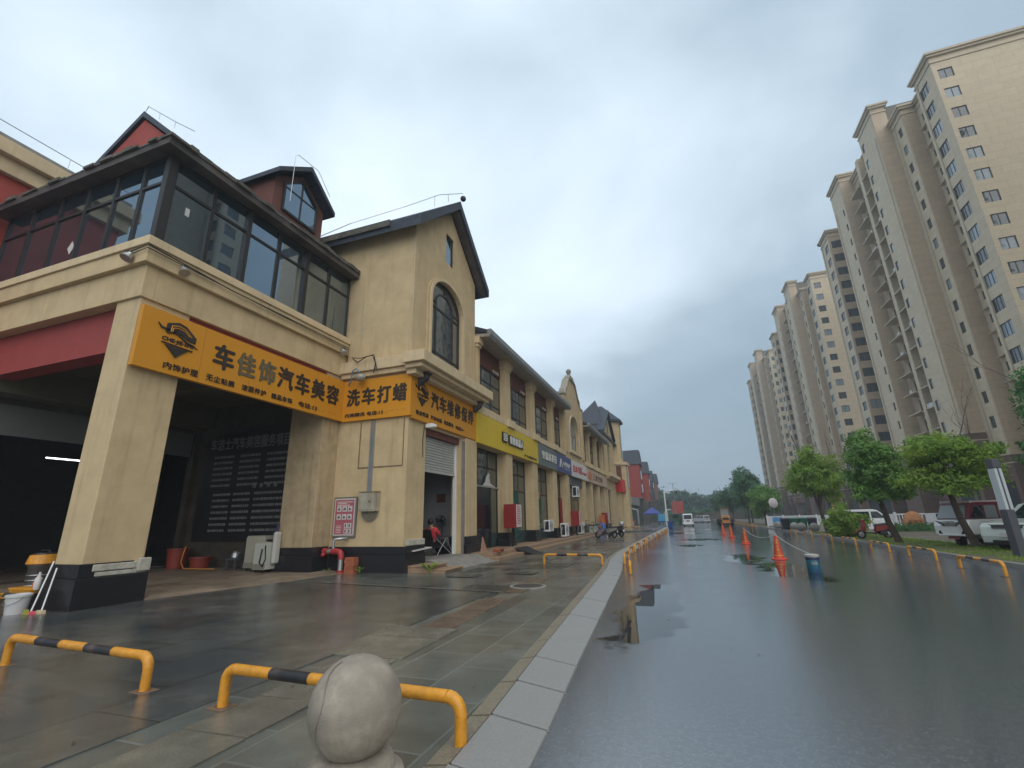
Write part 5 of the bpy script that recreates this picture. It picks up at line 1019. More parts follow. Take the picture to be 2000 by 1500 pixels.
ed = [(0, 1), (1, 2), (2, 3), (3, 4), (4, 5), (5, 6), (2, 7), (7, 8), (8, 9), (2, 10), (10, 11), (11, 12), (0, 13), (13, 14), (14, 15), (15, 16), (0, 17), (17, 18), (18, 19), (19, 20)]
obj_b = skin('body', pts, ed, [.12, .13, .12, .06, .07, .085, .05, .055, .045, .035, .055, .045, .035, .09, .07, .05, .035, .09, .07, .05, .035], SKIN, P0)
skin('red_top', [pts[i] for i in (0, 1, 2, 3, 7, 8, 10, 11)], [(0, 1), (1, 2), (2, 3), (2, 4), (4, 5), (2, 6), (6, 7)], [.15, .16, .15, .075, .08, .065, .08, .065], mat('bright_red_cloth', (.55, .04, .045), .8, var=.15, vscale=9), P0)
skin('trousers', [pts[i] for i in (0, 13, 14, 15, 17, 18, 19)], [(0, 1), (1, 2), (2, 3), (0, 4), (4, 5), (5, 6)], [.16, .115, .095, .075, .115, .095, .075], CLOTHB, P0)
obj('hair', MB().ball((px, 15.70, 1.50), .12, 14, sz=(.95, 1.0, 1.0)), HAIR, P0, smooth=True)
for s in (-1, 1): obj('shoe', MB().box(px+s*.125-.05, px+s*.125+.05, 16.74+.04*(s > 0), 17.02+.04*(s > 0), .32, .42), BLACK, P0, bevel=.03)
hd = MB()
for s in (-1, 1):
    hx, hy, hz = px+s*.045, 16.13, .965
    for k in range(4): hd.tube([(hx-s*.03+s*.02*k, hy, hz+.01), (hx-s*.045+s*.018*k, hy+.05, hz), (hx-s*.05+s*.016*k, hy+.075, hz-.02)], [.010, .009, .007], 6)
    hd.tube([(hx+s*.03, hy-.02, hz+.01), (hx+s*.04, hy+.02, hz+.03)], [.011, .008], 6)
obj('fingers', hd, SKIN, P0, smooth=True)
RC = thing('reclining_chair', 'black folding recliner with grey tube frame holding the slumped person', 'chair', (-9.25, 16.0, .305))
obj('seat', MB().hexa([(px-.3, 15.84, .56), (px+.3, 15.84, .56), (px+.3, 16.45, .66), (px-.3, 16.45, .66)], [(px-.3, 15.84, .62), (px+.3, 15.84, .62), (px+.3, 16.45, .70), (px-.3, 16.45, .70)]), CLOTHB, RC)
obj('backrest', MB().hexa([(px-.22, 15.42, 1.22), (px+.16, 15.42, 1.22), (px+.16, 15.74, .6), (px-.22, 15.74, .6)], [(px-.22, 15.46, 1.22), (px+.16, 15.46, 1.22), (px+.16, 15.78, .6), (px-.22, 15.78, .6)]), CLOTHB, RC)
obj('footrest', MB().hexa([(px-.28, 16.45, .66), (px+.28, 16.45, .66), (px+.28, 16.78, .34), (px-.28, 16.78, .34)], [(px-.28, 16.45, .63), (px+.28, 16.45, .63), (px+.28, 16.75, .32), (px-.28, 16.75, .32)]), CLOTHB, RC)
for s in (-1, 1):
    x = px+s*.34; obj('armrest', MB().box(x-.03, x+.03, 15.8, 16.45, .94, .985), BLACK, RC, bevel=.012)
    obj('side_frame', MB().tube([(x, 15.6, .32), (x, 16.35, .94)], .016, 8).tube([(x, 15.55, .9), (x, 16.7, .32)], .018, 8).tube([(x, 16.35, .95), (x, 16.55, .6), (x, 16.85, .32)], .014, 8), METAL, RC)
# ------------------------------------------------------------------ hoop barriers
def hoop(L, h=.29, r_=.042, n=5, tint=0):
    t = thing('hoop_barrier', 'x', 'barrier'); q = L/2; b = .10
    path = []
    def arc(cx, cz, a0, a1): return [(cx+b*math.cos(R(a)), 0, cz+b*math.sin(R(a))) for a in (a0, a0+(a1-a0)/4, a0+(a1-a0)/2, a0+(a1-a0)*.75, a1)]
    obj('leg', MB().tube([(-q, 0, 0), (-q, 0, h-b)], r_, 14), YEL, t, smooth=True); obj('leg', MB().tube([(q, 0, 0), (q, 0, h-b)], r_, 14), YEL, t, smooth=True)
    obj('elbow', MB().tube([(-q, 0, h-b)]+arc(-q+b, h-b, 180, 90), r_*1.04, 14), YEL, t, smooth=True); obj('elbow', MB().tube([(q, 0, h-b)]+arc(q-b, h-b, 0, 90), r_*1.04, 14), YEL, t, smooth=True)
    w = (2*q-2*b)/n
    for k in range(n): obj('bar_band', MB().tube([(-q+b+w*k, 0, h), (-q+b+w*(k+1), 0, h)], r_*(1.0 if k % 2 == 0 else 1.01), 14), BLK if k % 2 else YEL, t, smooth=True)
    for s in (-1, 1):
        obj('base_plate', MB().box(s*q-.1, s*q+.1, -.08, .08, -.006, .008), mat('rusty_plate', (.16, .10, .06), .7, var=.4, vscale=12), t, bevel=.004)
    index_kids(t); return t
HP = hoop(2.5); HP2 = hoop(2.25); HPS = hoop(1.95, .30, .04)
GRP = 'yellow and black hoop barriers'
def ph(src, x, y, z, rz, label, first=False):
    o = put(src, (x, y, z), rz) if first else dup(src, (x, y, z), rz); o['label'] = label; o['group'] = GRP; return o
ph(HP, -6.17, 3.52, .045, R(-3), 'yellow and black hoop barrier at lower left corner of the wet pavement', True)
ph(HP2, -2.72, 3.34, .045, R(-2), 'hoop barrier on the near pavement passing behind the stone ball bollard', True)
ph(HPS, -3.68, 15.88, .05, R(-2), 'hoop barrier standing across the middle of the pavement', True)
yl = [(-1.62, 13.9, -1.86, 15.75), (-2.1, 16.6, -2.2, 18.6), (-2.28, 19.4, -2.32, 21.4), (-2.32, 22.3, -2.32, 24.3), (-2.3, 25.4, -2.3, 27.4), (-2.28, 28.6, -2.28, 30.6), (-2.25, 32, -2.25, 34), (-2.2, 36, -2.2, 38), (-2.1, 40.5, -2.1, 42.5), (-2.05, 45, -2.05, 47), (-2.0, 49, -2.0, 51)]
ords = ['nearest', 'second', 'third', 'fourth', 'fifth', 'sixth', 'seventh', 'eighth', 'ninth', 'tenth', 'farthest']
for k, (a, b, c, d) in enumerate(yl): ph(HPS, (a+c)/2, (b+d)/2, .005, math.atan2(d-b, c-a), f'{ords[k]} hoop barrier in the line along the left road edge')
RH = [(6.75, 15.6), (7.1, 19.75), (7.15, 23.55), (7.2, 27.6), (7.25, 31.7), (7.3, 36.3), (7.35, 41.3)]+[(7.6+.02*k, 64+4.4*k) for k in range(8)]
for k, (x, y) in enumerate(RH):
    ph(HPS, x, y, .004, R(90), f'{ords[k]} hoop barrier counted along the right kerb' if k < 7 else f'{ords[k-7]} of the far hoop barriers on the right, beyond the bins')
for k, (x, y) in enumerate(((-10.5, 52.6), (-8.2, 53.0), (-5.9, 53.2))): ph(HPS, x, y, .17, 0, ['left', 'middle', 'right'][k]+' one of three small hoop barriers before the far stone shops')
# ------------------------------------------------------------------ stone bollard
t = thing('stone_bollard', 'weathered stone ball bollard on a round collar in the near foreground', 'bollard', (-1.95, 2.6, .04))
sp_ = MB(); sp_.ball((-1.945, 2.62, .475), .262, 40, sz=(1, 1, 1.02)); obj('ball', sp_, STONE, t, smooth=True)
obj('seam', MB().tube([(-1.945-.05+.02*math.sin(a*.9), 2.62-.2635*math.cos(R(-70+a*10))*.985, .475+.2672*math.sin(R(-70+a*10))) for a in range(15)], .0035, 5), mat('bollard_seam', (.20, .17, .14), .85), t)
obj('collar', MB().lathe([(.30, -.05), (.30, .11), (.285, .15), (.24, .17), (.235, .20), (.215, .235), (.16, .25)], (-1.945, 2.62), 40), STONE, t, smooth=True)
# ------------------------------------------------------------------ cones, paint pot, ropes
CONE = mat('cone_orange', (.58, .055, .025), .45, var=.08); CONEP = mat('cone_panel_yellow', (.62, .36, .05), .5); CONET = mat('cone_panel_red', (.5, .08, .02), .5)
def cone():
    t = thing('traffic_cone', 'x', 'traffic cone')
    obj('base', MB().lathe([(.24, 0), (.25, .012), (.24, .045), (.19, .06)], n=24), CONE, t, smooth=True)
    h = .78; pr = lambda z: .165-(.165-.045)*(z-.06)/(h-.06)
    obj('shell', MB().lathe([(pr(.06), .055), (pr(.70), .70), (.05, .74), (.03, h), (0, h)], n=24), CONE, t, smooth=True)
    for z in (.13, .62): obj('stripe', MB().lathe([(pr(z)+.003, z), (pr(z+.022)+.003, z+.022)], n=24), CONEP, t)
    tx = MB()
    for i, ch in enumerate('禁止停车'):
        z1 = .58-i*.11; q = fit_text(ch, -.042, .042, z1-.085, z1, .03, .004); rr = pr(z1-.04)+.006; q.v = [(v[0], -math.sqrt(max(rr*rr-v[0]*v[0], 0))*1.0-(.12*(0))+v[1]*.3, v[2]) for v in q.v]; tx.add(q.v, q.f)
    obj('lettering', tx, CONEP, t); obj('top_ring', MB().tube([(.03*math.cos(a*.628), 0, h+.03+.03*math.sin(a*.628)) for a in range(11)], .006, 5), PAPER, t)
    index_kids(t); return t
CN = cone()
for k, (x, y, l) in enumerate(((2.8, 18.87, 'nearest orange traffic cone, roped to the blue paint pot'), (2.76, 28.3, 'second orange traffic cone from the camera'), (2.73, 36.4, 'third orange traffic cone from the camera'), (2.62, 42.4, 'farthest orange traffic cone in front of the loader'))):
    o = put(CN, (x, y, .003), R(-8)) if k == 0 else dup(CN, (x, y, .003), R(-8+6*k)); o['label'] = l; o['group'] = 'orange traffic cones in the road'
t = thing('paint_pot', 'blue and teal paint pot with pale lid on the wet road', 'pot', (2.95, 14.75, .003))
obj('label_wrap', MB().lathe([(.151, .0), (.156, .02), (.156, .20), (.155, .36), (.15, .37)], (2.95, 14.75), 22), mat('pot_teal', (.02, .14, .19), .4, var=.5, vscale=5, var2=(.015, .06, .13)), t, smooth=True)
obj('rim_band', MB().lathe([(.157, .33), (.162, .34), (.162, .40), (.157, .41)], (2.95, 14.75), 22), mat('pot_navy', (.02, .03, .08), .4), t)
obj('lid', MB().lathe([(.165, .40), (.168, .45), (.14, .47), (0, .475)], (2.95, 14.75), 22), mat('pot_lid', (.36, .34, .31), .5), t, smooth=True)
q = fit_text('乳胶漆', -.07, .07, .22, .29, .02, .002); q.v = [(2.95+v[0], 14.75-math.sqrt(.158**2-v[0]**2), v[2]) for v in q.v]; obj('lettering', q, LETW, t)
def sag(a, b, s, n=14): a, b = Vector(a), Vector(b); return [tuple(a.lerp(b, i/n)-Vector((0, 0, s*4*(i/n)*(1-i/n)))) for i in range(n+1)]
tag(obj('rope', MB().tube(sag((2.8, 18.87, .80), (2.90, 14.72, .48), .05), .011, 6), PAPER), 'white rope from the nearest cone down to the paint pot', 'rope')
tag(obj('rope', MB().tube(sag((2.8, 18.87, .80), (2.76, 28.3, .80), .25), .010, 6), PAPER), 'white rope sagging between the two nearest cones', 'rope')
# ------------------------------------------------------------------ apartment towers
def win_mesh(w, h, div, d=.09):
    g = MB(); fwd = .06                      # facing -Y, centred on u, base z=0 ; slot 0 frame, 1 glass
    g.box(-w/2, -w/2+fwd, 0, d, 0, h).box(w/2-fwd, w/2, 0, d, 0, h).box(-w/2+fwd, w/2-fwd, 0, d, 0, fwd).box(-w/2+fwd, w/2-fwd, 0, d, h-fwd, h)
    for k in range(1, div): x = -w/2+w*k/div; g.box(x-.03, x+.03, .004, d-.01, fwd, h-fwd)
    g.box(-w/2+.03, w/2-.03, d*.5, d*.6, .03, h-.03, 1)
    return g
FR2 = mat('tower_window_frame', (.07, .065, .06), .5)
TG2 = glassmat('tower_glass_pale', (.22, .27, .30), 1.6, .05, .8, .08); TG3 = glassmat('tower_glass_dark', (.04, .052, .058), 1.7, .05, .8, .05)
WM = {}
def win_data(key, w, h, div, gl):
    if (key, gl.name) not in WM:
        o = obj('w', win_mesh(w, h, div), [FR2, gl]); WM[(key, gl.name)] = o.data; bpy.data.objects.remove(o)
    return WM[(key, gl.name)]
FL = 2.95
def zlist(top, n): return [top-FL*k for k in range(n)]
def tower(loc, label):
    ox, oy = loc
    t = thing('apartment_tower', label, 'apartment tower', (ox+34.6, oy+59, 0), 'beige apartment towers on the right'); r = random.Random(11)
    def tw(n, mb, m, par=None): 
        mb.v = [(a+ox, b+oy, c) for a, b, c in mb.v]; return obj(n, mb, m, par or t)
    # faces: x0,y0 -> x1,y1 along u ; outward n ; z top ; material ; window columns (u, w, h, div, ztopcentre, count, kind)
    F = [((34.6, 59), (1, 0), (0, -1), 10.6, 55.6, TL, [(1.2, 1.45, 1.45, 2, 52.4, 15, 'window')]),
         ((34.6, 63), (0, -1), (-1, 0), 4, 55.6, TL, [(1.6, 1.95, 1.6, 3, 52.4, 16, 'window')]),
         ((36.2, 67), (0, -1), (-1, 0), 4, 55.6, TL, [(1.0, .6, 1.1, 1, 52.4, 15, 'small')]),
         ((36.2, 63), (-1, 0), (0, 1), 1.298, 55.6, TL, []), ((34.6, 75.7), (-1, 0), (0, 1), 1.598, 59.6, TD, []), ((36.0, 91), (-1, 0), (0, 1), 3.098, 59.6, TD, []), ((45.2, 102.4), (-1, 0), (0, 1), 11.998, 55.6, TL, [(9.5, 1.5, 1.5, 2, 52.4, 15, 'small')]),
         ((34.5, 67), (1, 0), (0, -1), 1.7, 55.6, TD, []),
         ((34.5, 70.3), (0, -1), (-1, 0), 3.3, 55.6, TL, [(1.9, .95, 1.4, 1, 52.4, 16, 'window')]),
         ((32.7, 70.3), (1, 0), (0, -1), 1.8, 59.6, TD, []),
         ((32.7, 75.7), (0, -1), (-1, 0), 5.4, 59.6, TL, [(.85, .9, 1.4, 1, 56.0, 16, 'window')]),
         ((34.6, 85.8), (0, -1), (-1, 0), 10.1, 58.2, TD, [(3.0, 2.2, 2.1, 2, 54.6, 15, 'small'), (7.4, 2.2, 2.1, 2, 54.6, 15, 'small')]),
         ((32.6, 85.8), (1, 0), (0, -1), 2.0, 59.6, TD, []),
         ((32.6, 91), (0, -1), (-1, 0), 5.2, 59.6, TL, [(4.1, .65, 1.25, 1, 52.6, 15, 'small')]),
         ((36.0, 97.5), (0, -1), (-1, 0), 6.5, 55.6, TD, []),
         ((32.9, 97.5), (1, 0), (0, -1), 3.1, 55.6, TD, [(1.2, 1.7, 1.6, 2, 52.4, 15, 'window')]),
         ((32.9, 102.4), (0, -1), (-1, 0), 4.9, 55.6, TL, [(3.1, 1.9, 1.6, 3, 52.4, 15, 'window')])]
    ga, gb = MB(), MB(); cb = MB(); base = MB(); wins = []; stuffw = MB()
    for (o, u, n, W_, zt, m, cols) in F:
        bh = 7.3 if (o[1] <= 70.3 and not (o == (32.7, 70.3))) else 10.3
        ops = []
        for (cu, w, h, dv, ztc, cnt, kd) in cols:
            for zc in zlist(ztc, cnt):
                ops.append((cu-w/2, cu+w/2, zc-h/2, zc+h/2)); wins.append((o, u, n, cu, zc-h/2, w, h, dv, kd))
        cv = .302 if (n[0] < 0 and o[0] != 36.2 and o[0] != 36.0 and not (o[0] == 34.6 and o[1] > 80)) else 0
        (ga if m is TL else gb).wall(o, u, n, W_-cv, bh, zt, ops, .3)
        base.wall((o[0]+n[0]*.14-(.14 if n[1] < 0 else 0), o[1]+n[1]*.14), u, n, W_+.14-cv*.55, 0, bh, [], .3) if n[1] < 0 else base.wall((o[0]+n[0]*.14, o[1]), u, n, W_-cv*.55, 0, bh, [], .3)
        def band(z0, z1, p):
            a0, a1 = -p, W_+p+(.302 if n[1] > 0 else 0)
            q = [(o[0]+u[0]*a+n[0]*b, o[1]+u[1]*a+n[1]*b) for a, b in ((a0, -.28), (a1, -.28), (a1, p), (a0, p))]; cb.hexa([(x, y, z0) for x, y in q], [(x, y, z1) for x, y in q])
        e_ = .004*(F.index((o, u, n, W_, zt, m, cols)) % 5)
        band(zt-.18+e_, zt+.12+e_, .42+e_); band(zt-.48+e_, zt-.18+e_, .26+e_); band(zt-1.35+e_, zt-1.2+e_, .1+e_); band(bh-.1+e_, bh+.15+e_, .2+e_); band(bh-1.0+e_, bh-.88+e_, .18+e_)
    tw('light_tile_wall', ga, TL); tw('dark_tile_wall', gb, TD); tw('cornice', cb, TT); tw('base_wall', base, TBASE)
    core = MB().box(36.5, 45.15, 59.3, 67, 0, 55.3).box(36.5, 45.1, 67.0, 102.1, 0, 55.2).box(34.85, 36.5, 67.3, 90.7, 0, 55.19).box(34.85, 36.5, 97.85, 102.1, 0, 55.19).box(33.2, 45, 70.6, 75.4, 0, 59.2).box(34.95, 45, 75.4, 85.8, 0, 58.0).box(33.1, 45, 86.1, 90.7, 0, 59.2).box(33.3, 45, 97.85, 102.1, 0, 55.2)
    tw('roof_core', core, mat('tower_core', (.16, .14, .11), .8))
    sb = 0
    for (o, u, n, cu, z0, w, h, dv, kd) in wins:
        gl = r.choice([TGLASS, TGLASS, TGLASS, TG3, TG2]) if kd == 'window' else TG3
        x, y = o[0]+u[0]*cu-n[0]*.08+ox, o[1]+u[1]*cu-n[1]*.08+oy; rz = 0 if n[1] < 0 else (R(180) if n[1] > 0 else R(-90))
        if kd == 'window' and sb < 100:
            wo = bpy.data.objects.new('window', win_data((w, h, dv), w, h, dv, gl)); C.objects.link(wo); wo.parent = t; wo.location = Vector((x, y, z0))-t.location; wo.rotation_euler.z = rz; sb += 1
        else:
            q = win_mesh(w, h, dv); q.xf(Matrix.Translation((x, y, z0)) @ Matrix.Rotation(rz, 4, 'Z')); b = len(stuffw.v); stuffw.add(q.v, q.f); stuffw.m[-len(q.f):] = q.m
    obj('small_window', stuffw, [FR2, TG3], t, kind='stuff')
    for k, zc in enumerate(zlist(54.6, 15)):       # balcony and air-conditioner slabs
        tw('balcony_slab', MB().box(33.15, 34.598, 80.85, 84.6, zc-1.25, zc-1.1).box(33.3, 34.598, 76.0, 79.6, zc-1.25, zc-1.08), TT)
        tw('air_conditioner_ledge', MB().box(35.7, 36.198, 65.2, 66.6, zc-1.9-2.2+.1, zc-1.8-2.2+.1), TT)
    tw('balcony_pier', MB().box(33.5, 34.597, 79.75, 80.7, 10.5, 57.9), TL)
    for k in range(16):            # air conditioners standing on the slabs and ledges
        zc = 54.6-FL*r.randrange(15); a = (34.0, 81.2+r.uniform(0, 2.2), zc-1.098) if k % 2 else (34.0, 76.4+r.uniform(0, 2.2), zc-1.078)
        tw('air_conditioner', MB().box(a[0]-.5, a[0]-.15, a[1], a[1]+.8, a[2]+.02, a[2]+.6), mat('unit_grey_white', (.5, .5, .48), .5))
    for (x, y) in ((34.55, 62.4), (34.42, 69.4), (32.62, 71.0), (32.52, 90.2), (32.82, 101.6)): tw('downpipe', MB().tube([(x, y, 3), (x, y, 54.5)], .06, 6), TT)
    # ground floor openings and pilasters of the base
    gd = MB()
    for k in range(4): gd.box(36+k*2.3, 37.9+k*2.3, 58.80, 58.86, .4, 4.2)
    gd.box(34.40, 34.46, 60, 62.5, .4, 4.4).box(34.30, 34.36, 67.6, 69.9, .4, 4.4).box(32.50, 32.56, 71, 75, .4, 4.4).box(32.7, 32.76, 98, 102, .4, 4.4).box(36.0, 36.8, 58.80, 58.86, 6.6, 8.2).box(34.40, 34.46, 60.6, 62.2, 6.6, 8.2)
    tw('ground_floor_glazing', gd, TG3)
    tw('canopy', MB().box(33.4, 45.2, 57.9, 58.85, 4.6, 4.9), mat('brown_canopy', (.19, .10, .065), .6))
    return t
tower((0, 0), 'nearest beige tiled apartment tower filling the right edge')
tower((-.9, 57), 'middle beige tiled apartment tower, second along the street')
tower((0, -60), 'beige tiled apartment tower seen only as a reflection in the gallery glass')
tower((-1.6, 112), 'farthest and smallest looking beige tiled apartment tower')

# ------------------------------------------------------------------ trees
def leaf_cloud(blobs, n, size, seed, squash=1.0):
    """blobs: (centre, (rx,ry,rz)); leaf clumps scattered towards the shell of each blob"""
    r = random.Random(seed); g = MB(); tot = sum(b[1][0]*b[1][1]+b[1][2]*b[1][0] for b in blobs); v = g.v; f = g.f
    for c, (rx, ry, rz) in blobs:
        k = int(n*(rx*ry+rz*rx)/tot/14)
        for _ in range(k):
            while True:
                d = Vector((r.uniform(-1, 1), r.uniform(-1, 1), r.uniform(-1, 1)))
                if .05 < d.length < 1: break
            d = d.normalized()*(d.length**.45)*r.uniform(.82, 1.1)
            cc = Vector((c[0]+d.x*rx, c[1]+d.y*ry, c[2]+d.z*rz)); cr = size*2.0*r.uniform(.6, 1.4); tilt = Vector((d.x, d.y, d.z+.5)).normalized()
            for _ in range(14):
                p_ = cc+Vector((r.gauss(0, 1), r.gauss(0, 1), r.gauss(0, .65)))*cr*.62
                nr = (tilt+Vector((r.gauss(0, .55), r.gauss(0, .55), r.gauss(0, .55)))).normalized(); a = nr.orthogonal().normalized(); a.rotate(Matrix.Rotation(r.uniform(0, 6.28), 3, nr)); b = nr.cross(a); l = size*r.uniform(.6, 1.25); i = len(v)
                v += [tuple(p_-a*l), tuple(p_+b*l*.42-nr*l*.12), tuple(p_+a*l), tuple(p_-b*l*.42-nr*l*.12)]; f.append((i, i+1, i+2, i+3)); g.m.append(0)
    return g
def bumpy(c, rad, n, seed, low=.0):
    r = random.Random(seed); out = [(c, tuple(q*.62 for q in rad))]
    for k in range(n):
        a = r.uniform(0, 6.283); el = r.uniform(-.75+low, 1.0); f = r.uniform(.5, .95); ce = math.cos(el*1.4)
        s = r.uniform(.22, .42)
        out.append(((c[0]+rad[0]*f*ce*math.cos(a), c[1]+rad[1]*f*ce*math.sin(a), c[2]+rad[2]*f*math.sin(el*1.4)), (rad[0]*s*1.15, rad[1]*s*1.15, rad[2]*s*.8)))
    return out
def limbs(base, topz, r0, n, spread, seed, lean=(0, 0), crown=None):
    r = random.Random(seed); g = MB(); b = Vector(base); t = Vector((base[0]+lean[0], base[1]+lean[1], topz)); mid = b.lerp(t, .5)+Vector((r.uniform(-.06, .06), r.uniform(-.06, .06), 0))
    g.tube([b, b+Vector((0, 0, .12)), mid, t], [r0*1.45, r0*1.08, r0*.92, r0*.75], 10)
    for k in range(n):
        a = 6.28*k/n+r.uniform(-.4, .4); e_ = crown[0] if crown else t+Vector((0, 0, 1.5)); rx = crown[1][0] if crown else 1
        end = Vector((e_[0]+math.cos(a)*rx*spread, e_[1]+math.sin(a)*rx*spread, e_[2]+r.uniform(-.2, .6)*(crown[1][2] if crown else 1)))
        s = t-Vector((0, 0, r.uniform(0, .25)*(topz-b.z))); m = s.lerp(end, .5)+Vector((0, 0, .15))
        g.tube([s, m, end], [r0*.5, r0*.32, r0*.10], 6)
    return g
def tree(name, label, base, trunk_top, r0, blobs, n, size, seed, leaf, lean=(0, 0), cat='tree', group=None, nl=6):
    t = thing(name, label, cat, base, group)
    obj('trunk', limbs(base, trunk_top, r0, nl, .72, seed, lean, blobs[0]), BARK, t, smooth=True)
    obj('crown', leaf_cloud(blobs, n, size, seed+1), leaf, t, norm=False); return t
V3 = lambda *a: a
tree('street_tree', 'round leafy tree with broad flat crown between tricycle and grey post', (10.25, 23.6, .09), 2.15, .125, bumpy((10.05, 23.7, 3.15), (1.85, 1.6, 1.3), 26, 5), 16000, .085, 21, LEAFY, (-.35, 0))
tree('street_tree', 'taller dark leafy tree with leaning trunk beside the red scooter', (9.05, 27.2, .09), 2.0, .14, bumpy((8.75, 27.4, 3.35), (1.25, 1.2, 1.6), 20, 6)+[((8.55, 27.4, 4.75), (.6, .6, .8)), ((9.5, 27.5, 2.55), (.8, .8, .6))], 16000, .09, 31, LEAF, (-.35, 0))
tree('street_tree', 'light green airy tree standing behind the green bush and bins', (9.35, 40.3, .09), 1.95, .14, bumpy((9.3, 40.4, 4.1), (1.75, 1.6, 2.1), 24, 7), 11000, .12, 41, LEAFY, (-.2, 0))
tree('street_tree', 'dark leafy tree cut off by the right picture edge', (11.9, 19.3, .09), 2.4, .13, bumpy((11.75, 19.3, 4.2), (1.35, 1.2, 2.0), 20, 8), 11000, .085, 51, LEAFD, (-.1, 0))
t = thing('shrub', 'bright green bushy shrub on the verge beside the red scooter', 'shrub', (8.95, 34.2, .09)); obj('foliage', leaf_cloud(bumpy((8.95, 34.2, .95), (1.1, 1.0, .95), 18, 9), 9000, .085, 61), LEAFY, t, norm=False)
obj('stem', limbs((8.95, 34.2, .09), .6, .05, 6, .6, 62, (0, 0), ((8.95, 34.2, 1.0), (1, 1, .9))), BARK, t)
far = [(9.0, 82, 7.6, 2.6, 'far leafy tree right of the loader, tallest of the near pair'), (10.6, 92, 9.2, 2.6, 'far taller tree behind the small round tree on right verge'), (9.75, 71, 4.9, 2.1, 'small round far tree on the right verge left of the mirror'), (8.9, 106, 6.8, 2.4, 'far leafy tree farther along the right verge'), (9.3, 126, 6.6, 2.8, 'farthest verge tree on the right before the brown wall'), (9.6, 148, 7, 3, 'verge tree near the street end on the right')]
for k, (x, y, h, rr, l) in enumerate(far):
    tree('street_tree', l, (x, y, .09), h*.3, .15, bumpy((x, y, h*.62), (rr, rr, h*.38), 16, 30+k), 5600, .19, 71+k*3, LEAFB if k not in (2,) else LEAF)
for k, (x, y, h, rr) in enumerate(((17.5, 168, 15, 2.8), (21.5, 172, 13.5, 3))):
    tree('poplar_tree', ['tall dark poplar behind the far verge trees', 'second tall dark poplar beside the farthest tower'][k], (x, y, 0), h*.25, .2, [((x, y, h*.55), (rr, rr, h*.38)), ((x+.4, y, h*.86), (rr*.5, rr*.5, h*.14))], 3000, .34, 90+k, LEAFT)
r = random.Random(17); bl = []
for k in range(30):
    x = -44+k*3.4+r.uniform(-1.2, 1.2); h = 9.2+r.uniform(-1.8, 2.4)+(1.5 if k % 7 == 3 else 0); y = 215+r.uniform(-6, 10); bl += [((x, y, h*.52), (2.7, 2.5, h*.44)), ((x+r.uniform(-1, 1), y, h*.9), (1.4, 1.4, h*.14))]
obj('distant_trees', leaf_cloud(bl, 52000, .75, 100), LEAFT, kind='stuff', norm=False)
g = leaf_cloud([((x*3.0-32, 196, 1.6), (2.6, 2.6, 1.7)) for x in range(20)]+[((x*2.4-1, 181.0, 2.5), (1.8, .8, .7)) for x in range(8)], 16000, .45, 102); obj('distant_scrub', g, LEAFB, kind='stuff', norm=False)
tag(obj('brown_wall', MB().hexa([(.5, 180, 0), (18, 180, 0), (18, 181, 0), (.5, 181, 0)], [(.5, 180, 2.2), (18, 180, 3.0), (18, 181, 3.0), (.5, 181, 2.2)]), EARTH), 'low brown wall across the far end of the street', 'wall')
# bare trees
def bare_tree(label, base, segs, r0, seed):
    t = thing('bare_tree', label, 'tree', base); r = random.Random(seed); g = MB(); tw = MB()
    def branch(p, d, l, rad, dep):
        pts = [p]; dd = d.copy(); q = p
        for k in range(4): dd = (dd+Vector((r.gauss(0, .13), r.gauss(0, .13), r.gauss(.05, .08)))).normalized(); q = q+dd*l/4; pts.append(q)
        (g if dep < 1 else tw).tube(pts, [rad, rad*.85, rad*.7, rad*.55, rad*.35], 6 if dep < 2 else 4)
        if dep < 3:
            for k in range(segs if dep < 2 else 2):
                s = pts[r.randint(2, 4)]; a = r.uniform(0, 6.28); nd = (dd*1.1+Vector((math.cos(a), math.sin(a), .35))*.75).normalized(); branch(s, nd, l*r.uniform(.45, .7), rad*.42, dep+1)
    branch(Vector(base), Vector((0, 0, 1)), base[3] if len(base) > 3 else 4, r0, 0)
    obj('trunk', g, TWIG, t); obj('twigs', tw, TWIG, t); return t
def bt(label, x, y, h, seed, r0=.09): 
    b = Vector((x, y, .09)); t = thing('bare_tree', label, 'tree', b); r = random.Random(seed); g, tw = MB(), MB()
    def branch(p, d, l, rad, dep):
        pts = [p]; dd = d.copy(); q = p
        for k in range(4): dd = (dd+Vector((r.gauss(0, .12), r.gauss(0, .12), r.gauss(.04, .07)))).normalized(); q = q+dd*(l/4); pts.append(q)
        (g if dep < 1 else tw).tube(pts, [rad, rad*.85, rad*.7, rad*.55, rad*.3], 6 if dep < 2 else 4)
        if dep < 3:
            for k in range(4 if dep == 0 else 3):
                s = pts[r.randint(2, 4)]; a = r.uniform(0, 6.28); branch(s, (dd*1.2+Vector((math.cos(a), math.sin(a), .2))*.7).normalized(), l*r.uniform(.4, .62), max(rad*.4, .008), dep+1)
    branch(b, Vector((0, 0, 1)), h*.62, r0, 0); obj('trunk', g, TWIG, t); obj('twigs', tw, TWIG, t); return t
bt('leafless grey tree rising behind the light green airy tree', 11.2, 44.0, 8.6, 5, .12)
bt('leafless grey tree rising behind the broad crowned tree', 14.4, 31.5, 8.6, 9)
bt('leafless tree with spreading twigs at the right picture edge', 13.2, 21.0, 8.8, 14)
for x0, y0, lab in ((10.4, 42.6, 'left brown wooden prop of the leafless tree'), (11.9, 43.2, 'right brown wooden prop of the leafless tree')):
    tag(obj('tree_prop', MB().tube([(x0, y0, .08), (x0+(11.1-x0)*.75, 43.9, 3.4)], .05, 8), POLEW), lab, 'prop')
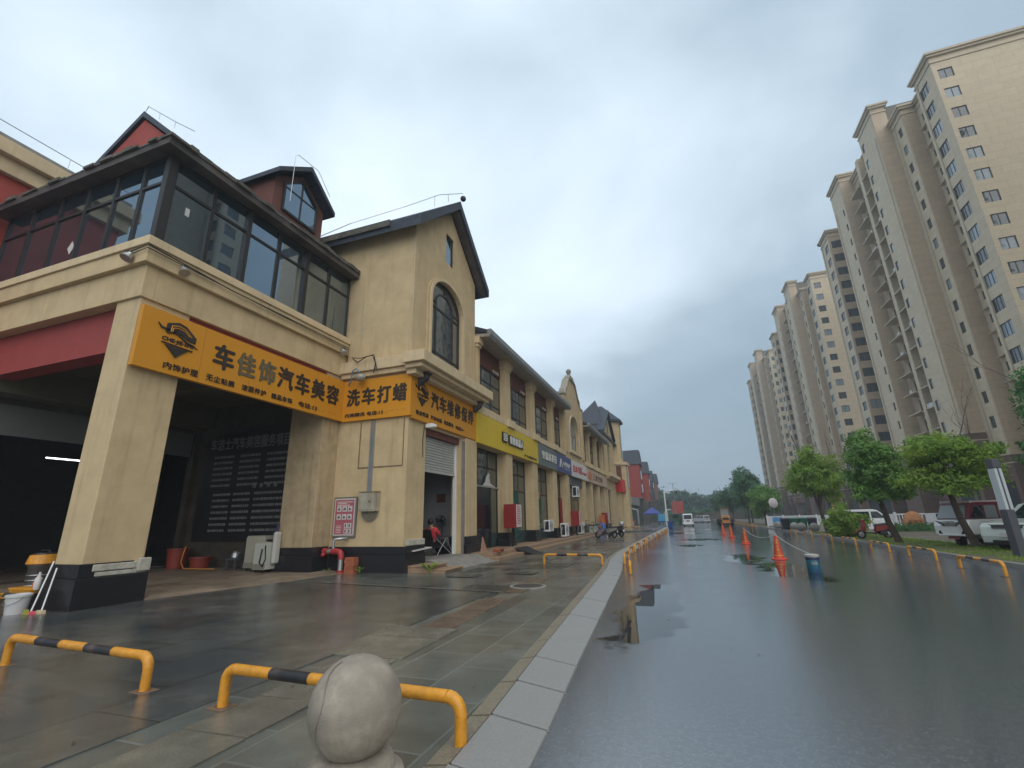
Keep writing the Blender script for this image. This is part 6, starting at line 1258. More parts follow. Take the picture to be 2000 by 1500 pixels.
# ------------------------------------------------------------------ right side furniture
t = thing('post_light', 'square grey post light with two white strips, right foreground', 'post', (9.35, 19.2, .09)); c_ = (9.35, 19.2)
Mp = Matrix.Translation((c_[0], c_[1], 0)) @ Matrix.Rotation(R(18), 4, 'Z')
obj('shaft', MB().box(-.12, .12, -.12, .12, .09, 1.45).box(-.10, .10, -.10, .10, 1.451, 2.739).box(-.12, .12, -.12, .12, 2.74, 3.02).box(-.024, .024, -.12, .12, 1.451, 2.739).xf(Mp), SLGREY, t, bevel=.01)
for s in (-1, 1): obj('light_strip', MB().box(.028 if s > 0 else -.115, .115 if s > 0 else -.028, -.112, .112, 1.47, 2.72).xf(Mp), POSTW, t)
for k, (x, y) in enumerate(((8.62, 47.4), (8.68, 45.0), (9.2, 43.2), (8.15, 52.8), (8.45, 51.7), (8.5, 50.2))):
    t = thing('stone_ball', ['second grey stone ball in front of the green bins', 'grey stone ball in front of the bins, middle of the near three', 'nearest grey stone ball at the right of the bins', 'farthest stone ball under the mirror pole', 'stone ball left of the bins by the mirror pole', 'stone ball just left of the black bin'][k], 'stone ball', (x, y, .08), 'grey stone balls by the bins')
    obj('ball', MB().ball((x, y, .42), .34, 20), STONEG, t, smooth=True); obj('foot', MB().lathe([(.24, .08), (.22, .14), (.2, .16)], (x, y), 16), STONEG, t)
def wheelie(x, y, lab, m):
    t = thing('wheelie_bin', lab, 'bin', (x, y, .08), 'bins behind the stone balls'); w = .66
    obj('body', MB().hexa([(x-w*.40, y-.26, .16), (x+w*.40, y-.26, .16), (x+w*.40, y+.26, .16), (x-w*.40, y+.26, .16)], [(x-w/2, y-.36, 1.02), (x+w/2, y-.36, 1.02), (x+w/2, y+.36, 1.02), (x-w/2, y+.36, 1.02)]), m, t, bevel=.02)
    obj('lid', MB().hexa([(x-w/2-.02, y-.40, 1.02), (x+w/2+.02, y-.40, 1.02), (x+w/2+.02, y+.38, 1.02), (x-w/2-.02, y+.38, 1.02)], [(x-w/2+.02, y-.36, 1.08), (x+w/2-.02, y-.36, 1.08), (x+w/2-.02, y+.36, 1.14), (x-w/2+.02, y+.36, 1.14)]), m, t, bevel=.015)
    for s in (-1, 1): obj('wheel', MB().wheel((x+s*.28, y+.24, .17), .09, .05, 'x', 14), RUBBER, t)
BK2 = mat('bin_black', (.018, .02, .03), .45)
wheelie(8.25, 49.2, 'black wheelie bin, leftmost of the four bins', BK2); wheelie(8.98, 49.5, 'green wheelie bin next to the left black bin', GREENB); wheelie(9.68, 49.5, 'green wheelie bin next to the right black bin', GREENB); wheelie(10.4, 49.3, 'black wheelie bin, rightmost of the four bins', BK2)
t = thing('traffic_mirror', 'round convex traffic mirror on a thin pole left of the bins', 'mirror', (8.0, 52.2, .08)); obj('pole', MB().tube([(8.0, 52.2, .08), (8.0, 52.2, 2.6)], .04, 8), METAL, t)
g = MB(); g.lathe([(.0, .0), (.44, .02), (.47, .06), (.44, .08), (.3, .14), (0, .18)], n=24); g.xf(Matrix.Translation((8.0, 52.1, 2.5)) @ Matrix.Rotation(R(25), 4, 'Z') @ Matrix.Rotation(R(85), 4, 'X')); obj('mirror_disc', g, mat('mirror_pale', (.55, .50, .50), .35), t, smooth=True)
t = thing('white_fence', 'long white panel fence behind the bins and parked vehicles', 'fence', (8.6, 62, .08))
fm = MB().box(8.7, 17, 62, 62.08, .2, 1.25); obj('panel', fm, mat('fence_white', (.58, .59, .62), .6, var=.05), t)
for k in range(6): obj('post', MB().box(8.6+k*1.65, 8.72+k*1.65, 61.94, 62.12, .08, 1.36), WHITE, t)
obj('blue_poster', MB().box(9.2, 10.3, 61.985, 62.0, .35, 1.1), mat('poster_blue', (.05, .25, .52), .5, var=.3, vscale=3), t)
t = thing('white_fence', 'white rail fence behind the orange rock and hedge', 'fence', (14, 46, .08))
obj('panel', MB().box(12.5, 15.6, 46, 46.06, .3, 1.28).box(17.4, 40, 46, 46.06, .3, 1.28), mat('fence_white', (.6, .6, .6), .6), t)
fm = MB()
for k in range(8): fm.box(15.7+k*.21, 15.76+k*.21, 46, 46.05, .2, 1.25)
obj('rails', fm.box(15.6, 17.4, 45.99, 46.06, 1.2, 1.3), WHITE, t)
for k in range(10): obj('post', MB().box(12.4+k*3.0, 12.55+k*3.0, 45.95, 46.12, .08, 1.42), WHITE, t)
g = MB(); r = random.Random(6); g.ball((15.5, 43.0, .6), .68, 16, sz=(.95, .4, 1.3)); g.v = [(a+r.uniform(-.03, .03), b+r.uniform(-.03, .03), max(.1, c)) for a, b, c in g.v]
t = thing('carved_rock', 'orange carved rock standing on the hedge before the white fence', 'rock', (15.5, 43, .1)); obj('rock', g, ORST, t, smooth=True)
q = fit_text('幸福里', -.42, .42, .55, .85, .02, .03); q.v = [(15.5+v[0], 42.73+v[1]+.3*v[0]*v[0], v[2]) for v in q.v]; obj('carving', q, mat('rock_carving', (.24, .08, .03), .8), t)
t = thing('hedge', 'low clipped dark hedge in front of the orange rock', 'hedge', (16, 42.4, .08)); obj('foliage', leaf_cloud([((14.0+k*.5, 42.3, .38), (.42, .4, .30)) for k in range(13)], 7000, .06, 110), LEAFD, t, norm=False); obj('inner_growth', MB().box(13.8, 20.2, 42.05, 42.55, .08, .5), LEAFD, t)
t = thing('street_pole', 'thin grey green pole standing among the far right trees', 'pole', (9.9, 66, .08)); obj('shaft', MB().tube([(9.95, 66, .08), (9.7, 66, 2.9)], .06, 8), mat('pole_green', (.12, .16, .13), .5), t); obj('cap', MB().ball((9.7, 66, 2.92), .08, 8), mat('pole_green', (.1, .1, .1)), t)
tag(obj('red_oval_sign', MB().prism([(47+1.3*math.cos(i*.3142), 7.2+.5*math.sin(i*.3142)) for i in range(20)], 'y', 57.75, 57.85), REDS), 'red oval sign on the brown base of the nearest tower', 'sign')
# ------------------------------------------------------------------ vehicles (local forward = -Y)
def loft(sec, m=0):
    """sections: list of lists of points, same length, joined; ends capped"""
    g = MB(); n = len(sec[0]); 
    for s in sec: g.v += [tuple(p) for p in s]
    for i in range(len(sec)-1):
        for j in range(n): g.f.append((i*n+j, i*n+(j+1) % n, (i+1)*n+(j+1) % n, (i+1)*n+j))
    g.f.append(tuple(range(n-1, -1, -1))); g.f.append(tuple(range((len(sec)-1)*n, len(sec)*n))); g.m = [m]*len(g.f); return g
def side_loft(prof, w, inset=.05):
    """prof: (y,z) outline, lofted over x with rounded (inset) shoulders"""
    cy = sum(p[0] for p in prof)/len(prof); cz = sum(p[1] for p in prof)/len(prof)
    sh = lambda k: [(cy+(a-cy)*k, cz+(b-cz)*k) for a, b in prof]
    S = [(-w/2, .955), (-w/2+inset, 1), (w/2-inset, 1), (w/2, .955)]
    return loft([[(x, a, b) for a, b in sh(k)] for x, k in S])
def wheel_part(t, x, y, r_, w, n='wheel'):
    o = obj(n, MB().wheel((x, y, r_), r_*.62, w*.8, 'x', 16), CHROME if n == 'wheel' else METAL, t, smooth=True)
    obj('tyre', MB().wheel((x, y, r_), r_, w, 'x', 22, hole=r_*.6), RUBBER, o, smooth=True); return o
def vehicle(name, label, cat, L, Wd, body, green, paint, loc, rz, roofm=None, wheels=(), wr=.27, group=None, glass_panels=(), extra=None):
    t = thing(name, label, cat, group=group)
    obj('body', side_loft(body, Wd), paint, t, bevel=.03, smooth=False)
    gw = Wd-.14; obj('cabin', side_loft(green, gw, .08), roofm or paint, t, bevel=.03)
    for k, (nm, pts, m) in enumerate(glass_panels): obj(nm, MB().hexa(*pts), m, t)
    for (x, y) in wheels: wheel_part(t, x, y, wr, .18)
    if extra: extra(t)
    put(t, loc, rz); return t
CG = glassmat('car_glass', (.02, .03, .035), 1.6, .01, 2)
CGP = glassmat('car_windscreen', (.26, .30, .31), 1.6, .01, 2)  # opaque pane; pale colour stands in for brightness seen through the glass
def sidewin(x, y0, y1, z0, z1, sl0=0, sl1=0, ti=.03):
    s = 1 if x > 0 else -1
    q = [(y0, z0), (y1, z0), (y1-sl1, z1), (y0+sl0, z1)]
    return ([(x-.03*s, a, b) for a, b in q], [((x+.012*s), a, b) for a, b in q])
# electric tricycle, white with maroon roof
def trike_extra(t):
    obj('roof_panel', MB().box(-.56, .56, -.92, 1.22, 1.64, 1.75), mat('pale_pink_roof', (.62, .50, .53), .35, coat=.4), t, bevel=.03)
    for s in (-1, 1):
        obj('headlight', MB().hexa([(s*.18, -1.475, .78), (s*.56, -1.40, .80), (s*.58, -1.38, 1.0), (s*.24, -1.455, .93)], [(s*.18, -1.43, .78), (s*.56, -1.34, .80), (s*.58, -1.32, 1.0), (s*.24, -1.41, .93)]), LAMPG, t)
        obj('mirror', MB().box(s*.66-.06, s*.66+.06, -1.06, -1.0, 1.12, 1.26), BLACK, t, bevel=.015)
        obj('fog_recess', MB().hexa([(s*.34, -1.475, .48), (s*.56, -1.43, .52), (s*.58, -1.42, .66), (s*.40, -1.46, .62)], [(s*.34, -1.40, .48), (s*.56, -1.36, .52), (s*.58, -1.35, .66), (s*.40, -1.39, .62)]), BLACK, t)
    g = MB()
    for k in range(4): g.box(-.30+.03*k, .30-.03*k, -1.49, -1.45, .80+.05*k, .825+.05*k)
    obj('grille', g, CHROME, t); obj('emblem', MB().lathe([(0, -.01), (.055, -.005), (.055, .01), (0, .015)], n=14).xf(Matrix.Translation((0, -1.495, .90)) @ Matrix.Rotation(R(90), 4, 'X')), CHROME, t)
    obj('wiper', MB().tube([(-.1, -1.33, 1.08), (.3, -1.25, 1.2)], .01, 5), BLACK, t)
    obj('mudguard', MB().prism([(-1.42, .30), (-1.36, .52), (-1.1, .60), (-.8, .52), (-.74, .3), (-.8, .3), (-.9, .46), (-1.1, .54), (-1.3, .46), (-1.36, .3)], 'x', -.2, .2), MAROON, t)
    obj('front_wheel', MB().wheel((0, -1.08, .25), .25, .14, 'x', 22), RUBBER, t, smooth=True)
    obj('step_bumper', MB().prism([(-1.47, .42), (-1.36, .40), (-1.36, .48), (-1.47, .50)], 'x', -.5, .5), CARW, t, bevel=.02)
tb = [(-1.44, .46), (-1.46, .80), (-1.36, 1.04), (1.40, 1.04), (1.44, .9), (1.44, .32), (-.55, .30), (-.72, .46)]
tg = [(-1.34, 1.03), (-1.02, 1.62), (-.85, 1.70), (1.15, 1.72), (1.32, 1.62), (1.40, 1.03)]
gp = [('windscreen', ([(-.50, -1.345, 1.08), (.50, -1.345, 1.08), (.44, -1.06, 1.58), (-.44, -1.06, 1.58)], [(-.50, -1.30, 1.08), (.50, -1.30, 1.08), (.44, -1.01, 1.58), (-.44, -1.01, 1.58)]), CGP)]
for s in (-1, 1): gp += [('side_window', sidewin(s*.565, -1.05, -.42, 1.08, 1.56, .28, 0), CG), ('side_window', sidewin(s*.565, -.30, .30, 1.08, 1.56), CGP), ('side_window', sidewin(s*.565, .42, 1.28, 1.08, 1.56, 0, .08), CGP)]
gp.append(('rear_window', ([(-.42, 1.37, 1.12), (.42, 1.37, 1.12), (.38, 1.345, 1.55), (-.38, 1.345, 1.55)], [(-.42, 1.41, 1.12), (.42, 1.41, 1.12), (.38, 1.385, 1.55), (-.38, 1.385, 1.55)]), CG))
vehicle('passenger_tricycle', 'white electric passenger tricycle with maroon roof parked behind the tree', 'tricycle', 2.9, 1.28, tb, tg, CARW, (11.05, 24.85, .085), R(-58), MAROON, [(-.52, .85), (.52, .85)], .25, glass_panels=gp, extra=trike_extra)
# SUV
def suv_extra(t):
    for s in (-1, 1):
        obj('headlight', MB().hexa([(s*.45, -2.19, .78), (s*.84, -2.06, .80), (s*.86, -1.98, .92), (s*.5, -2.13, .88)], [(s*.45, -2.10, .78), (s*.84, -1.97, .80), (s*.86, -1.89, .92), (s*.5, -2.04, .88)]), LAMPG, t)
        obj('fog_lamp', MB().hexa([(s*.62, -2.19, .42), (s*.80, -2.12, .42), (s*.80, -2.12, .70), (s*.66, -2.18, .70)], [(s*.62, -2.08, .42), (s*.80, -2.02, .42), (s*.80, -2.02, .70), (s*.66, -2.07, .70)]), BLACK, t)
        obj('mirror', MB().box(s*.98-.1, s*.98+.1, -.78, -.66, .98, 1.12), CARG, t, bevel=.03)
        for y in (-1.32, 1.32): obj('arch_trim', MB().tube([(s*.905, y+.37*math.cos(a*math.pi/10), .34+.37*math.sin(a*math.pi/10)) for a in range(11)], .03, 6), BLACK, t)
        obj('door_handle', MB().box(s*.93-.02, s*.93+.02, .1, .25, .88, .91), CARG, t)
    obj('grille', MB().hexa([(-.44, -2.215, .76), (.44, -2.215, .76), (.47, -2.17, .88), (-.47, -2.17, .88)], [(-.44, -2.12, .76), (.44, -2.12, .76), (.47, -2.08, .88), (-.47, -2.08, .88)]), BLACK, t)
    obj('lower_grille', MB().box(-.5, .5, -2.235, -2.12, .26, .36), BLACK, t); obj('number_plate', MB().box(-.23, .23, -2.245, -2.225, .47, .61), PAPER, t)
    obj('bumper', MB().box(-.86, .86, -2.225, -1.95, .20, .27), BLACK, t, bevel=.02)
sb_ = [(-2.15, .26), (-2.2, .5), (-2.17, .82), (-2.02, .93), (-1.0, 1.05), (2.0, 1.06), (2.15, .85), (2.17, .35), (2.0, .24), (-2.0, .22)]
sg = [(-1.05, 1.04), (-.28, 1.56), (.2, 1.63), (1.5, 1.60), (2.02, 1.06)]
gp = [('windscreen', ([(-.68, -1.03, 1.08), (.68, -1.03, 1.08), (.58, -.34, 1.55), (-.58, -.34, 1.55)], [(-.68, -.97, 1.08), (.68, -.97, 1.08), (.58, -.28, 1.55), (-.58, -.28, 1.55)]), CG)]
for s in (-1, 1): gp += [('side_window', sidewin(s*.83, -.82, .3, 1.08, 1.52, .62, 0), CG), ('side_window', sidewin(s*.83, .38, 1.75, 1.08, 1.52, 0, .35), CG)]
vehicle('parked_suv', 'pale green white SUV parked behind the grey post light, cut by frame', 'car', 4.35, 1.82, sb_, sg, CARG, (12.25, 22.55, .085), R(-62), None, [(-.80, -1.32), (.80, -1.32), (-.80, 1.32), (.80, 1.32)], .33, glass_panels=gp, extra=suv_extra)
# boxy white mini van behind the scooter
def box_van(label, loc, rz, paint=CARW, L=3.2, Wd=1.45, H=1.68, name='mini_van', rear_lamps=True):
    b = [(-L/2, .28), (-L/2-.02, .7), (-L/2+.12, .95), (L/2-.03, .98), (L/2, .85), (L/2, .28)]
    g_ = [(-L/2+.14, .94), (-L/2+.72, H-.06), (-L/2+.95, H), (L/2-.25, H), (L/2-.1, H-.08), (L/2-.03, .97)]
    gw = Wd/2-.08
    gp = [('windscreen', ([(-gw+.12, -L/2+.18, 1.0), (gw-.12, -L/2+.18, 1.0), (gw-.18, -L/2+.66, H-.14), (-gw+.18, -L/2+.66, H-.14)], [(-gw+.12, -L/2+.26, 1.0), (gw-.12, -L/2+.26, 1.0), (gw-.18, -L/2+.74, H-.14), (-gw+.18, -L/2+.74, H-.14)]), CG),
          ('rear_window', ([(-gw+.1, L/2-.06, 1.02), (gw-.1, L/2-.06, 1.02), (gw-.16, L/2-.11, H-.14), (-gw+.16, L/2-.11, H-.14)], [(-gw+.1, L/2, 1.02), (gw-.1, L/2, 1.02), (gw-.16, L/2-.06, H-.14), (-gw+.16, L/2-.06, H-.14)]), CG)]
    for s in (-1, 1):
        x = s*(Wd/2-.075); gp += [('side_window', sidewin(x, -L/2+.35, -L/2+1.1, 1.0, H-.14, .4, 0), CG), ('side_window', sidewin(x, -L/2+1.2, L/2-1.0, 1.0, H-.14), CG), ('side_window', sidewin(x, L/2-.9, L/2-.2, 1.0, H-.14, 0, .08), CG)]
    def ex(t):
        for s in (-1, 1):
            obj('tail_lamp', MB().box(s*(Wd/2-.1)-.05, s*(Wd/2-.1)+.05, L/2-.03, L/2+.012, .62, .92), LAMPR, t, bevel=.008); obj('headlight', MB().box(s*(Wd/2-.2)-.12, s*(Wd/2-.2)+.12, -L/2-.03, -L/2+.1, .62, .8), LAMPG, t, bevel=.01)
        obj('bumper', MB().box(-Wd/2+.02, Wd/2-.02, L/2-.02, L/2+.06, .28, .48), paint, t, bevel=.03); obj('number_plate', MB().box(-.2, .2, L/2, L/2+.02, .66, .78), BLUEB, t); obj('plate_recess', MB().box(-.3, .3, L/2-.01, L/2+.012, .80, .86), BLACK, t)
    return vehicle(name, label, 'van', L, Wd, b, g_, paint, loc, rz, None, [(-Wd/2+.12, -L/2+.6), (Wd/2-.12, -L/2+.6), (-Wd/2+.12, L/2-.55), (Wd/2-.12, L/2-.55)], .27, glass_panels=gp, extra=ex)
box_van('boxy white mini van parked side on behind shrub and red scooter', (11.0, 38.6, .085), R(86), H=1.56)
box_van('white minivan seen from behind far down the road', (.12, 77.2, .003), R(180), CARW, 3.7, 1.48, 1.76)
box_van('small white car far beyond the minivan', (3.0, 112, .003), R(215), CARB, 3.6, 1.6, 1.45, 'parked_car')
box_van('dark green van far away beside the blue bin', (-1.9, 100, .05), R(175), GREENB, 3.6, 1.6, 1.9, 'parked_van')
# scooters
def scooter(label, loc, rz, paint, quilt=False, box=None, steer=0):
    t = thing('scooter', label, 'scooter')
    for y in (-.62, .62):
        o = obj('wheel', MB().wheel((0, y, .23), .15, .05, 'x', 16), METAL, t, smooth=True); obj('tyre', MB().wheel((0, y, .23), .23, .09, 'x', 20, hole=.14), RUBBER, o, smooth=True)
    obj('floor', loft([[(-.14, -.38, .28), (.14, -.38, .28), (.14, -.38, .34), (-.14, -.38, .34)], [(-.15, .1, .26), (.15, .1, .26), (.15, .1, .33), (-.15, .1, .33)]]), BLACK, t, bevel=.015)
    obj('front_shield', loft([[(-.06, -.62, .42), (.06, -.62, .42), (.17, -.42, .40), (-.17, -.42, .40)], [(-.10, -.56, .62), (.10, -.56, .62), (.20, -.40, .62), (-.20, -.40, .62)], [(-.09, -.50, .84), (.09, -.50, .84), (.13, -.36, .86), (-.13, -.36, .86)]]), paint, t, bevel=.025)
    obj('front_fender', MB().prism([(-.86, .28), (-.82, .42), (-.64, .50), (-.46, .44), (-.40, .34), (-.46, .36), (-.64, .45), (-.79, .38), (-.83, .28)], 'x', -.07, .07), paint, t, bevel=.01)
    obj('fork', MB().tube([(-.06, -.62, .23), (-.06, -.50, .6)], .018, 6).tube([(.06, -.62, .23), (.06, -.50, .6)], .018, 6), METAL, t)
    obj('handlebar', MB().tube([(-.34, -.30, 1.0), (-.2, -.40, .98), (0, -.43, .94), (.2, -.40, .98), (.34, -.30, 1.0)], .016, 8), BLACK, t); obj('head_cover', loft([[(-.10, -.54, .86), (.10, -.54, .86), (.10, -.36, .86), (-.10, -.36, .86)], [(-.08, -.52, 1.0), (.08, -.52, 1.0), (.08, -.38, 1.02), (-.08, -.38, 1.02)]]), paint, t, bevel=.03)
    obj('headlight', MB().ball((0, -.545, .74), .06, 10), LAMPG, t, smooth=True)
    for s in (-1, 1): obj('mirror', MB().tube([(s*.22, -.38, .99), (s*.27, -.40, 1.16)], .008, 5).ball((s*.28, -.40, 1.2), .05, 10, sz=(1.2, .3, .8)), BLACK, t)
    obj('rear_body', loft([[(-.13, .06, .36), (.13, .06, .36), (.12, .08, .66), (-.12, .08, .66)], [(-.16, .38, .40), (.16, .38, .40), (.14, .38, .68), (-.14, .38, .68)], [(-.08, .86, .58), (.08, .86, .58), (.07, .86, .72), (-.07, .86, .72)]]), paint, t, bevel=.025)
    obj('seat', loft([[(-.11, .04, .66), (.11, .04, .66), (.10, .06, .74), (-.10, .06, .74)], [(-.14, .4, .69), (.14, .4, .69), (.12, .4, .79), (-.12, .4, .79)], [(-.10, .82, .72), (.10, .82, .72), (.08, .8, .83), (-.08, .8, .83)]]), mat('seat_vinyl', (.03, .025, .035), .5), t, bevel=.02)
    obj('rear_fender', MB().prism([(.42, .36), (.56, .46), (.76, .44), (.88, .30), (.90, .34), (.78, .50), (.56, .52), (.40, .42)], 'x', -.07, .07), BLACK, t); obj('tail_lamp', MB().box(-.06, .06, .85, .89, .60, .68), LAMPR, t)
    obj('engine', MB().box(-.10, .12, .25, .62, .18, .36), BLACK, t, bevel=.03); obj('stand', MB().tube([(-.1, .1, .26), (-.16, .14, .02)], .014, 6).tube([(.1, .1, .26), (.16, .14, .02)], .014, 6), METAL, t)
    obj('number_plate', MB().hexa([(-.09, .9, .40), (.09, .9, .40), (.09, .86, .54), (-.09, .86, .54)], [(-.09, .91, .40), (.09, .91, .40), (.09, .87, .54), (-.09, .87, .54)]), PAPER, t)
    if quilt:
        g = MB(); r = random.Random(2); g.ball((0, -.40, .82), .27, 14, sz=(1.05, .62, .85)); g.v = [(a+r.uniform(-.03, .03), b+r.uniform(-.03, .03), c+r.uniform(-.03, .03)) for a, b, c in g.v]; obj('wind_quilt', g, QUILT, t, smooth=True)
        obj('wind_apron', MB().prism([(-.62, .62), (-.1, .6), (-.2, .35), (-.42, .16), (-.58, .34)], 'x', -.26, .26), CLOTHP, t, bevel=.03)
    if box: obj('top_box', MB().ball((0, .72, .98), .21, 14, sz=(1, 1.05, .85)), box, t, smooth=True)
    put(t, loc, rz); return t
scooter('red motor scooter parked on the verge facing the road beside shrub', (9.5, 31.6, .085), R(-86), RED)
scooter('motor scooter with checked quilt wind guard parked before the shop steps', (-5.75, 36.2, .045), R(-100), mat('scooter_grey', (.20, .19, .16), .4), True)
scooter('dark motor scooter with silver rear box beside the quilted scooter', (-5.35, 38.2, .045), R(-125), mat('scooter_dark', (.05, .06, .065), .4), False, mat('silver_box', (.42, .43, .42), .3, .3))
scooter('dark scooter parked far off before the stone shop fronts', (-8.9, 78, .17), R(200), mat('scooter_dark', (.05, .06, .065), .4))
# bicycle
t = thing('bicycle', 'dark bicycle with pale basket on the shop steps beside outdoor unit', 'bicycle')
for y in (-.5, .5):
    o = obj('wheel', MB().tube([(0, y+.27*math.cos(a*.2618), .31+.27*math.sin(a*.2618)) for a in range(25)], .012, 5), METAL, t); obj('tyre', MB().tube([(0, y+.30*math.cos(a*.2618), .31+.30*math.sin(a*.2618)) for a in range(25)], .02, 6), RUBBER, o)
    g = MB()
    for a in range(10): g.tube([(0, y, .31), (0, y+.27*math.cos(a*.628), .31+.27*math.sin(a*.628))], .003, 3)
    obj('spokes', g, METAL, o)
obj('frame', MB().tube([(0, -.5, .31), (0, -.36, .86)], .018, 6).tube([(0, -.38, .76), (0, .05, .34), (0, .5, .31), (0, .22, .66), (0, .05, .34)], .018, 6).tube([(0, -.38, .78), (0, .2, .62)], .018, 6), BLACK, t); obj('handlebar', MB().tube([(-.28, -.24, .98), (-.1, -.36, 1.0), (0, -.36, .98), (.1, -.36, 1.0), (.28, -.24, .98)], .014, 6).tube([(0, -.36, .86), (0, -.36, .99)], .014, 6), BLACK, t)
obj('saddle', loft([[(-.03, .08, .82), (.03, .08, .82), (.03, .08, .86), (-.03, .08, .86)], [(-.09, .34, .84), (.09, .34, .84), (.08, .34, .90), (-.08, .34, .90)]]), BLACK, t, bevel=.012); obj('seat_post', MB().tube([(0, .18, .6), (0, .22, .83)], .014, 6), METAL, t); obj('basket', MB().hexa([(-.13, -.72, .62), (.13, -.72, .62), (.13, -.48, .62), (-.13, -.48, .62)], [(-.17, -.76, .86), (.17, -.76, .86), (.17, -.46, .86), (-.17, -.46, .86)]), PAPER, t); put(t, (-7.45, 39.2, .30), R(-60))
# wheel loader
t = thing('wheel_loader', 'orange wheel loader with glazed cab and black bucket far down the road', 'loader', (5.05, 72, 0))
LX, LY = 5.05, 72.2
obj('bucket', MB().box(LX-1.0, LX+1.0, LY+4.0, LY+4.9, .1, .95), BLACK, t, bevel=.05); obj('counterweight', MB().box(LX-.62, LX+.62, LY+.12, LY+.6, .32, .82), mat('loader_dark', (.06, .045, .035), .6), t, bevel=.05)
obj('hood', MB().box(LX-.58, LX+.58, LY+.2, LY+1.3, .8, 1.42), LOADY, t, bevel=.06); obj('grille', MB().box(LX-.38, LX+.38, LY+.17, LY+.2, .86, 1.12), BLACK, t); obj('frame', MB().box(LX-.5, LX+.5, LY+.1, LY+3, .4, .8), LOADY, t)
for s in (-1, 1): obj('arm', MB().box(LX+s*.5-.06, LX+s*.5+.06, LY+2.6, LY+4.2, .7, .85), LOADY, t); obj('headlight', MB().box(LX+s*.42-.08, LX+s*.42+.08, LY+.15, LY+.2, 1.16, 1.28), PAPER, t)
cabf = MB()
for sx in (-.55, .55):
    for sy in (1.2, 2.3): cabf.box(LX+sx-.05, LX+sx+.05, LY+sy-.05, LY+sy+.05, 1.3, 2.3)
cabf.box(LX-.65, LX+.65, LY+1.1, LY+2.4, 2.3, 2.42); obj('cab', cabf, mat('loader_cab', (.22, .12, .05), .5), t, bevel=.02); obj('cab_glass', MB().box(LX-.5, LX+.5, LY+1.2, LY+1.22, 1.35, 2.28).box(LX-.56, LX-.54, LY+1.25, LY+2.2, 1.35, 2.28).box(LX+.54, LX+.56, LY+1.25, LY+2.2, 1.35, 2.28), CGP, t)
for s in (-1, 1):
    for y in (LY+.6, LY+2.6): obj('wheel', MB().wheel((LX+s*.74, y, .52), .52, .36, 'x', 20), RUBBER, t, smooth=True)
# cargo trike under a tarp
t = thing('cargo_tricycle', 'three wheeled cargo cart under bright blue tarpaulin far on left', 'tricycle', (-3.9, 84, .17)); x, y, z = -3.9, 84, .17
obj('tarp_cover', loft([[(x-.62, y-.6, z+.55), (x+.62, y-.6, z+.55), (x+.58, y-.5, z+1.65), (x-.5, y-.5, z+1.72)], [(x-.66, y+.4, z+.5), (x+.66, y+.4, z+.5), (x+.6, y+.4, z+1.7), (x-.6, y+.4, z+1.6)], [(x-.6, y+1.4, z+.55), (x+.6, y+1.4, z+.55), (x+.5, y+1.3, z+1.4), (x-.5, y+1.3, z+1.45)]]), TARP2, t, bevel=.06); obj('bed', MB().box(x-.6, x+.6, y-.58, y+1.4, z+.38, z+.55), BLUEB, t)
for s in (-1, 1): obj('wheel', MB().wheel((x+s*.5, y-.1, z+.24), .24, .1, 'x', 16), RUBBER, t)
obj('front_wheel', MB().wheel((x, y+1.9, z+.24), .24, .1, 'x', 16), RUBBER, t)
# bin, poles, billboard, tent
t = thing('wheelie_bin', 'dark blue wheelie bin at the end of the hoop barriers', 'bin', (-1.7, 53.7, .0)); x, y = -1.72, 53.9
obj('body', MB().hexa([(x-.2, y-.22, .1), (x+.2, y-.22, .1), (x+.2, y+.22, .1), (x-.2, y+.22, .1)], [(x-.27, y-.3, .92), (x+.27, y-.3, .92), (x+.27, y+.3, .92), (x-.27, y+.3, .92)]), BLUEB, t, bevel=.02); obj('lid', MB().box(x-.29, x+.29, y-.33, y+.32, .92, 1.0), BLUEB, t, bevel=.02)
for s in (-1, 1): obj('wheel', MB().wheel((x+s*.2, y+.2, .1), .1, .05, 'x', 14), RUBBER, t)
t = thing('camera_gantry', 'white street camera mast with one arm over the road, far left', 'mast', (-2.6, 70, .04)); obj('pole', MB().tube([(-2.62, 70, .04), (-2.58, 70, 5.1)], [.13, .09], 10), WHITE, t, smooth=True); obj('arm', MB().tube([(-2.6, 70, 4.75), (-2.0, 70, 4.9), (-.85, 70, 5.0)], .075, 8), WHITE, t); obj('camera', MB().tube([(-.95, 70, 4.95), (-.95, 70, 4.7)], .04, 6).ball((-.95, 70, 4.65), .13, 10), BLACK, t); obj('control_box', MB().box(-2.8, -2.4, 69.75, 70.0, .2, 2.1), POSTW, t, bevel=.02); obj('sign_arm', MB().tube([(-2.6, 70, 2.35), (-1.9, 70, 2.35)], .045, 8), WHITE, t)
t = thing('street_lamp', 'tall slim street lamp far down the left side of road', 'lamp', (-2.1, 108, .04)); obj('pole', MB().tube([(-2.1, 108, .04), (-2.0, 108, 8.3)], [.12, .06], 8), METAL, t, smooth=True); obj('lamp_arm', MB().tube([(-2.7, 108, 8.3), (-1.4, 108, 8.32)], .04, 6).box(-2.9, -2.4, 107.9, 108.1, 8.25, 8.33).box(-1.7, -1.2, 107.9, 108.1, 8.28, 8.36), METAL, t)
t = thing('billboard', 'red roadside billboard in three panels far down the street', 'billboard', (-1.8, 120, .1))
for k in range(3): obj('panel', MB().box(-3.0+k*.86, -2.2+k*.86, 120, 120.1, 2.1, 4.85), mat('billboard_red', (.50, .075, .055), .6, var=.1), t)
g = MB(); r = random.Random(12)
for k in range(3):
    for j in range(7): g.box(-2.9+k*.86, -2.9+k*.86+r.uniform(.3, .6), 119.98, 120, 2.4+j*.33, 2.5+j*.33)
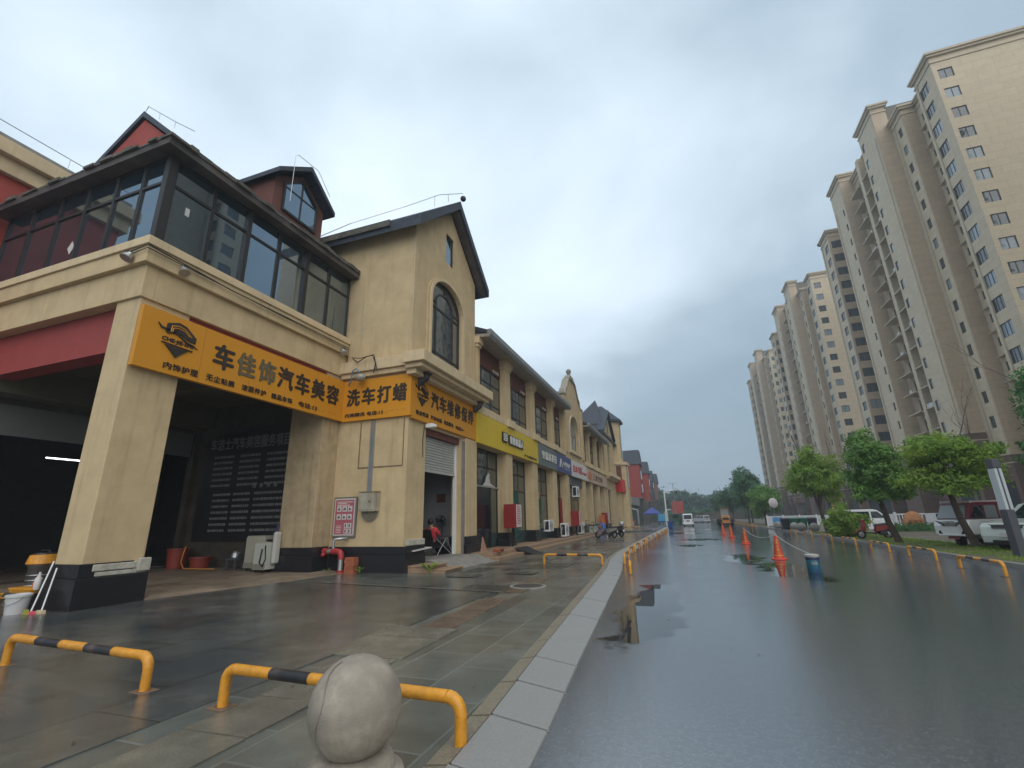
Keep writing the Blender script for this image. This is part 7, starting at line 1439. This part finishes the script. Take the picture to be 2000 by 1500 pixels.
obj('faint_lines', g, mat('billboard_lines', (.42, .10, .08), .6), t)
for x in (-2.7, -.9): obj('post', MB().tube([(x, 120.2, .04), (x, 120.2, 4.6)], .08, 8), METAL, t)
t = thing('canopy_tent', 'blue peaked canopy tent by the far stone shops', 'tent', (-5.4, 88, .17)); obj('roof', MB().add([(-7.0, 86.5, 2.05), (-4.2, 86.5, 2.05), (-4.2, 89.5, 2.05), (-7.0, 89.5, 2.05), (-5.6, 88, 3.1), (-7.0, 86.5, 1.85), (-4.2, 86.5, 1.85)], [(0, 1, 4), (1, 2, 4), (2, 3, 4), (3, 0, 4), (0, 1, 6, 5)]), mat('tent_blue', (.05, .07, .30), .6), t, norm=False)
for x, y in ((-7, 86.5), (-4.2, 86.5), (-7, 89.5), (-4.2, 89.5)): obj('leg', MB().tube([(x, y, .17), (x, y, 2.05)], .03, 6), METAL, t)
t = thing('red_cabinet', 'dark red cabinet on a stand before the turret base wall', 'cabinet', (-8.7, 61.3, .2)); obj('body', MB().box(-9.0, -8.2, 61.0, 61.4, .75, 1.7), RED, t, bevel=.02); obj('stand', MB().box(-8.65, -8.55, 61.15, 61.25, .2, .75), METAL, t)
t = thing('stone_slab', 'tall grey stone slab with arched top before the turret wall', 'stone', (-9.7, 61, .2)); obj('slab', MB().prism([(-10.1, .2), (-9.3, .2), (-9.3, 2.3), (-9.5, 2.7), (-9.9, 2.75), (-10.1, 2.6)], 'y', 60.9, 61.1), mat('grey_slab', (.16, .165, .15), .8, var=.3), t); obj('foot', MB().box(-10.2, -9.2, 60.85, 61.15, .18, .3), CONC, t)
tag(obj('awning', MB().hexa([(-8.3, 76, 2.9), (-7.2, 76, 2.5), (-7.2, 79, 2.5), (-8.3, 79, 2.9)], [(-8.3, 76, 2.96), (-7.2, 76, 2.56), (-7.2, 79, 2.56), (-8.3, 79, 2.96)]), PAPER), 'pale shop awning on the far stone fronts beyond the turret', 'awning')
T2 = thing('stone_shop_front', 'grey rubble stone shop front with signboard between turret and red houses', 'shop', (-8.4, 84, .17)); obj('wall', MB().box(-16, -8.4, 69.5, 97.4, .1, 4.6), STONEW, T2); obj('signboard', MB().box(-8.4, -8.2, 80, 95, 3.5, 4.7), mat('grey_board', (.30, .30, .29), .6, var=.2), T2); obj('door', MB().box(-8.42, -8.34, 83, 85.5, .17, 2.9), SHOPG, T2); obj('door', MB().box(-8.42, -8.34, 90, 93, .17, 2.9), mat('pale_door', (.4, .45, .48), .5), T2)
for k, (x, y, s_, l) in enumerate(((-8.0, 75, .7, 'grey carton by the far stone shop'), (-7.9, 77.2, .9, 'reddish stall table by the far stone shop'))):
    tag(obj('crate', MB().box(x-.35, x+.35, y-.35, y+.35, .17, .17+s_), [PAPER, mat('stall_red', (.3, .1, .09), .7)][k], bevel=.02), l, 'crate')

# ------------------------------------------------------------------ haze : one closed box of even, pale air round the whole scene
HZ = bpy.data.materials.new('haze_air'); HZ.use_nodes = True; t_ = HZ.node_tree; t_.nodes.clear()
ho = t_.nodes.new('ShaderNodeOutputMaterial'); hv = t_.nodes.new('ShaderNodeVolumePrincipled'); hv.inputs['Color'].default_value = (.86, .93, 1, 1); hv.inputs['Density'].default_value = .0014; hv.inputs['Anisotropy'].default_value = .2
t_.links.new(hv.outputs[0], ho.inputs['Volume'])
obj('haze', MB().box(-420, 420, -120, 720, -1.6, 66), HZ, kind='stuff')
